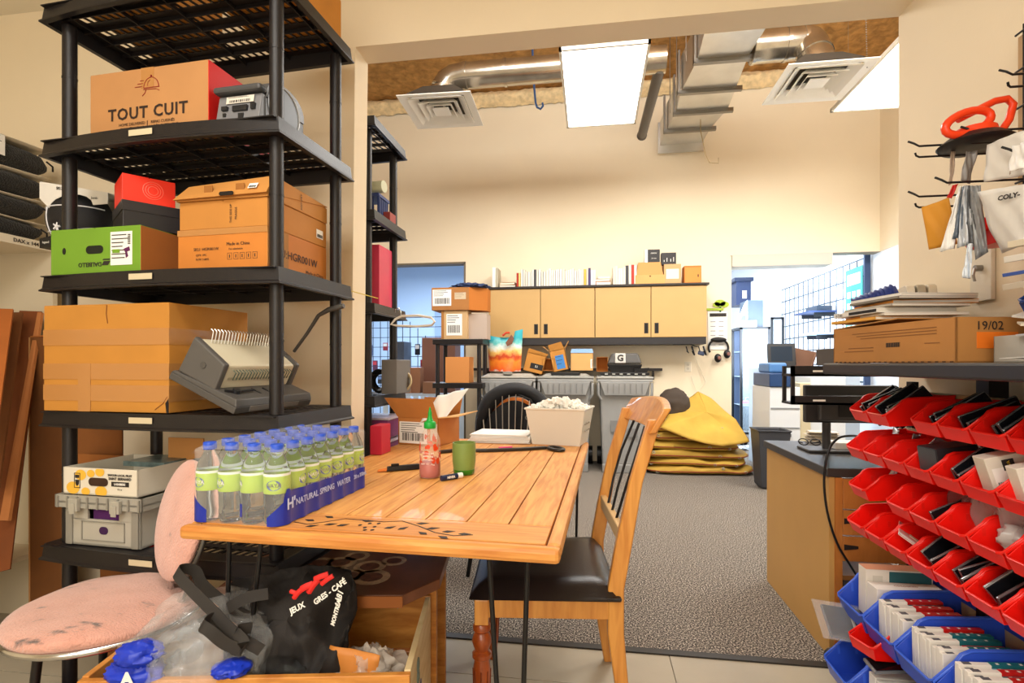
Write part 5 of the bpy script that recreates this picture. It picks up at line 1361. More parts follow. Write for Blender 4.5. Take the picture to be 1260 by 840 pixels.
# books, spines to the room
br_ = random.Random(12)
def pxw(n): return n*6.0/FPX
def book(u, w_, h_, col, label, tilt=0, grp=None, d=.17):
    p = at(u, 345, Y=YC + .05); t = thing('book', label, 'book', (p.x, YC + .02, zt), 0, grp, rot=(0, tilt, 0))
    g = G(); g.box(.002, w_ - .002, .003, d - .004, .003, h_ - .003); P('pages', g, M('e9e2d0', .8), t)
    g = G(); g.box(0, w_, 0, .002, 0, h_); g.box(0, .002, 0, d, 0, h_); g.box(w_ - .002, w_, 0, d, 0, h_); P('cover', g, M(col, .55), t)
    return t
cols = ['e9e5da', 'efece4', 'ddd6c8', 'e4dfd2', 'f2efe8', 'd9d3c6']
def nth(n):
    return ('first', 'second', 'third', 'fourth', 'fifth', 'sixth', 'seventh', 'eighth', 'ninth', 'tenth', 'eleventh', 'twelfth', 'thirteenth', 'fourteenth', 'fifteenth', 'sixteenth', 'seventeenth', 'eighteenth', 'nineteenth', 'twentieth')[n] if n < 20 else 'twenty-' + nth(n - 20) if n < 29 else 'thirtieth' if n == 29 else 'thirty-' + nth(n - 30)
names = {'b5331f': 'red', '8a4a2a': 'brown', '4c4a4e': 'dark grey', 'e3b54c': 'yellow', '4a3c6a': 'purple', 'e8c77a': 'pale yellow'}
u = 636.0; k = 0
special = {0: 'b5331f', 1: 'e8c77a', 8: '4c4a4e', 30: 'e3b54c', 32: '4a3c6a', 35: 'e8c77a'}
while u < 731:
    c_ = special.get(k, cols[br_.randrange(6)]); wpx = br_.uniform(2.1, 3.4)
    lab = (names[c_] + ' spined book among the white books in the row on the cabinet, ' + ('left part' if u < 670 else 'right part')) if k in special and k != 35 else ('pale yellow book at the right end of the long row' if k == 35 else nth(k) + ' book from the left of the long row on the cabinets, white-covered')
    book(u, pxw(wpx) - .001, br_.uniform(.165, .20) if k > 1 else .16, c_, lab, grp='white paperbacks in the long row on the cabinets' if k not in special else None)
    u += wpx; k += 1
u = 754.0; k = 0
sp2 = {5: '3c3a3c', 7: 'b5331f'}
while u < 781:
    c_ = sp2.get(k, cols[br_.randrange(6)]); wpx = br_.uniform(2.6, 3.6)
    lab = {5: 'black spined book in the short row left of the stepped carton', 7: 'red spined book in the short row left of the stepped carton'}.get(k, nth(k) + ' book from the left of the short row by the stepped carton, white')
    book(u, pxw(wpx) - .001, br_.uniform(.18, .215) + (.02 if k > 5 else 0), c_, lab, grp=None if k in sp2 else 'white books in the short row')
    u += wpx; k += 1
t = thing('file_box', 'tall white magazine file at the left end of the cabinet top', 'file', (at(606, 345, Y=YC+.05).x, YC + .03, zt))
g = G(); g.box(0, .04, 0, .2, 0, .235); P('body', g, WHITE, t, bevel=.002); g = G(); g.box(.043, .066, 0, .2, 0, .225); P('divider', g, M('b8b09a', .6), t)
for k, (u0, u1, c_, lab, zz) in enumerate(((615, 634, 'ddd3bd', 'white book lying flat left of the book row', 0), (616, 634, 'b9862f', 'mustard book lying on a white one left of the book row', .03),
        (733, 751, 'd2461f', 'orange-red book lying flat between the two rows', 0), (733, 751, 'e2a890', 'pale book lying on the orange-red one between the two rows', .046), (735, 750, 'ece7dc', 'white pad lying topmost between the two rows', .075))):
    a = at(u0, 348, Y=YC + .05).x; b = at(u1, 348, Y=YC + .05).x; hh = .045 if c_ == 'd2461f' else .028
    t = thing('book', lab, 'book', ((a+b)/2, YC + .11, zt + zz), R((3, -4, 2, -3, 4)[k])); w = b - a
    g = G(); g.box(-w/2 + .002, w/2 - .002, -.075, .075, .003, hh - .003); P('pages', g, M('e9e2d0', .8), t)
    g = G(); g.box(-w/2, w/2, -.08, .08, 0, .003); g.box(-w/2, w/2, -.08, .08, hh - .003, hh); g.box(-w/2, -w/2 + .002, -.08, .08, 0, hh); P('cover', g, M(c_, .6), t)
def back_box(label, u0, u1, v0, z0, Y, d, mat, name='cardboard_box', rz=0, **k):
    a = at(u0, v0, Y=Y); b = at(u1, v0, Y=Y)
    return card_box(label, ((a.x + b.x)/2, Y + d/2, z0), rz, b.x - a.x, d, a.z - z0, mat, name, tape=k.pop('tape', False), **k), b.x - a.x, a.z - z0
t = thing('cardboard_box', 'tan stepped display carton on the right cabinet', 'box', (at(800, 340, Y=YC+.01).x, YC + .01, zt))
w = pxw(34); g = G(); g.box(-w/2, w/2, 0, .22, 0, .10); P('body', g, CARDL, t, bevel=.002)
g = G(); g.hexa([(-w/2 + .01, .03, .10), (w/2 - .012, .03, .10), (w/2 - .012, .2, .10), (-w/2 + .01, .2, .10), (-w/2 + .035, .04, .245), (w/2 - .04, .04, .245), (w/2 - .04, .2, .245), (-w/2 + .035, .2, .245)]); P('upper_step', g, M('c9965a', .8), t, bevel=.002)
g = G(); g.cyl((0, -.0015, .085), (0, .001, .085), .008, n=10); P('thumb_hole', g, M('2b1c10', .9), t)
b, w, h = back_box('taped tan carton right of the stepped carton', 817, 838, 325, zt, YC + .03, .16, M('c9a070', .8)); sticker(b, (.0, -.0815, h*.5), (1,0,0), (0,0,1), w*.75, h*.5, M('dcd4c4', .6))
b, w, h = back_box('small orange-brown box at the right end of the cabinet top', 842, 863, 327, zt, YC + .02, .15, M('c4742a', .6)); g = G(); g.box(-w/2 + .008, w/2 - .008, -.0765, -.075, .01, h - .02); P('front_inset', g, M('d68a3c', .6), b)
g = G(); g.box(w*.28, w*.34, -.078, -.076, h*.35, h*.5); P('catch', g, BLACKM, b)
b, w, h = back_box('black printed box on the stepped carton, left one', 797, 812, 307, zt + .2465, YC + .06, .09, M('262324', .5)); g = G(); g.box(-w/2 - .03, -w/2, -.044, .044, .0, h); P('white_side', g, WHITE, b)
for i, s in enumerate(('DERECK', '2.0 mm')): lettering(b, s, .018, (0, -.0465, h*(.7 - .4*i)), mat=WHITE)
b, w, h = back_box('black printed box with white diagram on the taped carton', 814, 832, 311, at(825, 325, Y=YC+.03).z + .0005, YC + .05, .09, M('2c292a', .5))
for a in ((-.05, .03, .03), (-.02, .02, .07), (.02, .035, .05), (.05, .03, .08)):
    g = G(); g.box(a[0] - .003, a[0] + .003, -.0465, -.0455, h*.25, h*.25 + a[2]*.6); P('white_bar', g, WHITE, b)

# calendar, hooks, headphones, outlet
a = at(871, 383, Y=YB - .01); b = at(895, 430, Y=YB - .01)
t = thing('calendar', 'white wall calendar page under a green tree cut-out right of the cabinets', 'calendar', (a.x, YB - .008, b.z))
w, h = b.x - a.x, a.z - b.z
g = G(); g.box(0, w, 0, .003, 0, h); P('page', g, PAPER, t)
g = G(); g.box(.02, w - .01, -.001, 0, h*.86, h*.95); P('header_bar', g, PRINT, t)
for i in range(2):
    for j in range(6): g = G(); g.box(.03 + i*w*.42, .03 + i*w*.42 + w*.25, -.001, 0, h*(.12 + j*.12), h*(.135 + j*.12)); P('date_line', g, M('6d6a70', .7), t)
LG = M('a8bf38', .7)
g = G(); g.box(-.02, w*.8, -.006, -.001, h + .01, h + .035); P('green_band', g, LG, t)
for cx, cz, r_ in ((w*.62, h + .09, .05), (w*.45, h + .075, .035), (w*.85, h + .075, .04)):
    g = G(); g.slab([(cx + r_*1.2*math.cos(q), -.004, cz + r_*.8*math.sin(q)) for q in [2*math.pi*i/14 for i in range(14)]], (0,-1,0), .004); P('tree_crown', g, LG, t)
g = G(); g.box(w*.6, w*.68, -.005, 0, h - .01, h + .06); P('tree_trunk', g, M('2e5a2a', .7), t)
def clip(s, u, v, lab, nm, g, mat, cat, Y=YB - .05, **k): 
    o = P(nm, g, mat, **k); o.location = at(u, v, Y=Y); return tag(o, lab, cat)
g = G(); g.tube([(-.24, 0, .02), (-.05, 0, .02), (0, .0, 0), (.03, .05, 0)], .006, 6); g2 = G()
hk = thing('hook_rail', 'black hook rail with dangling clips under the cabinet right end', 'hooks', at(856, 426, Y=YC + .06))
P('rail', g, BLACKM, hk, smooth=60)
for i, x in enumerate((-.10, -.04, .03, .08)):
    g = G(); g.tube([(x, 0, .0), (x + .01, -.02, -.05), (x + .02, -.03, -.07 - .02*(i % 2)), (x, -.035, -.05)], .010 if i % 2 else .006, 7); P('clip', g, BLACKM, hk, smooth=60)
g = G(); g.cbox((.055, -.02, -.075), (.07, .03, .045), (0, .3, 0)); P('pouch', g, M('39435c', .6), hk, bevel=.01)
hp = thing('headphones', 'black over-ear headphones hanging right of the cabinets', 'headphones', at(884, 430, Y=YB - .035))
g = G(); g.tube([(.105*math.cos(q), 0, .02 + .10*math.sin(q)) for q in [R(-30 + 12*i) for i in range(21)]], .012, 8); P('headband', g, BLACKM, hp, smooth=60)
g = G(); g.ball((0, -.01, .11), .03, 14, 8, (2.9, .8, 1)); P('head_pad', g, BLACKM, hp, smooth=60)
for x, z in ((.088, -.05), (-.01, -.095)):
    g = G(); g.ball((x, -.02, z), .045, 16, 10, (.85, .6, 1.1)); o = P('ear_cup', g, BLACKM, hp, smooth=60); g = G(); g.ball((x + .01, -.045, z), .02, 12, 8, (1, .4, 1)); P('grille', g, M('8a5a4e', .6), o, smooth=60)
for u, v in ((846.5, 451),):
    t = thing('wall_outlet', 'white wall outlet below the cabinets at the right', 'outlet', at(u, v, Y=YB - .003)); g = G(); g.box(-.037, .037, -.002, .003, -.058, .058); P('plate', g, M('e6ddca', .5), t, bevel=.003)
    for z in (-.022, .022): g = G(); g.cyl((0, -.004, z), (0, -.001, z), .016, n=14); P('socket', g, M('cfc6b4', .5), t)
g = G(); p = at(853, 434, Y=YB - .02); g.tube([p, at(862, 455, Y=YB-.02), at(868, 470, Y=YB-.02), at(858, 485, Y=YB-.02), at(850, 462, Y=YB-.02)], .003, 5); tag(P('cable', g, M('d8ceba', .6)), 'thin pale cable dangling on the wall by the outlet', 'cable')

# ------------------------------------------------------------------ three waste containers
BG = M('9a9a98', .5, var=.05); BGD = M('7c7c7b', .5)
def waste_bin(label, u0, u1, lidcol, dy=0):
    Yf = 5.52 + dy; a = at(u0, 500, Y=Yf); b = at(u1, 500, Y=Yf); w = b.x - a.x
    t = thing('waste_container', label, 'bin', ((a.x + b.x)/2, Yf, 0)); H = .98
    q = w*.39; D = .62
    g = G(); g.add([(-q, .07, .08), (q, .07, .08), (q, D - .05, .0), (-q, D - .05, 0), (-w/2 + .03, 0, H), (w/2 - .03, 0, H), (w/2 - .03, D, H), (-w/2 + .03, D, H)], [(3,2,1,0), (0,1,5,4), (1,2,6,5), (2,3,7,6), (3,0,4,7)])
    P('body', g, BG, t, bevel=.02)
    g = G(); g.hexa([(-q - .002, .075, 0), (q + .002, .075, 0), (q, .3, 0), (-q, .3, 0), (-q - .004, .062, .09), (q + .004, .062, .09), (q, .3, .09), (-q, .3, .09)]); P('foot', g, BG, t, bevel=.008)
    g = G(); g.box(-w/2 + .005, w/2 - .005, -.03, D + .02, H - .035, H); P('rim', g, BG, t, bevel=.012)
    g = G(); g.hexa([(-w*.36, -.028, H - .17), (w*.36, -.028, H - .17), (w*.36, .01, H - .17), (-w*.36, .01, H - .17), (-w*.44, -.04, H - .03), (w*.44, -.04, H - .03), (w*.44, .01, H - .03), (-w*.44, .01, H - .03)]); P('lift_panel', g, BG, t, bevel=.006)
    for i in range(7): g = G(); x = -w*.3 + i*w*.1; g.box(x - .003, x + .003, -.048, -.036, H - .15, H - .05); P('panel_rib', g, BGD, t)
    for s in (-1, 1): g = G(); g.tube([(s*w*.47, -.02, H - .04), (s*w*.47, -.03, H - .16), (s*w*.42, .0, H - .21)], .014, 6); P('side_grip', g, BG, t, smooth=60)
    g = G(); g.box(-w/2, w/2, -.035, D + .03, H + .001, H + .022); g.hexa([(-w*.44, 0, H + .022), (w*.44, 0, H + .022), (w*.44, D, H + .022), (-w*.44, D, H + .022), (-w*.36, .07, H + .05), (w*.36, .07, H + .05), (w*.36, D - .08, H + .05), (-w*.36, D - .08, H + .05)]); P('lid', g, lidcol, t, bevel=.008)
    g = G(); g.box(-.14, -.02, .025, .035, .43, .55); g.box(.04, .13, .025, .035, .38, .47); P('moulded_mark', g, BGD, t)
    for s in (-1, 1): g = G(); g.cyl((s*(q - .02), D - .03, .1), (s*(q + .05), D - .03, .1), .1, n=20); P('wheel', g, BLACKM, t, smooth=40)
    return t
LGY = M('a3a29c', .5); LID2 = M('96958f', .5)
b1 = waste_bin('grey wheeled waste container, leftmost, with a puffy pale lid', 589, 660, M('aaa59b', .5))
b2_ = waste_bin('middle grey wheeled waste container with a black-slotted lid', 661, 731, LID2)
b3_ = waste_bin('rightmost grey wheeled waste container beside the yellow sacks', 734, 804, LGY)
for b, w in ((b2_, .30), (b3_, .5)): g = G(); g.box(-w/2, w/2, .02, .06, 1.015, 1.045); P('lid_slot', g, BLACKM, b, bevel=.004)
for i in range(6): g = G(); g.box(-.2 + i*.075, -.17 + i*.075, .0, .021, 1.022, 1.036); P('slot_tooth', g, LGY, b3_)
g = G(); g.box(-.05, .05, .0, .05, 1.02, 1.05); P('lid_latch', g, M('8f8a80', .5), b1, bevel=.006)
# narrow work ledge behind the bins
xa = at(662, 450, Y=6.17).x; xb = at(815, 450, Y=6.17).x; zl = 1.085
g = G(); g.box(xa - .9, xb, 6.165, YB - .002, zl - .03, zl); ld = thing('wall_ledge', 'dark narrow ledge on the back wall behind the waste containers', 'shelf', (0, 0, 0)); P('board', g, M('231d1b', .5), ld)
for x in (xa - .6, xa, xb - .1): g = G(); g.box(x - .01, x + .01, 6.17, YB - .002, zl - .13, zl - .03); P('bracket', g, BLACKM, ld)
# items on the lids
zl2 = 1.0325; Yi = 5.78
def lid_box(label, u0, u1, v0, v1, tilt, mat, op=False, d=.16, dz=0):
    a = at(u0, v1, Y=Yi); b = at(u1, v0, Y=Yi); w = b.x - a.x; h = b.z - a.z
    t = thing('cardboard_box', label, 'box', ((a.x + b.x)/2, Yi, a.z), 0, rot=(0, tilt, 0))
    g = G()
    for s in (-1, 1): g.box(s*w/2, s*(w/2 - .004), 0, d, 0, h); 
    g.box(-w/2, w/2, d - .004, d, 0, h); g.box(-w/2, w/2, 0, d, 0, .004); g.box(-w/2, w/2, 0, d, h - .004, h)
    if not op: g.box(-w/2, w/2, 0, .004, 0, h)
    P('body', g, mat, t); return t, w, h
# shelf that carries them: pull the boxes onto the lids
t, w, h = lid_box('tilted tan carton with a black stamped label on the first lid', 643, 667, 435, 458, R(14), CARD)
g = G(); g.box(-.04, .10, -.0015, 0, h*.2, h*.5); P('black_label', g, M('1f1b1c', .5), t); lettering(t, '51', .035, (.03, -.002, h*.35), mat=WHITE)
g = G(); g.slab([(-w/2, 0, h), (w/2, 0, h), (w/2 + .02, -.01, h + .03), (-w/2 + .01, -.01, h + .045)], (0,-1,0), .004); P('flap', g, CARD, t)
t, w, h = lid_box('small open dark-mouthed carton left of the blue-labelled one', 667, 682, 441, 456, R(2), CARD2, True)
t, w, h = lid_box('upright open-topped carton with a blue label and raised flaps', 681, 700, 430, 456, R(-12), CARD)
sticker(t, (.01, -.001, h*.42), (1,0,0), (0,0,1), w*.55, h*.65, M('3f7fc0', .6), lines=3)
for s in (-1, 1): g = G(); g.slab([(s*w/2, 0, h), (s*w/2, .15, h), (s*(w/2 + .06), .15, h + .07), (s*(w/2 + .06), 0, h + .07)], (0,0,1), .004); P('flap', g, CARDL, t)
g = G(); g.slab([(-w/2 + .01, .0, h), (w/2, .0, h), (w/2 - .02, -.02, h + .08), (-w/2, -.02, h + .07)], (0,-1,0), .004); P('flap', g, CARD, t)
t, w, h = lid_box('square tan carton with an opened pale blue top on the middle lid', 702, 730, 434, 456, 0, CARDL)
g = G(); g.slab([(-w/2, 0, h), (w/2, 0, h), (w/2 - .01, .03, h + .045), (-w/2 + .01, .03, h + .045)], (0,-1,0), .004); P('blue_flap', g, M('7fa3c8', .6), t); sticker(t, (w*.42, -.001, h*.4), (0,0,1), (-1,0,0), h*.5, .02, WHITE, bars=4)
t, w, h = lid_box('small dark-mouthed carton at the left of the black case', 734, 748, 439, 457, 0, CARD2, True)
a = at(768, 457, Y=5.75)
t = thing('tool_case', 'black and grey plastic tool case with a white letter on the right lid', 'case', (a.x, 5.65, 1.0325))
w = .36
g = G(); g.hexa([(-w/2, 0, .10), (w/2, 0, .10), (w/2, .24, .10), (-w/2, .24, .10), (-w/2 + .05, .03, .215), (w/2 - .04, .03, .215), (w/2 - .04, .2, .215), (-w/2 + .05, .2, .215)]); P('lid', g, M('4a4744', .45), t, bevel=.02)
g = G(); g.hexa([(-w/2 + .05, .03, 0), (w/2 - .03, .03, 0), (w/2 - .03, .22, 0), (-w/2 + .05, .22, 0), (-w/2 + .0, .0, .098), (w/2, .0, .098), (w/2, .24, .098), (-w/2, .24, .098)]); P('base', g, M('1d1b1b', .5), t, bevel=.01)
g = G(); g.hexa([(w/2 - .08, -.01, .02), (w/2 + .04, -.01, .0), (w/2 + .04, .05, .0), (w/2 - .08, .05, .02), (w/2 - .08, -.01, .05), (w/2 + .07, -.01, .06), (w/2 + .07, .05, .06), (w/2 - .08, .05, .05)]); P('side_flap', g, BLACKM, t)
g = G(); g.box(-.10, .01, -.002, .012, .11, .212); P('white_patch', g, M('cfccc6', .5), t, bevel=.01); lettering(t, 'G', .09, (-.045, -.003, .16), mat=M('3a3735', .5), bold=.004)
# colourful snack bag
def bag_mat():
    m = bpy.data.materials.new('mat_bag_print'); m.use_nodes = True; N = m.node_tree.nodes; L = m.node_tree.links; b = N['Principled BSDF']; b.inputs['Roughness'].default_value = .3
    tc = N.new('ShaderNodeTexCoord'); sp = N.new('ShaderNodeSeparateXYZ'); L.new(tc.outputs['Object'], sp.inputs[0])
    n = N.new('ShaderNodeTexNoise'); n.inputs['Scale'].default_value = 14; n.inputs['Detail'].default_value = 4; L.new(tc.outputs['Object'], n.inputs['Vector'])
    mr = N.new('ShaderNodeMath'); mr.operation = 'MULTIPLY_ADD'; mr.inputs[1].default_value = .35; L.new(n.outputs['Fac'], mr.inputs[0])
    mz = N.new('ShaderNodeMath'); mz.operation = 'MULTIPLY'; mz.inputs[1].default_value = 2.3; L.new(sp.outputs['Z'], mz.inputs[0]); L.new(mz.outputs[0], mr.inputs[2])
    r = N.new('ShaderNodeValToRGB'); e = r.color_ramp.elements; L.new(mr.outputs[0], r.inputs['Fac'])
    e[0].position = .12; e[0].color = lin('e2e0d8') + (1,); e[1].position = 1.0; e[1].color = lin('2fa9b8') + (1,)
    for p_, c_ in ((.20, 'e0541a'), (.42, 'f08a2a'), (.55, 'c23a12'), (.68, 'f2c46a'), (.80, 'eaf3ec'), (.90, '6fc7c4')):
        q = e.new(p_); q.color = lin(c_) + (1,)
    L.new(r.outputs[0], b.inputs['Base Color']); return m
a = at(598, 457, Y=5.62); b = at(641, 457, Y=5.62)
t = thing('snack_bag', 'colourful orange and turquoise printed bag on the leftmost container', 'bag', ((a.x+b.x)/2, 5.72, 1.0525)); w = b.x - a.x
def bagf(s):
    def f(p, q):
        ww = w*(.46 + .06*q); x = -ww + 2*ww*p; top = .40 + .06*(p > .75) - .03*math.sin(math.pi*p)
        return Vector((x, s*(.065*math.sin(math.pi*p)**.6*(1 - q)**.5 + .012*math.sin(9*p)*q), top*q))
    return f
g = G(); g.surf(bagf(-1), 28, 14); g.surf(bagf(1), 28, 14); P('printed_film', g, bag_mat(), t, smooth=60)
g = G(); g.slab([(.02, -.075, .31), (.08, -.05, .40), (.11, -.05, .36), (.09, -.07, .30), (.04, -.08, .27)], (0,-1,0), .003); P('brown_print', g, M('6b3c22', .5), t)
g = G(); g.tube([(-.02, -.03, .39), (.02, -.04, .42), (.06, -.04, .42)], .012, 6); P('red_tie', g, M('d24a2a', .5), t)

# ------------------------------------------------------------------ small black shelf stand with parcels
Ys = 5.35
a = at(535, 420, Y=Ys); b = at(592, 420, Y=Ys); w = b.x - a.x; zs1 = at(565, 417, Y=Ys).z; zs2 = at(565, 471, Y=Ys).z
st = thing('shelf_stand', 'small black two-tier shelf stand carrying parcels in front of the left doorway', 'shelf', (a.x, Ys, 0))
for z in (zs1, zs2, .25): g = G(); g.box(-.02, w + .02, -.02, .36, z - .055, z); P('shelf', g, BLACKP, st, bevel=.006)
for x in (.025, w - .025):
    for y in (.02, .32): g = G(); g.cyl((x, y, 0), (x, y, zs1 - .05), .022, n=12); P('post', g, BLACKP, st, smooth=50)
b_, ww, hh = back_box('plain orange-brown carton on the lower tier of the small stand', 548, 577, 439, zs2 + .001, Ys + .01, .22, M('d08a4a', .8))
b_, ww, hh = back_box('cream parcel with a shipping label on the top tier of the small stand', 543, 575, 382, zs1 + .001, Ys + .0, .2, M('c7a476', .8))
sticker(b_, (.0, -.1012, hh*.5), (1,0,0), (0,0,1), ww*.6, hh*.75, PAPER, bars=6, lines=4)
g = G(); g.box(-ww/2 - .001, -ww/2 + .03, -.1008, -.1, 0, hh); P('tape', g, M('a8743e', .3), b_)
b_, ww, h2_ = back_box('pale grey-pink carton right behind the labelled parcel', 576, 599, 386, zs1 + .001, Ys + .06, .2, M('b8a698', .8))
z_ = zs1 + max(hh, h2_) + .003
b_, ww, hh = back_box('wide brown carton with a big label topmost over the small stand', 531, 577, 354, z_, Ys - .02, .3, M('a8703a', .8, var=.1))
sticker(b_, (-ww*.22, -.1512, hh*.55), (1,0,0), (0,0,1), ww*.5, hh*.72, PAPER, bars=8, lines=4); sticker(b_, (ww*.27, -.1512, hh*.62), (1,0,0), (0,0,1), ww*.3, hh*.3, M('c8b496', .5), lines=3)
g = G(); g.hexa([(ww/2, -.15, 0), (ww/2 + .17, -.02, 0), (ww/2 + .17, .15, 0), (ww/2, .15, 0), (ww/2, -.15, hh), (ww/2 + .17, -.02, hh), (ww/2 + .17, .15, hh), (ww/2, .15, hh)]); P('side_panel', g, M('b56a24', .8), b_)
g = crumple((0, 0, .02), (.19, .12, .035), 61, .4, 2.2, 40, 20, flat=.018); o = P('blue_garment', g, M('2c3a5e', .8), smooth=60); o.location = at(578, 355, Y=Ys + .1); o.location.z = z_ + hh + .001; tag(o, 'crumpled navy garment lying on top of the wide carton', 'garment')

# ------------------------------------------------------------------ yellow sacks
YS = M('c9a443', .75, var=.12, scale=5, bump=.15, bscale=60)
YS2 = M('b8933a', .75, var=.12, scale=5)
pc2 = at(862, 588, Z=0)
def sack(k, label, w, d, z, th, ox, oy, rz, amp=.022, n=34, shape=None, mat=YS):
    t = thing('folded_tarp', label, 'tarpaulin', (pc2.x + ox, pc2.y + .42 + oy, z), rz, 'pile of folded yellow tarps')
    off = Vector((k*3.7, k, 0))
    def fn(a, b):
        th_ = 2*math.pi*a; cx, sy = math.cos(th_), math.sin(th_)
        r0 = abs(cx)**.5*math.copysign(1, cx); r1 = abs(sy)**.5*math.copysign(1, sy); s = math.sin(math.pi*b)**.3
        p = Vector((w/2*r0*s, d/2*r1*s, 0)); e = noise.noise(p*5 + off)
        top = -math.cos(math.pi*b)
        zz = th/2 + th/2*top*(.75 + .25*s) + (amp*e*2 + (shape(p) if shape else 0))*(1 if top > 0 else .15)
        return p*(1 + .05*noise.noise(Vector((cx*2, sy*2, k)))) + Vector((0, 0, zz))
    g = G(); g.surf(fn, n*2, 14, closed_u=True); P('canvas', g, mat, t, smooth=70)
    g = G(); pts = []
    for i in range(40):
        q = fn(i/40, .46); pts.append(q*1.006 if True else q)
    g.tube(pts, .006, 5, closed=True); P('hem_cord', g, M('8a3a1c', .7), t, smooth=60)
    for i in (26, 31, 34):
        q = fn(i/40, .55); g = G(); g.tube([q + Vector((.014*math.cos(c), -.002, .010*math.sin(c))) for c in [2*math.pi*j/10 for j in range(10)]], .004, 5, closed=True); P('eyelet', g, M('b8b4a4', .3, .7), t)
    return t
H0 = 0
lay = [(1.12, .62, .085, .02, .0), (1.08, .62, .08, -.03, .02), (1.10, .60, .085, -.01, .01), (1.0, .6, .10, -.06, .03), (.98, .58, .10, -.02, .05), (.90, .55, .09, -.08, .06)]
nm = ['lowest', 'second from the bottom', 'third from the bottom', 'fourth from the bottom', 'fifth from the bottom', 'second from the top']
for k, (w, d, th, ox, oy) in enumerate(lay):
    sack(k, 'yellow folded tarp with red-brown hem, ' + nm[k] + ' of the pile on the carpet', w, d, H0, th, ox, oy, R((2, -3, 1, -4, 3, -2)[k]), mat=YS if k % 2 else YS2); H0 += th*.93
# topmost folded into a peak
t = thing('folded_tarp', 'topmost yellow tarp folded up into a tall peak against the wall', 'tarpaulin', (pc2.x, pc2.y + .42, H0 - .10), 0, 'pile of folded yellow tarps')
ax = at(862, 482, Y=pc2.y + .5).x - pc2.x; zp = at(868, 482, Y=pc2.y + .45).z - H0 + .10
gp = G()
pl_ = [(ax - .02, .10, zp), (ax + .10, .05, zp - .08), (ax + .30, -.16, .16), (ax + .40, -.27, -.05), (ax + .12, -.36, -.09), (ax - .20, -.35, -.03), (ax - .46, -.30, .08), (ax - .32, .0, .22)]
def peak(a, b):
    n_ = len(pl_); tt = a*n_; i = int(tt) % n_; f = tt - int(tt); e = Vector(pl_[i]).lerp(Vector(pl_[(i+1) % n_]), f)
    c_ = Vector((ax + .02, -.12, zp*.52)); p = c_.lerp(e, b); return p + Vector((0, -1, .5))*.05*noise.noise(p*5)*(1 - .4*b)
gp.surf(peak, 56, 16); P('canvas', gp, YS, t, smooth=60, solid=.012)
g = G(); g.tube([peak(i/56, 1.0) for i in range(57)], .006, 5); P('hem_cord', g, M('a87a2a', .7), t)
g = crumple((0, 0, .13), (.165, .11, .17), 71, .12, 1.4, 40, 28); o = P('dark_sack', g, M('4a3f36', .85, var=.1), smooth=70); o.location = at(829, 512, Y=pc2.y + .42); o.location.z -= .0; tag(o, 'dark brown bundled sack on the left of the tarp pile', 'sack')

# ------------------------------------------------------------------ things on the second rack (behind the jamb)
YR = 2.55
def r2(u, v, Y=YR): return at(u, v, Y=Y)
p = r2(452, 379); q = r2(471, 303); zz = 1.4165
b_ = card_box('bright pink-red flat carton standing on the end-on rack', (q.x - .06, YR + .04, zz), 0, .12, .17, q.z - zz, M('d83a5c', .35, var=.1), tape=False)
p = r2(464, 218); g = G(); g.cyl((-.16, 0, 0), (.05, -.03, 0), .030, n=20); o = P('paper_roll', g, M('cdd0b0', .6), smooth=40); o.location = (p.x, YR, 1.852 + .135 + .032); tag(o, 'pale green rolled paper lying over the blue basket on the end-on rack', 'roll')
t = thing('basket', 'small blue plastic basket on the end-on rack', 'basket', (r2(459, 240).x, YR, 1.852))
BB = M('2c3f7a', .45)
g = G(); g.box(-.14, .05, -.06, .06, 0, .005); g.box(-.15, .06, -.07, .07, .11, .125); P('frame', g, BB, t)
for i in range(7):
    g = G(); x = -.13 + i*.03; g.box(x, x + .012, -.066, -.06, 0, .115); P('slat', g, BB, t)
    g = G(); y = -.055 + i*.018; g.box(.048, .056, y, y + .008, 0, .115); P('slat', g, BB, t)
g = G(); g.box(-.03, .03, -.04, .04, 0, .05); o = P('small_box', g, M('9a3a30', .6), bevel=.002); o.location = (r2(473, 250).x, YR + .04, 1.852); tag(o, 'small red-brown box beside the blue basket', 'box')
# hanger
hg = thing('clothes_hanger', 'white plastic hanger hooked on the end-on rack', 'hanger', r2(484, 392, 2.42))
hp_ = [r2(u, v, 2.42) - hg.location for u, v in ((481, 399), (484, 392), (492, 388), (515, 388), (532, 391), (537, 396), (532, 400), (512, 401), (486, 400))]
g = G(); g.tube([Vector((p.x, p.y + .03*math.sin(i), p.z)) for i, p in enumerate(hp_)], .006, 8, closed=True); P('bow', g, M('e3ddd0', .4), hg, smooth=60)
g = G(); c_ = r2(493, 388, 2.42) - hg.location; g.tube([c_, c_ + Vector((.0, 0, .02)), c_ + Vector((-.01, 0, .035)), c_ + Vector((-.028, 0, .03)), c_ + Vector((-.03, 0, .015))], .003, 6); P('hook', g, CHROME, hg, smooth=60)
t = thing('spray_can', 'blue and yellow spray can with a red top on the end-on rack', 'spray can', (r2(452.5, 488).x, YR - .05, .983))
g = G(); g.lathe([(.030, 0), (.0325, .004), (.0325, .17), (.028, .185), (.014, .19)], n=24); P('can', g, M('1f3a86', .35), t, smooth=50)
g = G(); g.lathe([(.0328, .12), (.0328, .16)], n=24, caps=False); P('yellow_band', g, M('e8c22a', .4), t, smooth=50); g = G(); g.lathe([(.012, .19), (.013, .215), (.011, .222), (.006, .225)], n=16); P('nozzle_cap', g, M('c8201a', .4), t, smooth=50)
lettering(t, 'WD-40', .026, (.012, -.0335, .075), xd=(0,0,1), yd=(-1,0,0), mat=WHITE, bold=.0008)
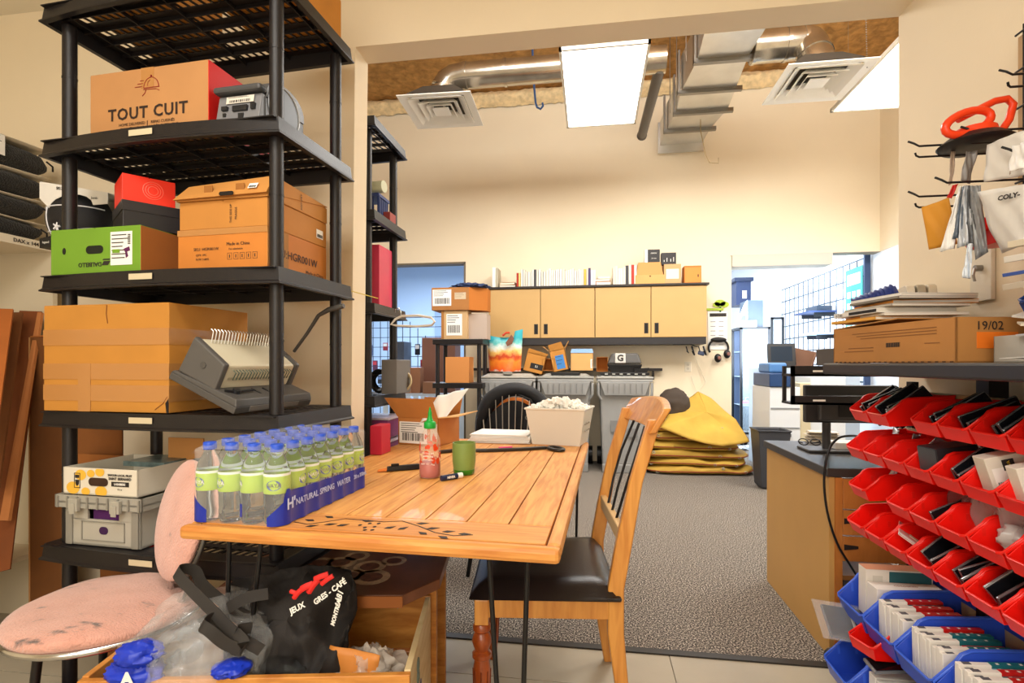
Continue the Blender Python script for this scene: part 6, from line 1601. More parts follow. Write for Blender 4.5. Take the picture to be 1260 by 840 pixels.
def coil(label, c_, R0, mat, n=5, r_=.0035, nm='cable_coil', tiltv=(0,0,0), sc=(1, 1)):
    t = thing(nm, label, 'cable', c_, 0, None, rot=tiltv)
    for k in range(n):
        g = G(); rr = R0*(1 - .07*k); ph = k
        g.tube([(sc[0]*rr*math.cos(q), .006*math.sin(2*q + ph) + (k - n/2)*.006, sc[1]*rr*math.sin(q)) for q in [2*math.pi*i/28 for i in range(28)]], r_, 6, closed=True); P('loop', g, mat, t, smooth=60)
    return t
coil('coiled black cable standing on the end-on rack', (r2(468, 475).x, YR, .983 + .062), .058, BLACKM, 6, .004, sc=(.8, 1))
coil('coil of white hose behind the black cable on the end-on rack', (r2(484, 480).x + .01, YR + .10, .983 + .058), .052, M('c9b48a', .5), 3, .006, nm='hose_coil')
g = G(); g.box(-.04, .04, -.1, .1, 0, .17); o = P('grey_box', g, M('6f6b66', .5), bevel=.004); o.location = (r2(492, 478).x - .03, YR + .03, .983); tag(o, 'dark grey carton at the outer end of the end-on rack shelf', 'box')
for k, z in enumerate((.552, .66, .77)):
    t = thing('plastic_tray', ['lowest magenta translucent tray on the end-on rack', 'middle magenta translucent tray on the end-on rack', 'top magenta translucent tray on the end-on rack'][k], 'tray', (r2(470, 540).x - .02, YR, z))
    g = G(); g.box(-.16, .10, -.12, .12, 0, .09); P('body', g, M('8a3a6e', .25, alpha=.9), t, bevel=.006); g = G(); g.box(-.165, .105, -.125, .125, .091, .10); P('lid', g, M('c9b8c4', .3), t)
g = G(); g.box(-.03, .02, -.05, .05, 0, .12); o = P('red_box', g, M('c2203a', .5), bevel=.003); o.location = (TF.w((.04, 1.02, 0)).x, TF.w((.04, 1.02, 0)).y, TZ + .001); tag(o, 'small red carton at the far left edge of the dining table', 'box')
# yellow string from the near rack to the end-on rack
g = G(); g.tube([RK.w((.03, .10, 1.40)), at(425, 356, Y=1.95), at(440, 360, Y=2.12), at(465, 367, Y=2.4)], .0022, 5); tag(P('yellow_string', g, M('d8c23a', .5)), 'thin yellow string stretched from the rack past the jamb', 'string')
# ================================================================== desk beyond the opening
DX = .908; DY0, DY1 = 2.20, 2.93; DZ = .73
dk = thing('desk', 'tan laminate desk with a dark top beside the opening, right of the carpet', 'desk', (DX, DY0, 0))
LAM2 = M('c99a56', .5, var=.05, scale=3)
g = G(); g.box(0, .02, .0, DY1 - DY0, 0, DZ - .035); P('side_panel', g, LAM2, dk, bevel=.001)
g = G(); g.box(-.012, 1.6, -.01, DY1 - DY0 + .02, DZ - .034, DZ); P('desk_top', g, M('3b3734', .4), dk, bevel=.004)
ORW = wood_mat('c8803a', 'b06a2a', (6, 6, 1.5), .45, 3, .1)
g = G(); g.box(.02, .045, -.008, .02, 0, DZ - .036); P('front_stile', g, ORW, dk)
for k, (z0, z1) in enumerate(((.575, .69), (.475, .57), (.375, .47))):
    g = G(); g.box(.047, .30, -.008, .012, z0, z1); d = P('drawer', g, ORW, dk, bevel=.002)
    if k: g = G(); g.slab([(.05, -.009, z1 - .03), (.10, -.009, z1 - .035), (.10, -.009, z1 - .045), (.05, -.009, z1 - .052)], (0,-1,0), .002); P('finger_slot', g, M('201410', .8), d)
for z in (.01, .18, .30): g = G(); g.box(.047, .30, .0, .5, z, z + .018); P('shelf', g, M('8a5a28', .6), dk)
g = G(); g.box(.06, .18, .02, .3, .20, .296); o = P('grey_carton', g, M('5a5652', .6), None, bevel=.003); o.location = dk.location; tag(o, 'dark grey carton on the open shelf under the desk drawers', 'box')
g = crumple((0,0,.03), (.06,.05,.03), 81, .4, 2.2, 24, 14, flat=.028); o = P('plastic_wrap', g, M('b9bdc2', .2, alpha=.6), smooth=60); o.location = (DX + .11, DY0 + .05, .03); tag(o, 'crumpled grey plastic wrap on the lowest open shelf of the desk', 'wrapper')
zt_d = DZ + .001
def dpt(u, v, Z=DZ): return at(u, v, Z=Z)
t = thing('paper_stack', 'untidy stack of pale cards on the desk corner', 'papers', dpt(1012, 543))
for k in range(9): g = G(); g.cbox((rnd.uniform(-.01, .01), rnd.uniform(-.01, .02), .004 + k*.0058), (.13, .09, .004), (0, 0, rnd.uniform(-.25, .25))); P('card', g, M(('cfc3b0', 'b7a890', 'ded4c2')[k % 3], .7), t)
g = G(); g.cbox((0, 0, .02), (.20, .10, .04), (0, 0, .05)); o = P('white_carton', g, M('e3ddd4', .6), bevel=.002); o.location = dpt(1050, 556) + Vector((.02, .05, .001)); tag(o, 'flat white carton on the desk beside the cable', 'box')
t = thing('eyeglasses', 'folded dark eyeglasses on the desk edge', 'glasses', dpt(996, 548) + Vector((0, 0, .004)))
for s in (-1, 1): g = G(); g.tube([(s*.028 + .022*math.cos(q), .01*math.sin(q), .014 + .014*math.sin(q)) for q in [2*math.pi*i/14 for i in range(14)]], .003, 5, closed=True); P('lens_rim', g, BLACKM, t); g = G(); g.tube([(s*.05, 0, .015), (s*.02, .035, .004)], .003, 5); P('temple', g, BLACKM, t)
cp = [at(1062, 537, Y=2.3), at(1045, 536, Y=2.2), at(1030, 540, Y=2.17), at(1019, 556, Y=2.15), at(1014, 590, Y=2.15), at(1018, 630, Y=2.15), at(1030, 668, Y=2.16), at(1046, 695, Y=2.18), at(1062, 720, Y=2.2)]
sm_ = []
for i in range(len(cp) - 1):
    a_, b_, c_, d_ = cp[max(i-1, 0)], cp[i], cp[i+1], cp[min(i+2, len(cp)-1)]
    for s in range(5): q = s/5; sm_.append(.5*((2*b_) + (c_ - a_)*q + (2*a_ - 5*b_ + 4*c_ - d_)*q*q + (3*b_ - a_ - 3*c_ + d_)*q**3))
g = G(); g.tube(sm_, .0045, 7); tag(P('power_cable', g, BLACKM, smooth=60), 'black cable looping from the desk top down its front', 'cable')
# hutch shelf and monitor on the desk
hx0 = at(974, 490, Y=2.42).x
ht = thing('desk_hutch', 'black two-tier metal hutch with white label strips standing on the desk', 'shelf', (hx0, 2.42, DZ))
HK = M('2f2c2c', .4, .3)
for z0, z1 in ((at(1000, 463, Y=2.42).z - DZ, at(1000, 450, Y=2.42).z - DZ), (at(1000, 498, Y=2.42).z - DZ, at(1000, 487, Y=2.42).z - DZ)):
    g = G(); g.box(0, .62, 0, .012, z0, z1); g.box(0, .62, .0, .12, z0, z0 + .01); s_ = P('shelf', g, HK, ht)
    sticker(s_, (.11, -.0006, (z0 + z1)/2), (1,0,0), (0,0,1), .05, .008, WHITE, 'label_strip')
for x, y in ((0, 0), (0, .10), (.6, 0), (.6, .10)):
    g = G(); g.box(x, x + .014, y, y + .014, at(1000, 498, Y=2.42).z - DZ if x == 0 else 0, at(1000, 450, Y=2.42).z - DZ - .001); P('post', g, HK, ht)
g = G(); g.slab([(0, 0, 0), (.115, 0, 0), (.115, 0, .075), (.0, 0, .075)], (0, -1, 0), .20); o = P('document_tray', g, M('4a4745', .4), bevel=.003); o.location = at(1004, 449, Y=2.66); o.location.z = at(1000, 450, Y=2.42).z + .001; tag(o, 'dark grey document tray on the hutch top left of the magazine carton', 'tray')
mo = thing('monitor', 'back of a dark grey computer monitor under the hutch on the desk', 'monitor', (at(1028, 500, Y=2.6).x, 2.6, DZ + .001))
m0, m1 = at(998, 520, Y=2.6), at(1065, 462, Y=2.6)
g = G(); g.box(-.13, .26, 0, .03, m0.z - DZ, m1.z - DZ - .045); P('housing', g, M('3a3838', .45), mo, bevel=.006)
g = G(); g.box(-.08, .2, -.03, 0, m0.z - DZ + .01, m1.z - DZ - .09); P('rear_cover', g, M('4a4848', .45), mo, bevel=.01)
g = G(); g.box(-.0, .18, -.033, -.03, m0.z - DZ + .03, m0.z - DZ + .12); P('port_panel', g, M('242222', .5), mo); sticker(mo, (.09, -.0335, m0.z - DZ + .085), (1,0,0), (0,0,1), .05, .05, M('c9c0ae', .6), 'rating_label', lines=3)
g = G(); g.cyl((-.03, .02, .01), (-.03, .02, m0.z - DZ), .018, n=12); P('stand', g, M('3a3838', .45), mo, smooth=40); g = G(); g.box(-.13, .07, -.05, .10, 0, .012); P('stand_base', g, M('3a3838', .45), mo, bevel=.004)

# ================================================================== bench along the right wall
SZ = 1.133
bt = thing('bench_shelf', 'black shelf top running along the right wall above the red bins', 'shelf', (0, 0, 0))
g = G(); g.box(.775, XR - .01, .35, 1.93, SZ - .036, SZ); P('shelf_end', G().box(.99, XR - .01, 1.931, 2.13, SZ - .036, SZ), M('2c2a2b', .35, .2), bt); P('shelf_top', g, M('2c2a2b', .35, .2), bt, bevel=.006)
for y in (1.66, .7): g = G(); g.box(1.10, 1.15, y, y + .05, 0, SZ - .036); P('post', g, BLACKP, bt)
RAIL = M('b9a885', .5)
# bin rack: rails carrying the bins
brk = thing('bin_rack', 'cream louvred rails behind the stacking bins on the right', 'rack', (0, 0, 0))
rows = [(.87, .955, 'A'), (.87, .828, 'B'), (.865, .705, 'C'), (.86, .585, 'D')]
for x, z, _ in rows: g = G(); g.box(1.062, 1.078, .45, 2.0, z + .02, z + .085); P('rail', g, RAIL, brk)
for z in (.30, .08): g = G(); g.box(1.115, 1.13, .45, 2.05, z + .04, z + .12); P('rail', g, RAIL, brk)
for y in (.5, 1.98): g = G(); g.box(1.078, 1.10, y, y + .03, 0, 1.07); P('upright', g, BLACKP, brk)
def bin_geo(w, d, h):
    """open stacking bin: origin at the lower back edge centre, front lip towards -x"""
    g = G(); t = .0025; lip = h*.40; a = d*.70
    W = w/2
    side = [(0, 0), (-d + .012, 0), (-d, lip), (-d + .003, lip + .004), (-a - d*.10, h*.80), (-a - d*.05, h*.93), (-a + d*.03, h), (0, h)]
    for s in (-1, 1):
        pts = [(x, s*(W - .006*(1 - z/h)), z) for x, z in side]; g.slab(pts, (0, -s, 0), t)
    g.slab([(0, -W + .006, 0), (-d + .012, -W + .006, 0), (-d + .012, W - .006, 0), (0, W - .006, 0)], (0, 0, 1), t)
    g.slab([(0, -W + .005, 0), (0, W - .005, 0), (0, W, h), (0, -W, h)], (-1, 0, 0), t)
    g.slab([(-d + .012, -W + .005, 0), (-d + .012, W - .005, 0), (-d, W, lip), (-d, -W, lip)], (1, 0, 0), t)
    r = G()
    for s in (-1, 1): r.tube([(0, s*W, h), (-a + d*.03, s*W, h), (-a - d*.05, s*W, h*.93), (-a - d*.10, s*W, h*.80), (-d + .002, s*(W), lip + .006), (-d - .002, s*(W - .012), lip + .001)], .0036, 6)
    r.tube([(-d - .002, -W + .012, lip + .001), (-d - .002, W - .012, lip + .001)], .004, 6)
    rb = G()
    for k in range(4): rb.box(-d*.85 + k*d*.2, -d*.85 + k*d*.2 + .008, W - .003, W - .0055, h*.25, h*.72)
    return g, r, rb
_bp = {}
def place_bin(key, label, group, x_front, y_near, z, w, d, h, mat, rim_mat):
    loc = (x_front + d, y_near + w/2, z)
    if key not in _bp:
        t = thing('storage_bin', label, 'bin', loc, 0, group); g, r, rb = bin_geo(w - .006, d, h)
        P('body', g, mat, t, bevel=.001); P('rim', r, rim_mat, t, smooth=60); P('side_rib', rb, rim_mat, t)['kind'] = 'stuff'; _bp[key] = t
    else: t = dup(_bp[key], loc, label=label, group=group)
    t.rotation_euler = (0, R(-4), 0)
    return t
RED2 = M('e61a10', .32, coat=.1); BLU2 = M('3a63d8', .32, coat=.1)
def yat(u, X): return at(u, 500, X=X).y
ordn = ['first', 'second', 'third', 'fourth', 'fifth', 'sixth', 'seventh', 'eighth', 'ninth', 'tenth', 'eleventh']
rown = {'A': 'top red row', 'B': 'second red row', 'C': 'third red row', 'D': 'lowest red row', 'E': 'upper blue row', 'F': 'lower blue row'}
edges = {'A': [1046, 1068, 1092], 'B': [1042], 'C': [1045], 'D': [1043]}
pitch = .113; bins = {}
ys = {'A': [yat(1046, .87), yat(1046, .87) - pitch] , 'B': [yat(1042, .87)], 'C': [yat(1045, .865)], 'D': [yat(1043, .86)]}
y_ = yat(1121, .87)
while y_ > 1.16: ys['A'].append(y_); y_ -= pitch
y_ = ys['B'][0] - pitch
while y_ > 1.16: ys['B'].append(y_); y_ -= pitch
y_ = yat(1091, .865)
while y_ > 1.16: ys['C'].append(y_); y_ -= pitch
y_ = ys['D'][0] - pitch
while y_ > 1.16: ys['D'].append(y_); y_ -= pitch
content = {'A': 'dark phones', 'B': 'packets and boxed phones', 'C': 'bagged parts', 'D': 'phones and cards'}
for x, z, r_ in rows:
    for k, y in enumerate(ys[r_]):
        lab = 'red stacking bin, %s, %s from the far end, with %s' % (rown[r_], ordn[k], content[r_])
        bins[(r_, k)] = place_bin('red', lab, 'red stacking bins on the right', x, y - pitch, z, pitch, .19, .082, RED, RED2)
yE = [1.975 - .172*k for k in range(6)]; yF = [1.97 - .172*k for k in range(4)]
for r_, lst, x, z in (('E', yE, .845, .30), ('F', yF, .80, .085)):
    for k, y in enumerate(lst):
        lab = 'large blue stacking bin, %s, %s from the far end' % (rown[r_], ordn[k])
        bins[(r_, k)] = place_bin('blue', lab, 'blue stacking bins at the lower right', x, y - .172, z, .172, .28, .135, BLUE, BLU2)
# ---- contents
def inbin(r_, k, dx, dy, dz):
    b = bins[(r_, k)]; return Matrix.Translation(b.location) @ Euler((0, R(-4), 0)).to_matrix().to_4x4() @ Vector((dx, dy, dz))
_ph = {}
def phone(label, loc, rot, col='17171b', frame='8f9296', size=(.072, .145, .008), grp=None):
    key = (col, frame, size)
    if key not in _ph:
        t = thing('phone', label, 'phone', loc, 0, grp, rot=rot); w, h, d = size
        g = G(); g.box(-w/2, w/2, -d/2, d/2, 0, h); P('frame', g, M(frame, .25, .7), t, bevel=.003)
        g = G(); g.box(-w/2 + .002, w/2 - .002, -d/2 - .0012, -d/2 + .001, .002, h - .002); P('screen', g, M(col, .08), t, bevel=.001)
        g = G(); g.box(-w/2 + .002, w/2 - .002, d/2 - .001, d/2 + .0012, .002, h - .002); b = P('back_glass', g, M(col, .15), t)
        g = G(); g.box(-w/2 + .007, -w/2 + .027, d/2 + .001, d/2 + .0028, h - .035, h - .008); P('camera_bump', g, M('0b0b0d', .1), b)
        _ph[key] = t; return t
    return dup(_ph[key], loc, label=label, group=grp, rot=rot)
pr = random.Random(5)
PH = 'phones standing in the red bins'
def rowphones(r_, k, n, y0=-.035, col='17171b', lean=35, word='black'):
    for i in range(n):
        yy = y0 + .075*i/max(1, n - 1) if n > 1 else 0
        phone('%s phone leaning in the %s bin of the %s, %s from its far side' % (word, ordn[k], rown[r_], ordn[n - 1 - i]), inbin(r_, k, -.085 + .012*(i % 2), yy, .012),
              (R(-lean + pr.uniform(-9, 9)), R(-28 + pr.uniform(-10, 10)), R(90 + pr.uniform(-10, 10))), col, grp=PH, size=(.072, .13, .0085))
def flatphones(r_, k, n, word='black', col='17171b', tilt=-62):
    """edge-on phones lying along the bin, far ends resting on the back wall"""
    for i in range(n):
        yy = -.040 + .080*(i + .5)/n
        phone('%s phone in the %s bin of the %s, %s from the near side' % (word, ordn[k], rown[r_], ordn[i]), inbin(r_, k, -.158 + .006*(i % 3), yy, .016 + .01*(i % 2)),
              (R(pr.uniform(-8, 8)) , R(58 + pr.uniform(-8, 8)), R(pr.uniform(-6, 6))), col, grp=PH, size=(.068, .128, .0085))
for k, n in ((0, 5), (1, 4), (2, 3), (3, 2), (4, 3), (5, 4), (6, 4), (7, 3)):
    if ('A', k) in bins: flatphones('A', k, n)
for k, n in ((3, 2), (4, 3), (5, 2), (6, 2), (7, 3)):
    if ('D', k) in bins: flatphones('D', k, n)
for k, n in ((4, 3), (7, 3), (8, 3)):
    if ('B', k) in bins: flatphones('B', k, n)
for k, n in ((2, 1), (5, 3), (6, 2)):
    if ('C', k) in bins: flatphones('C', k, n)
def pouch(r_, k, lab, mat, sx, sy, rot, dz=.03, nm='plastic_pouch'):
    if (r_, k) not in bins: return
    g = G(); s1 = pr.random()*6
    g.surf(lambda a, b: Vector((sx*(a - .5), .006*math.sin(7*a + s1)*math.cos(6*b), sy*b)), 12, 10); o = P(nm, g, mat, smooth=60, solid=.0012)
    o.location = inbin(r_, k, -.10, 0, dz); o.rotation_euler = rot; tag(o, lab, 'packet'); return o
SIL = M('b9bcc0', .25, .4, bump=.6, bscale=40); WHP = M('e6e1d8', .5)
for k in (0, 1, 2):
    pouch('B', k, 'silvery packet poking out of the %s bin of the second red row' % ordn[k], SIL, .09, .075, (R(30), R(-8 + 12*k), R(70 - 20*k)))
    pouch('B', k, 'white packet lying in the %s bin of the second red row' % ordn[k], WHP, .08, .06, (R(65), R(10), R(30 + 30*k)), .02)
pouch('C', 0, 'small silvery packet in the first bin of the third red row', SIL, .05, .07, (R(20), 0, R(80)))
pouch('C', 1, 'pale packet in the second bin of the third red row', M('a89bb0', .3), .09, .06, (R(65), 0, R(40)), .015)
CLEAR2 = M('d8cfd4', .12, alpha=.38, bump=1, bscale=30)
pouch('C', 2, 'clear pink-tinted bag draped over the third bin of the third red row', M('b06a70', .2, alpha=.5), .10, .06, (R(10), 0, R(90)), .045)
for k in (3, 4, 5, 6): pouch('C', k, 'clear bag standing in the %s bin of the third red row' % ordn[k], CLEAR2, .10, .085 + .02*(k == 4), (R(15 - 6*k), R(5), R(75 + 8*k)), .02)
for k in (4, 5, 6):
    if ('C', k) not in bins: continue
    g = crumple((0, 0, .02), (.045, .045, .03), 90 + k, .4, 2.4, 24, 14); o = P('bubble_bag', g, M('d2cdc8', .2, alpha=.75), smooth=60); o.location = inbin('C', k, -.11, 0, .025); tag(o, 'crumpled silvery bubble bag in the %s bin of the third red row' % ordn[k], 'packet')
t = thing('printed_card', 'pinkish folded card with a cross mark in the lowest red row', 'card', inbin('D', 2, -.07, .03, .01), rot=(R(-55), R(0), R(62)))
g = G(); g.box(-.08, .07, 0, .003, 0, .10); P('card', g, M('d9958a', .7), t); g = G(); g.box(-.08, -.062, -.001, .004, 0, .10); P('white_edge', g, WHITE, t); g = G(); g.box(-.03, -.01, -.0016, 0, .03, .07); P('pale_label', g, M('e8d2b8', .6), t); lettering(t, 'X', .03, (.012, -.001, .05), mat=M('4a2a30', .6), bold=.002)
# black box, white phone boxes with a blue phone
def rbox(nm, label, loc, rz, size, mat, cat='box', rot=None, bev=.002):
    t = thing(nm, label, cat, loc, rz, rot=rot); g = G(); a, b, c_ = size; g.box(-a/2, a/2, -b/2, b/2, 0, c_); P('body', g, mat, t, bevel=bev); return t
t = rbox('phone_box', 'black carton standing in the fourth bin of the second red row', inbin('B', 3, -.082, .0, .004), R(2), (.15, .075, .092), M('262428', .4), rot=(R(0), R(-8), R(2)))
g = G(); g.box(-.0765, -.0755, -.036, .036, .003, .089); P('grey_face', g, M('4a4e52', .35), t); lettering(t, 'SAMSUNG', .009, (.02, -.038, .04), xd=(0,0,1), yd=(-1,0,0), mat=M('8a8a8e', .5))
t = rbox('phone_box', 'white carton with a yellow label in the sixth bin of the second red row', inbin('B', 5, -.085, .0, .012), R(-10), (.14, .05, .105), M('d9d3c4', .5), rot=(0, R(-16), R(-8)))
sticker(t, (-.045, -.026, .05), (1,0,0), (0,0,1), .035, .06, WHITE, bars=6); g = G(); g.box(-.04, -.018, -.0275, -.026, .072, .096); P('black_square', g, BLK, t); lettering(t, 'LIVA', .009, (-.029, -.0282, .084), mat=M('e8c22a', .5), xd=(0,0,1), yd=(-1,0,0))
t = rbox('phone_box', 'second white carton leaning beside the blue phone in the second red row', inbin('B', 6, -.085, .02, .012), R(-10), (.14, .04, .10), M('e4ded0', .5), rot=(0, R(-16), R(-8)))
phone('pale blue phone leaning against the white cartons in the second red row', inbin('B', 6, -.135, -.022, .02), (R(-5), R(22), R(-25)), '6fa8c6', 'b4c4cc', (.066, .095, .009))
# blue bin contents: white slim cartons with red or teal spines
def slimbox(label, loc, top, th=.016, grp=None, rot=(0,0,0), L=.17, H=.11):
    t = thing('phone_box', label, 'box', loc, 0, grp, rot=rot)
    g = G(); g.box(-.0, L, -th/2, th/2, 0, H); P('body', g, M('ebe6dd', .5), t, bevel=.0015)
    g = G(); g.box(L*.42, L + .0005, -th/2 - .0004, th/2 + .0004, H*.86, H + .0006); P('colour_band', g, M(top, .4), t)
    g = G(); g.box(.012, .03, -th/2 + .002, th/2 - .002, H, H + .0006); P('print', g, M('5a5a60', .6), t)
    for k in range(3):
        if th > .012: g = G(); g.box(L*.5 + k*L*.15, L*.5 + k*L*.15 + .006, -.003, .003, H + .0006, H + .001); P('white_dot', g, WHITE, t)
    return t
names_ = {'c8201c': 'red-banded', '1f6f78': 'teal-banded', '9cc4d4': 'pale blue-banded'}
for k, seq in ((1, ['c8201c', 'c8201c', '9cc4d4', 'c8201c', '1f6f78', 'c8201c']), (2, ['c8201c', '1f6f78', 'c8201c', '1f6f78', '9cc4d4', '1f6f78', 'c8201c', 'c8201c']), (3, ['1f6f78', 'c8201c', '9cc4d4', 'c8201c', '1f6f78', 'c8201c', '9cc4d4', '1f6f78']), (4, ['c8201c', '1f6f78', '9cc4d4', 'c8201c', 'c8201c']), (5, ['1f6f78', 'c8201c', '9cc4d4'])):
    n = len(seq)
    for i, c_ in enumerate(seq):
        slimbox('%s slim carton in the %s upper blue bin, %s from its near side' % (names_[c_], ordn[k], ordn[i]), inbin('E', k, -.245, -.068 + .136*(i + .5)/n, .006 + .008*(i % 2)), c_, .136/n*.86, 'slim cartons in the blue bins', (R(pr.uniform(-4, 4)), R(-2), R(pr.uniform(-2, 2))))
t = rbox('carton', 'tall white carton with a teal panel at the back of the first blue bin', inbin('E', 0, -.13, .03, .01), 0, (.20, .05, .155), M('e4ddd2', .5))
g = G(); g.box(-.03, .095, -.026, -.025, .115, .15); P('teal_panel', g, M('2a6068', .5), t); sticker(t, (-.065, -.0255, .11), (1,0,0), (0,0,1), .03, .05, M('cfc9bd', .6), bars=5); g = G(); g.box(-.10, .1, -.0255, .0255, .1551, .156); P('tan_top', g, M('c98a68', .6), t)
t = rbox('carton', 'white carton with faint print at the front of the first large blue bin', inbin('E', 0, -.13, -.032, .01), 0, (.20, .062, .118), M('e6dfd6', .5)); lettering(t, 'COCOONED', .012, (0, 0, .1185), xd=(1,0,0), yd=(0,1,0), mat=M('a8684a', .6))
# lower blue row
for i in range(2): phone(['glossy black phone on edge in the first bin of the lower blue row', 'second black phone in the first bin of the lower blue row'][i], inbin('F', 0, -.2 + .03*i, -.02 + .03*i, .03 + .01*i), (R(12), R(62), R(14)), grp=None)
t = dup(_bp['red'], (1.00, 1.80, .224), label='stray red bin resting askew on the first bin of the lower blue row', group='stray bins'); t.rotation_euler = (R(-4), R(6), R(12)); t['group'] = 'red stacking bins on the right'
t = thing('phone_case_pack', 'dark clamshell pack with a red square lying over the stray red bin', 'package', (.775, 1.87, .232), rot=(R(-50), R(8), R(6)))
g = G(); g.box(0, .26, -.012, .0, 0, .11); P('tray', g, M('2a272b', .25), t, bevel=.004); g = G(); g.box(-.03, .27, -.016, -.012, -.01, .12); P('clear_cover', g, M('d8dce0', .08, alpha=.22), t)
g = G(); g.tube([(.12, -.0175, .035), (.15, -.0175, .035), (.15, -.0175, .065), (.12, -.0175, .065)], .0014, 5, closed=True); P('red_square', g, M('d2402a', .5), t)
g = G(); g.box(.085, .092, -.0175, -.013, 0, .11); P('white_line', g, M('c9c6c4', .5), t)
for k in (1, 2):
    for i in range(3):
        t = rbox('phone_box', 'white flat carton, %s in the %s bin of the lower blue row' % (ordn[i], ordn[k]), inbin('F', k, -.14, -.05 + .045*i, .012), 0, (.19, .038, .10), M('e6e1d8', .5))
g = G(); t = rbox('tablet', 'silver-edged black tablet lying across the second bin of the lower blue row', (.90, 1.735, .224), 0, (.15, .06, .010), M('8f9296', .3, .6), 'tablet', rot=(R(8), R(-4), R(4)))
g = G(); g.box(-.07, .07, -.027, .027, .0101, .0115); P('screen', g, M('111114', .1), t)
# black corner bumper on the floor at the end of the desk panel
g = G(); g.tube([(.90, 2.16, .03), (.92, 1.95, .03), (.97, 1.7, .03), (1.02, 1.4, .03)], .03, 10); tag(P('floor_tube', g, BLACKP, smooth=60), 'thick black tube lying on the floor beneath the blue bins', 'tube')

# ================================================================== on the bench shelf
KRT = M('b87f42', .75, var=.08)
mz = .112
mc = thing('magazine_carton', 'long brown kraft carton with perforated edge on the bench shelf, filled with magazines', 'box', (.883, 1.44, SZ + .001), R(8))
g = G(); w, d = .27, .50
for s in (0, 1): g.box(s*(w - .004), s*(w - .004) + .004, 0, d, 0, mz)
for s in (0, 1): g.box(0, w, s*(d - .004), s*(d - .004) + .004, 0, mz)
g.box(0, w, 0, d, 0, .004); P('body', g, KRT, mc)
for i in range(21): g = G() if i == 0 else g; g.box(-.0008, 0, .008 + i*.0235, .018 + i*.0235, 0, .004)
o = P('perforation', g, M('5a3a1c', .8), mc); o['kind'] = 'stuff'
g = G(); [g.box(-.0008, 0, .19 + i*.0035, .1915 + i*.0035 + .001*(i % 2), .045, .058) for i in range(16)]; P('barcode', g, PRINT, mc)['kind'] = 'stuff'
for z, y0, y1 in ((.09, .06, .40), (.082, .06, .38), (.074, .06, .36), (.045, .30, .42), (.035, .30, .44), (.05, .05, .10)): g = G(); g.box(-.0007, 0, y0, y1, z, z + .0025); P('printed_line', g, M('8a5c30', .8), mc)
g = G(); g.box(.05, .15, -.0008, 0, .035, .075); P('orange_sticker', g, M('f07a1c', .6), mc); lettering(mc, '19/02', .03, (.08, -.0015, .09), mat=PRINT)
g = G(); g.slab([(0, .5, mz), (.27, .5, mz), (.27, .2, mz + .012), (0, .2, mz + .012)], (0, 0, 1), .003); P('flap', g, M('c08a4a', .75), mc)
# magazines piled above
zz = SZ + mz + .018
mags = [('e0a23a', 'yellow-edged magazine lowest on the kraft carton', .015), ('e6e1d6', 'white magazine second from the bottom on the carton', .012), ('e8e4dc', 'white ring-bound booklet with a black spine panel on the carton', .022), ('b3aa9a', 'grey magazine in the middle of the carton pile', .012), ('e8962a', 'orange-spined magazine near the top of the carton pile', .016), ('8c867a', 'dark grey magazine second from the top of the carton pile', .01), ('ece9e2', 'white catalogue topmost on the carton', .014)]
for k, (c_, lab, th) in enumerate(mags):
    t = thing('magazine', lab, 'magazine', (.935 + .02*math.sin(k*2) + .010*k, 1.83 + .012*math.cos(k*3) - .004*k, zz), R(6 + (2, -4, 2, 3, -5, 3, 4)[k])); W_, D_ = .23, .22; th *= .68
    g = G(); g.box(-W_/2 + .002, W_/2, -D_/2 + .001, D_/2 - .001, .0015, th - .0015); P('pages', g, M('e4dfd2', .8), t)
    g = G(); g.box(-W_/2, W_/2, -D_/2, D_/2, 0, .0015); g.box(-W_/2, W_/2, -D_/2, D_/2, th - .0015, th); g.box(-W_/2, -W_/2 + .0015, -D_/2, D_/2, 0, th); P('cover', g, M(c_, .5), t)
    if k in (1, 4): g = G(); g.box(-W_/2 - .0006, -W_/2, .02, D_/2, .001, th - .001); P('orange_spine', g, M('f09a1c', .6), t)
    if k == 2: g = G(); g.box(-W_/2 - .0006, -W_/2, -D_/2 + .01, .03, .003, th - .003); P('black_spine_panel', g, BLK, t); lettering(t, 'o ! oo', .014, (-W_/2 - .0006, .08, th/2), xd=(0,-1,0), mat=PRINT)
    zz += th + .0012
# blue ribbed roll, cream file box, grey tray
t = thing('ribbed_tube', 'dark blue ribbed roll lying behind the magazines on the carton', 'roll', (.90, 1.97, zz - .035))
g = G(); L_ = .15
pts = []
for i in range(31):
    a = i/30; pts.append((a*L_*.75, .02 - a*.05, .027 + a*.045))
g.tube(pts, [.026 + .0035*math.sin(i*1.9) if i < 29 else .018 for i in range(31)], 16); P('roll', g, M('2f3f80', .5), t, smooth=60)
t = thing('file_holder', 'cream plastic file holder with rounded corners on the bench behind the magazines', 'file holder', (1.10, 2.03, SZ + .001), R(-14))
for k, c_ in enumerate(('d8cdb8', 'a89c86', 'cfc2aa')):
    y0 = -.10; y1 = .13; x = -.035 + .03*k; zt = .262; g = G(); r_ = .02
    pts = [(x, y0, 0), (x, y1, 0), (x, y1, zt - r_), (x, y1 - .006, zt - .006), (x, y1 - r_, zt), (x, y0 + r_, zt), (x, y0 + .006, zt - .006), (x, y0, zt - r_)]; g.slab(pts, (1,0,0), .024); P('divider', g, M(c_, .5), t, bevel=.003)
t = thing('parts_tray', 'grey cardboard tray of papers and parts at the near right of the bench shelf', 'tray', (.93, 1.13, SZ + .001), R(-3))
g = G(); w, d, h = .22, .28, .062
for s in (0, 1): g.box(s*(w - .003), s*(w - .003) + .003, 0, d, 0, h); g.box(0, w, s*(d - .003), s*(d - .003) + .003, 0, h)
g.box(0, w, 0, d, 0, .003); P('body', g, M('b3ada2', .7), t)
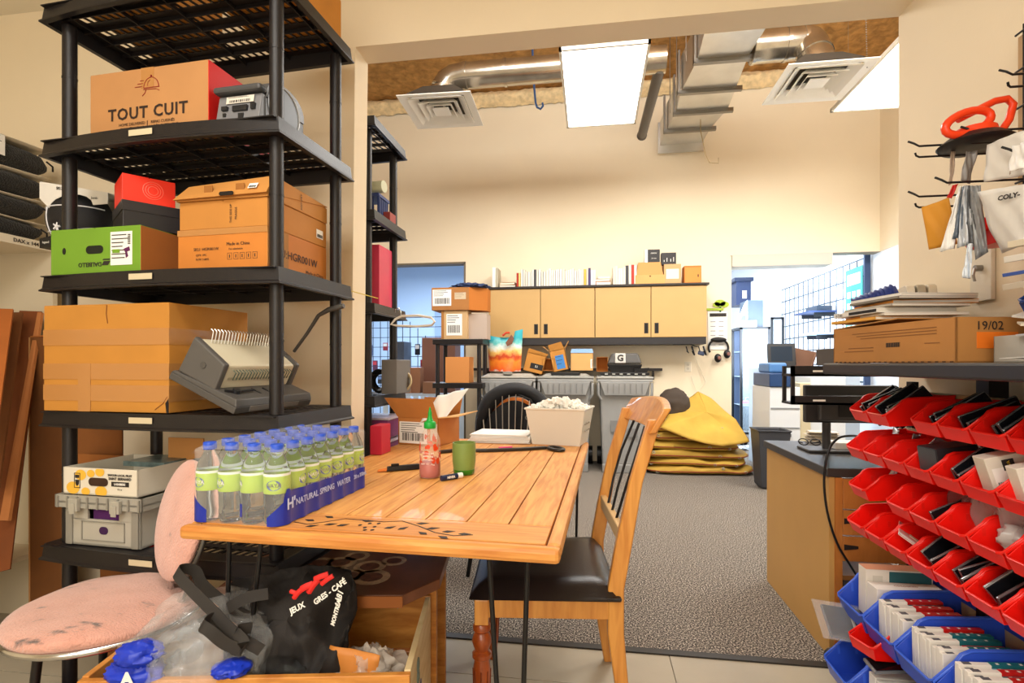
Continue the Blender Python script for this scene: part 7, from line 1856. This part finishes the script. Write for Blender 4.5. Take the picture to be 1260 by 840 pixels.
for k in range(5):
    t = thing('envelope', ['white envelope slanting up out of the grey tray', 'grey card lying in the grey tray', 'silvery packet in the grey tray', 'cream paper slip at the back of the grey tray', 'white notepad lying across the grey tray'][k], 'paper', (.99 + .02*k, 1.19 + .035*k, SZ + .045 + .012*k), rot=(R(-8 + 5*k), R(-24 + 9*k), R(35 - 22*k)))
    g = G(); g.box(-.11, .11, -.045, .045, 0, .004); P('sheet', g, M(('e2dcd2', 'a39d94', 'bfc0c2', 'd8ccb4', 'e8e4da')[k], .5), t)
g = G(); g.surf(sheetfn((0, 0, 0), (.12, 0, 0), (.12, .2, .004), (0, .2, .002), .002, 3), 8, 8); o = P('tissue_paper', g, PAPER, smooth=60, solid=.001); o.location = (.80, .98, SZ + .006); tag(o, 'white tissue sheet on the bench shelf in front of the grey tray', 'paper')
# wall plate, upper small shelf with pads and blue bin
t = thing('lock_plate', 'white wall plate with a small key lock beside the blue bin', 'wall plate', (XR - .002, at(1208, 350, X=XR).y, at(1208, 371, X=XR).z)); 
g = G(); g.box(-.012, 0, -.06, .03, 0, .17); P('plate', g, M('ddd4c2', .5), t, bevel=.002); g = G(); g.cyl((-.03, -.02, .10), (-.012, -.02, .10), .01, n=10); g2 = G(); P('lock', g, M('8d8a84', .3, .8), t, smooth=40); g2.tube([(-.03, -.02, .10), (-.034, -.02, .08), (-.03, -.02, .06)], .004, 6); P('key', g2, STEEL, t)
rbk = thing('storage_bin', 'blue stacking bin hanging on the right wall above the bench', 'bin', (1.15, 1.26, 1.235), 0)
g, r, rb = bin_geo(.14, .21, .08); P('body', g, M('24407e', .4), rbk, bevel=.001); P('rim', r, M('24407e', .35), rbk, smooth=60)
for k in range(4):
    t = thing('paper_pad', ['lowest cream pad over the blue wall bin', 'blue-tabbed pad over the blue wall bin', 'white folder over the blue wall bin', 'topmost cream pad under the red wall bins'][k], 'paper', (1.045, 1.27 - .01*k, 1.322 + .024*k), rot=(R(3), R(-12 + 2*k), R(-14 + 8*k)))
    g = G(); g.box(-.12, .11, -.10, .10, 0, .014 if k != 1 else .008); P('pad', g, M(('ddd2bd', '3a5cb0', 'e4dfd4', 'd9cdb4')[k], .6), t, bevel=.001)
for k in range(3):
    y_ = 1.50 - .115*k; t = dup(_bp['red'], (1.155, y_, 1.44), label='red bin in the short upper row on the right wall, %s from the far end' % ordn[k], group='red stacking bins on the right')
for k, y_ in enumerate((1.50, 1.385)):
    t = thing('swatch_fan', ['fan of dark cards in the first upper red bin', 'navy booklet in the second upper red bin'][k], 'cards', (1.06, y_, 1.465), rot=(R(-20), R(35 - 20*k), R(15)))
    for j in range(5 if k == 0 else 1): g = G(); g.cbox((-.0 , -.02 + .01*j, .03), (.10, .003 if k == 0 else .02, .05), (0, R(10*j), R(6*j))); P('card', g, M('2a2c30' if k == 0 else '24406a', .5), t)
# ================================================================== hook panel with hanging goods
pb2 = thing('pegboard', 'brown backing board with black wire hooks on the right wall', 'board', (1.15, 0, 0))
g = G(); g.box(0, .035, .75, 1.63, 1.55, 2.02); P('board', g, M('b8935f', .7, var=.08), pb2, bevel=.002)
g = G(); 
for y in (.80, 1.0, 1.2, 1.4, 1.60): g = G(); g.cyl((-.006, y, 1.50), (-.006, y, 2.04), .003, n=6); P('grid_wire', g, BLACKM, pb2)
for z in (1.52, 1.62, 1.72, 1.82, 1.92, 2.02): g = G(); g.cyl((-.012, .75, z), (-.012, 1.62, z), .003, n=6); P('grid_wire', g, BLACKM, pb2)
def hook(u, v, Y, label, pair=True):
    tip = at(u, v, Y=Y); t = thing('wire_hook', label, 'hook', (1.14, Y, tip.z), 0, 'wire hooks on the right wall'); L_ = tip.x - 1.14
    g = G(); g.tube([(0, 0, 0), (L_ + .01, 0, 0), (L_ - .003, 0, .008), (L_ - .012, .01, .018)], .0028, 6); P('prong', g, BLACKM, t, smooth=60)
    if pair: g = G(); g.tube([(0, 0, -.03), (L_*.96, 0, -.03), (L_*.99, 0, -.026), (L_ + .0, 0, -.018)], .0028, 6); P('lower_prong', g, BLACKM, t, smooth=60)
    g = G(); g.box(-.002, .01, -.008, .008, -.035, .005); P('bracket', g, BLACKM, t)
    return tip
hook(1126, 180, 1.60, 'wire hook under the orange suction lifter, longest of the upper pair')
hook(1126, 242, 1.62, 'wire hook carrying the orange envelope')
hook(1160, 225, 1.50, 'wire hook carrying the grey zip bags', False)
hook(1192, 162, 1.52, 'short wire hook through the black pad of the suction lifter')
hook(1240, 92, 1.45, 'high wire hook at the right edge of the photograph')
hook(1244, 188, 1.36, 'wire hook holding the white window pouch')
# suction lifter
sl = thing('suction_lifter', 'orange-red suction cup lifter with black pad hanging on the right wall hooks', 'tool', at(1200, 165, Y=1.55), rot=(0, 0, R(4)))
OR = M('f0431a', .35)
g = G(); g.lathe([(.02, -.036), (.075, -.034), (.082, -.026), (.06, -.008), (.03, .0), (.01, .0)], n=28); P('pad', g, M('1c1a1b', .5), sl, smooth=50)
g = G(); g.lathe([(.02, -.012), (.05, -.008), (.045, .012), (.02, .02)], n=20); P('body', g, OR, sl, smooth=50)
def loop(pts, r): g = G(); g.tube([Vector(p) for p in pts], r, 10); return g
P('lever_grip', loop([(.055, -.01, .0), (.075, -.01, .03), (.085, -.01, .07), (.07, -.01, .085), (.04, -.01, .08), (-.0, -.01, .06), (-.05, -.01, .035)], .009), OR, sl, smooth=60)
g = G(); g.tube([(-.03 + .055*math.cos(q) - .01, -.03 + .0*math.sin(q), .018 + .028*math.sin(q) - .25*(.055*math.cos(q))*-1) for q in [2*math.pi*i/22 for i in range(22)]], .010, 10, closed=True); P('front_grip', g, OR, sl, smooth=60)
# hanging goods
def hang(label, corners, Y0, Y1, mat, nm='pouch', cat='bag', amp=.006, seed=1, solid=.002, th=None):
    ys_ = [Y0, Y1, Y1, Y0]; q = [at(u, v, Y=y) for (u, v), y in zip(corners, ys_)]; c_ = (q[0] + q[1])/2
    g = G(); g.surf(sheetfn(q[3] - c_, q[2] - c_, q[1] - c_, q[0] - c_, amp, seed), 10, 12); o = P(nm, g, mat, smooth=60, solid=th or solid); o.location = c_; return tag(o, label, cat)
hang('orange-brown paper envelope hanging lowest left on the wall hooks', [(1134, 255), (1168, 243), (1178, 300), (1143, 307)], 1.60, 1.56, M('cf8f2a', .7), 'envelope', 'envelope', .003, 2)
for k, (c_, m_, lab) in enumerate((([(1180, 230), (1188, 228), (1174, 306), (1157, 309)], 'e8e6e2', 'white zip bag at the left of the hanging fan'), ([(1184, 230), (1192, 228), (1185, 290), (1172, 295)], '5f6a78', 'dark blue-grey bag in the hanging fan'),
        ([(1186, 229), (1196, 228), (1196, 300), (1178, 305)], 'b8bcc2', 'silver bag in the middle of the hanging fan'), ([(1190, 229), (1202, 228), (1208, 300), (1190, 306)], '4a4c50', 'charcoal bag in the hanging fan'),
        ([(1194, 229), (1206, 228), (1216, 310), (1200, 320)], '8c8e90', 'grey bag at the right of the hanging fan'), ([(1190, 300), (1197, 300), (1194, 342), (1185, 342)], 'dfe6ee', 'long pale strip hanging lowest from the fan'))):
    hang(lab, c_, 1.50 - .012*k, 1.49 - .012*k, M(m_, .3, .15 if k else 0, bump=.4, bscale=30), 'zip_bag', 'bag', .006, k + 3)
o = hang('white window pouch hanging at the upper right', [(1213, 178), (1262, 160), (1262, 215), (1213, 224)], 1.44, 1.36, M('d6d2ca', .4), 'pouch', 'bag', .004, 8)
hang('clear strip with small parts hanging behind the grey zip bags', [(1189, 186), (1202, 186), (1194, 226), (1182, 222)], 1.53, 1.53, M('7c7672', .3), 'strip', 'bag', .004, 9)
hang('thin brownish strip hanging beside the orange envelope', [(1170, 186), (1175, 186), (1172, 224), (1168, 228)], 1.57, 1.57, M('a8907c', .4), 'strip', 'bag', .003, 12)
hang('red tag hanging over the orange envelope', [(1172, 228), (1179, 226), (1171, 244), (1165, 243)], 1.56, 1.56, M('d0251c', .5), 'tag', 'tag', .002, 13)
cc_ = [(1203, 236), (1262, 226), (1262, 300), (1232, 312)]
o = hang('large white mailing bag with a printed strip hanging at the right edge', cc_, 1.40, 1.30, M('dedbd4', .45), 'mailing_bag', 'bag', .004, 14)
cpt = at(1245, 248, Y=1.335) - o.location; xd_ = (at(1262, 226, Y=1.30) - at(1203, 236, Y=1.40))
lettering(o, 'COLY-', .015, cpt + Vector((-.01, 0, .01)) + Vector((0, -.006, 0)), xd=xd_, yd=(0, 0, 1), mat=PRINT, bold=.0006)
hang('white ribbed packet at the right edge of the hooks', [(1248, 180), (1264, 172), (1264, 205), (1240, 214)], 1.30, 1.26, M('e8e5df', .5), 'pouch', 'bag', .005, 15)
# ================================================================== room seen through the right opening
NAVY = M('1b2a4c', .4); FRK = M('16181c', .35, .4)
YG = 7.7
a = at(911, 530, Y=YG); b = at(948, 530, Y=YG)
vt = thing('display_cabinet', 'tall black-framed glass display cabinet on castors in the bright far room', 'cabinet', (a.x, YG, 0))
w = b.x - a.x; H = at(930, 402, Y=YG).z; z0 = .16
for x in (0, w - .03):
    for y in (0, .45): g = G(); g.box(x, x + .03, y, y + .03, z0 - (.16 if x == 0 and y == 0 else .02), H); P('frame_post', g, FRK, vt)
for z in (z0, H - .03):
    for y in (0, .45): g = G(); g.box(0, w, y, y + .03, z, z + .03); P('frame_rail', g, FRK, vt)
    for x in (0, w - .03): g = G(); g.box(x, x + .03, 0, .48, z, z + .03); P('frame_rail', g, FRK, vt)
PANE = M('cfe4f2', .04, alpha=.18)
g = G(); g.box(.03, w - .03, .01, .014, z0 + .03, H - .03); P('glass_pane', g, PANE, vt)
g = G(); g.box(.03, w - .03, .44, .45, z0 + .03, H - .03); P('back_panel', g, M('2a3a52', .5), vt)
for z in (.55, .95, 1.3):
    g = G(); g.box(.03, w - .03, .03, .44, z, z + .012); s_ = P('glass_shelf', g, M('bcd4e4', .1, alpha=.6), vt)
for i in range(4): g = G(); g.cyl(((.05 if i % 2 else w - .05), (.05 if i < 2 else .43), .07), ((.09 if i % 2 else w - .01), (.05 if i < 2 else .43), .07), .065, n=14); P('castor', g, BLACKM, vt, smooth=40)
for k, (x, z, hh, c_) in enumerate(((.12, .565, .09, '9fb4c8'), (.3, .565, .12, '2c3448'), (.18, .965, .10, '33405a'), (.34, .965, .07, 'a9c0d2'), (.15, 1.315, .06, '1c2230'), (.32, 1.315, .09, '7f9ab4'))):
    g = G(); g.tube([(0, 0, 0), (0, 0, hh), (.06, 0, hh*1.05), (.08, 0, hh*.5)], .008, 6); g2 = thing('display_stand', 'small stand on the %s glass shelf, %s side' % (('lower', 'middle', 'upper')[k//2], ('left', 'right')[k % 2]), 'stand', (a.x + x, YG + .2, z)); P('arm', g, M(c_, .3, .5), g2, smooth=60)
    g = G(); g.box(-.05, .08, -.04, .04, 0, .008); P('foot', g, M(c_, .3, .5), g2)
# glazed inner door frame right of it
a2 = at(949, 530, Y=YG + .3); b2 = at(965, 530, Y=YG + .3)
dr = thing('glazed_frame', 'narrow black glazed frame right of the display cabinet', 'door frame', (a2.x, YG + .3, 0)); w2 = b2.x - a2.x
for x in (0, w2 - .03): g = G(); g.box(x, x + .03, 0, .03, 0, 1.80); P('frame_post', g, FRK, dr)
for z in (.02, 1.1, 1.77): g = G(); g.box(0, w2, 0, .03, z, z + .03); P('frame_rail', g, FRK, dr)
g = G(); g.box(.03, w2 - .03, .01, .015, .05, 1.77); P('glass_pane', g, PANE, dr)
# boxes on top of the cabinet
def fbox(nm, lab, cat, u0, u1, v0, v1, Y, d, mat, z=None, bev=.004):
    p, q = at(u0, v1, Y=Y), at(u1, v0, Y=Y); zb = p.z if z is None else z
    t = thing(nm, lab, cat, ((p.x + q.x)/2, Y, zb)); ww = q.x - p.x; g = G(); g.box(-ww/2, ww/2, 0, d, 0, q.z - zb); P('body', g, mat, t, bevel=bev); return t, ww, q.z - zb
t, ww, hh = fbox('grey_case', 'dark slate angular case on top of the display cabinet', 'case', 919, 939, 369, 403, YG + .05, .35, M('33404f', .5), z=H + .001)
g = G(); g.slab([(-ww/2 - .16, -.01, 0), (-ww/2, -.01, 0), (-ww/2, -.01, hh), (-ww/2 - .04, -.01, hh*.85)], (0,-1,0), .02); P('pale_side', g, M('d6e6ea', .5), t)
g = G(); g.slab([(-ww/2 - .10, -.032, hh*.15), (-ww/2 - .02, -.032, hh*.25), (-ww/2 - .02, -.032, hh*.45), (-ww/2 - .08, -.032, hh*.4)], (0,-1,0), .003); P('green_print', g, M('3aa08c', .5), t)
t, ww, hh = fbox('white_case', 'small white case in front on the display cabinet top', 'box', 912, 931, 394, 402, YG - .0, .1, M('c9d4de', .5), z=H + .001)
t, ww, hh = fbox('wall_heater', 'dark navy unit mounted high on the far wall at the left', 'heater', 906, 924, 343, 375, 9.6, .5, NAVY); g = G(); g.box(-ww/2 - .04, ww/2 + .03, -.05, .5, hh - .04, hh + .02); P('top_lid', g, M('13203c', .4), t); g = G(); g.box(-.02, .05, -.004, 0, hh*.25, hh*.55); P('white_label', g, WHITE, t)
for s in (-1, 1): g = G(); g.tube([(s*ww*.4, .5, hh*.5), (s*ww*.4, 3.2, hh*.5)], .012, 6); P('mounting_arm', g, FRK, t)
sc_ = thing('security_camera', 'small black security camera on the white far wall', 'camera', at(937, 361, Y=12.449))
g = G(); g.cyl((0, .052, 0), (0, -.06, .01), .06, .07, 14); P('body', g, BLACKM, sc_, smooth=50); g = G(); g.cyl((-.16, -.06, -.02), (-.05, 0, 0), .05, .05, 12); P('lens_hood', g, BLACKM, sc_, smooth=50)
# wall grid with shelves and teal calculator poster
XG = XR2 - .04
yg0, yg1 = at(1067.5, 400, X=XG).y + .06, at(962, 400, X=XG).y; zg1 = at(1067, 313, X=XG).z - .03
gd = thing('wire_grid', 'black wire grid covering the right wall of the far room', 'grid', (XG, yg0, 0)); Lg = yg1 - yg0
for i in range(16): y = Lg*i/15; g = G(); g.box(-.004, .004, y - .008, y + .008, .8, zg1); P('grid_wire', g, M('33404e', .4, .4), gd)
for i in range(8): z = zg1 - .2*i; g = G(); g.box(-.008, 0, 0, Lg, z - .008, z + .008); P('grid_wire', g, M('33404e', .4, .4), gd)
g = G(); g.box(-.03, .03, -.06, -.03, .6, zg1 + .06); P('edge_post', g, M('33466a', .5), gd)
TEAL = M('35a9a4', .5)
c0, c1 = at(1062, 326, X=XG - .03), at(1041, 336, X=XG - .03)
cal = thing('calculator_poster', 'teal calculator-shaped poster on the grid of the far room', 'poster', (XG - .03, c0.y, 1.45)); Lc = c1.y - c0.y; hc_ = c0.z - 1.45
g = G(); g.box(-.006, 0, 0, Lc, 0, hc_); P('board', g, TEAL, cal)
g = G(); g.box(-.009, -.006, Lc*.12, Lc*.88, hc_*.76, hc_*.92); P('display', g, WHITE, cal)
for i in range(3):
    for j in range(4): g = G(); g.box(-.009, -.006, Lc*(.12 + i*.28), Lc*(.12 + i*.28) + Lc*.19, hc_*(.08 + j*.165), hc_*(.08 + j*.165) + hc_*.09); P('key', g, WHITE, cal)
for k, (u, v, ln) in enumerate(((1000, 386, .5), (1005, 412, .4))):
    p = at(u, v, X=XG - .2); t = thing('grid_shelf', ['dark shelf hanging on the wire grid, upper one', 'pale clip shelf on the wire grid, lower one'][k], 'shelf', (XG - .01, p.y - ln/2, p.z)); g = G(); g.box(-.32, 0, 0, ln, 0, .02); P('board', g, (NAVY, M('8ea6c0', .4))[k], t)
    if k == 0: g = G(); g.box(-.2, -.02, .1, ln - .05, .02, .09); P('tray', g, M('2a3442', .4), t)
    for y in (.05, ln - .05): g = G(); g.box(-.25, 0, y, y + .01, -.05, 0); P('bracket', g, FRK, t)
# copier and point-of-sale screen
YCP = 5.35
a = at(947, 540, Y=YCP); b = at(985, 540, Y=YCP)
cpx = thing('copier', 'white office copier with a navy top panel beyond the desk', 'copier', (a.x, YCP, 0)); w = b.x - a.x
zt1 = at(960, 476, Y=YCP).z; zt2 = at(960, 459, Y=YCP).z
CW_ = M('dcdfe2', .45)
g = G(); g.box(0, w, 0, .55, .0, zt1); P('body', g, CW_, cpx, bevel=.01)
g = G(); g.box(-.005, w - .08, -.015, .5, zt1 + .001, zt2); P('navy_panel', g, M('20406e', .4), cpx, bevel=.01)
for z in (.30, .52, at(960, 503, Y=YCP).z): g = G(); g.box(.01, w - .01, -.006, .0, z, z + .012); P('tray_gap', g, M('8a8d90', .5), cpx)
g = G(); g.box(w*.25, w*.7, -.012, -.004, .44, .47); P('tray_handle', g, M('7a7c7e', .5), cpx, bevel=.003)
g = G(); g.box(w, w + .10, .02, .55, .05, zt1 + .04); P('side_cover', g, M('cfc2a0', .5), cpx, bevel=.008)
g = G(); g.box(w + .105, w + .42, .05, .55, .05, zt1 + .10); P('finisher', g, CW_, cpx, bevel=.01)
g = G(); g.box(w*.1, w*.7, .1, .45, zt2 + .001, zt2 + .10); P('blue_cover', g, M('4f7fb8', .4), cpx, bevel=.02)
tm = thing('touch_terminal', 'dark tilted touch screen terminal above the copier', 'screen', (at(962, 452, Y=6.08).x, 6.08, 1.0905), rot=(R(-14), 0, R(-8)))
g = G(); g.box(-.14, .14, -.02, .02, .03, .27); P('housing', g, M('1c1d20', .3), tm, bevel=.008); g = G(); g.box(-.105, .105, -.0225, -.02, .07, .235); P('screen', g, M('1c2c3c', .15), tm)
g = G(); g.box(-.12, .13, -.03, .14, 0, .035); P('base', g, M('1c1d20', .3), tm, bevel=.006)
g = G(); g.box(-.02, .9, -.02, .6, 0, 1.09); tb_ = P('counter_cabinet', g, M('b9c6d4', .5), bevel=.005); tb_.location = (at(945, 452, Y=5.95).x, 5.97, 0); tag(tb_, 'pale counter cabinet behind the copier', 'counter')
t = thing('takeaway_tray', 'brown folded cardboard tray leaning behind the hutch', 'tray', (at(985, 446, Y=6.2).x, 6.2, 1.0905), rot=(R(-20), R(14), R(-12)))
g = G(); g.slab([(-.11, 0, 0), (.11, 0, 0), (.13, 0, .22), (-.13, 0, .22)], (0,1,0), .006); P('back', g, M('6e4a34', .7), t)
for s in (-1, 1): g = G(); g.slab([(s*.09, 0, 0), (s*.11, 0, .17), (s*.10, -.06, .18), (s*.08, -.06, .0)], (s,0,0), .004); P('side', g, M('8a6246', .7), t)
wb_ = thing('waste_basket', 'dark grey waste basket beside the copier', 'waste basket', (at(948, 560, Y=5.2).x - .02, 5.15, 0)); g = G(); g.lathe([(.12, 0), (.15, .02), (.19, .52), (.205, .53), (.20, .54), (.18, .53), (.14, .03)], n=4, a0=R(45)); P('body', g, M('3a3c42', .5), wb_, bevel=.01)
g = G(); g.cbox((0, 0, 0), (.28, .04, .04), (0, 0, .1)); o = P('pink_roll', g, M('d0246a', .4), bevel=.015); o.location = at(937, 512, Y=7.4); o.location = (o.location.x, 7.9, .563+.03); tag(o, 'bright pink roll on the lower glass shelf', 'roll')
t = thing('paper_scraps', 'white crumpled scraps on the carpet of the far room', 'scraps', at(922, 553, Z=.0)); g = crumple((0,0,.02), (.16,.10,.03), 99, .5, 2.4, 24, 12, flat=.02); P('scrap', g, M('d8dee6', .6), t, smooth=50)
for k, (u, v, Y) in enumerate(((903, 430, 8.6), (903, 480, 8.6))):
    t, ww, hh = fbox('stock_rack', ['pale stocked shelf at the left edge of the right doorway, upper part', 'pale stocked shelf at the left edge of the right doorway, lower part'][k], 'shelf', 896, 910, v - 24, v + 24, Y, .4, M('9fb8cc', .4, var=.4, scale=18))
    for j in range(4): g = G(); g.box(-ww/2 + .01, ww/2 - .01, -.02, 0, hh*(.1 + .22*j), hh*(.1 + .22*j) + .02); P('shelf_edge', g, M('33506e', .4), t)

# ================================================================== room seen through the left opening
YL = 7.4
gl_ = thing('grid_stand', 'black wire grid stand loaded with small goods in the blue-lit left room', 'grid', (at(478, 500, Y=YL).x - .35, YL, 0), R(-8)); Wg = 1.45
for i in range(13): x = Wg*i/12; g = G(); g.box(x - .004, x + .004, -.004, .004, .3, 2.0 - .012*i*i*.6); P('grid_wire', g, FRK, gl_)
for i in range(11): z = .4 + .14*i; g = G(); g.box(0, Wg, -.008, 0, z - .004, z + .004); P('grid_wire', g, FRK, gl_)
for x in (.05, Wg - .05): g = G(); g.box(x - .02, x + .02, -.2, .25, 0, .03); g.box(x - .015, x + .015, -.015, .015, .0, .35); P('foot', g, FRK, gl_)
r_ = random.Random(8); cl = ['27406e', '5a2c4c', '1f2530', '8a2a3c', '3c5a86', 'c2c9d2', '20242c']
for k in range(16):
    x = .1 + .085*k; z = 1.42 - .22*(k % 3) + r_.uniform(-.02, .02)
    p = gl_.matrix_basis if False else Vector((math.cos(R(-8))*x, math.sin(R(-8))*x, 0)); h_ = r_.uniform(.1, .16)
    t = thing('blister_pack', 'small %s package hanging on the grid stand, %s row, number %s from the left' % (('navy', 'plum', 'black', 'red', 'blue', 'pale', 'dark')[k % 7], ('upper', 'middle', 'lower')[k % 3], ('one', 'two', 'three', 'four', 'five', 'six')[k//3]), 'package', (gl_.location.x + p.x, YL + p.y - .05, z - h_), 0, 'packages on the grid stand')
    g = G(); g.box(-.035, .035, -.03, 0, 0, h_); P('pack', g, M(cl[k % 7], .4), t, bevel=.004)
    g = G(); g.box(-.028, .028, -.032, -.03, h_*.55, h_*.9); P('print', g, M(('d8dde4', 'c23a4a', '6f86b4')[k % 3], .5), t)
def lbox(lab, u0, u1, v0, v1, Y, mat, z=None): return fbox('cardboard_box', lab, 'box', u0, u1, v0, v1, Y, .3, mat, z)
ZDK = at(520, 484, Y=6.75).z
ltb = thing('packing_table', 'pale table in the left room carrying small cartons', 'table', (at(472, 490, Y=6.75).x, 6.7, 0)); Wt = 1.25
g = G(); g.box(0, Wt, 0, .6, ZDK - .03, ZDK); P('table_top', g, M('b9c0c8', .5), ltb)
for x in (.03, Wt - .03):
    for y in (.03, .57): g = G(); g.box(x - .02, x + .02, y - .02, y + .02, 0, ZDK - .03); P('leg', g, M('8a929c', .4), ltb)
for i in range(12): x = .02 + i*Wt/12; g = G(); g.box(x, x + .07, -.02, -.01, .15, ZDK - .031); P('front_slat', g, M('c9d6e4', .5), ltb)
lbox('tall brown carton standing against the left doorway edge', 519, 560, 415, 490, 6.95, M('7a5140', .8), z=ZDK + .001)
lbox('mid-brown carton with a white paper on the packing table', 504, 517, 452, 484, 6.8, M('9a6a4c', .8), z=ZDK + .001); lbox('small tan carton on the packing table beside the taller ones', 496, 505, 460, 484, 6.76, M('a87a5a', .8), z=ZDK + .001)
t, ww, hh = lbox('flat brown carton on the packing table near the small stand', 520, 536, 470, 484, 6.72, M('8c6248', .8), z=ZDK + .001)
t, ww, hh = fbox('white_bag', 'white bag on the packing table beneath the grid stand', 'bag', 478, 492, 445, 484, 6.8, .2, M('c2ccd8', .5), z=ZDK + .001, bev=.03)
t, ww, hh = fbox('desktop_computer', 'dark grey computer case on the packing table behind the post', 'computer', 484, 497, 420, 470, 6.95, .3, M('3a4250', .4), z=ZDK + .001)
dl = thing('wall_panel', 'pale blue door-like panel on the wall of the left room', 'panel', (at(535, 400, Y=10.15).x, 10.15, 0)); g = G(); g.box(0, 1.2, 0, .03, 0, 2.4); P('panel', g, M('8fa2bc', .6), dl); g = G(); g.box(.08, .16, -.02, 0, 1.05, 1.15); P('handle', g, M('d8dee6', .4), dl)
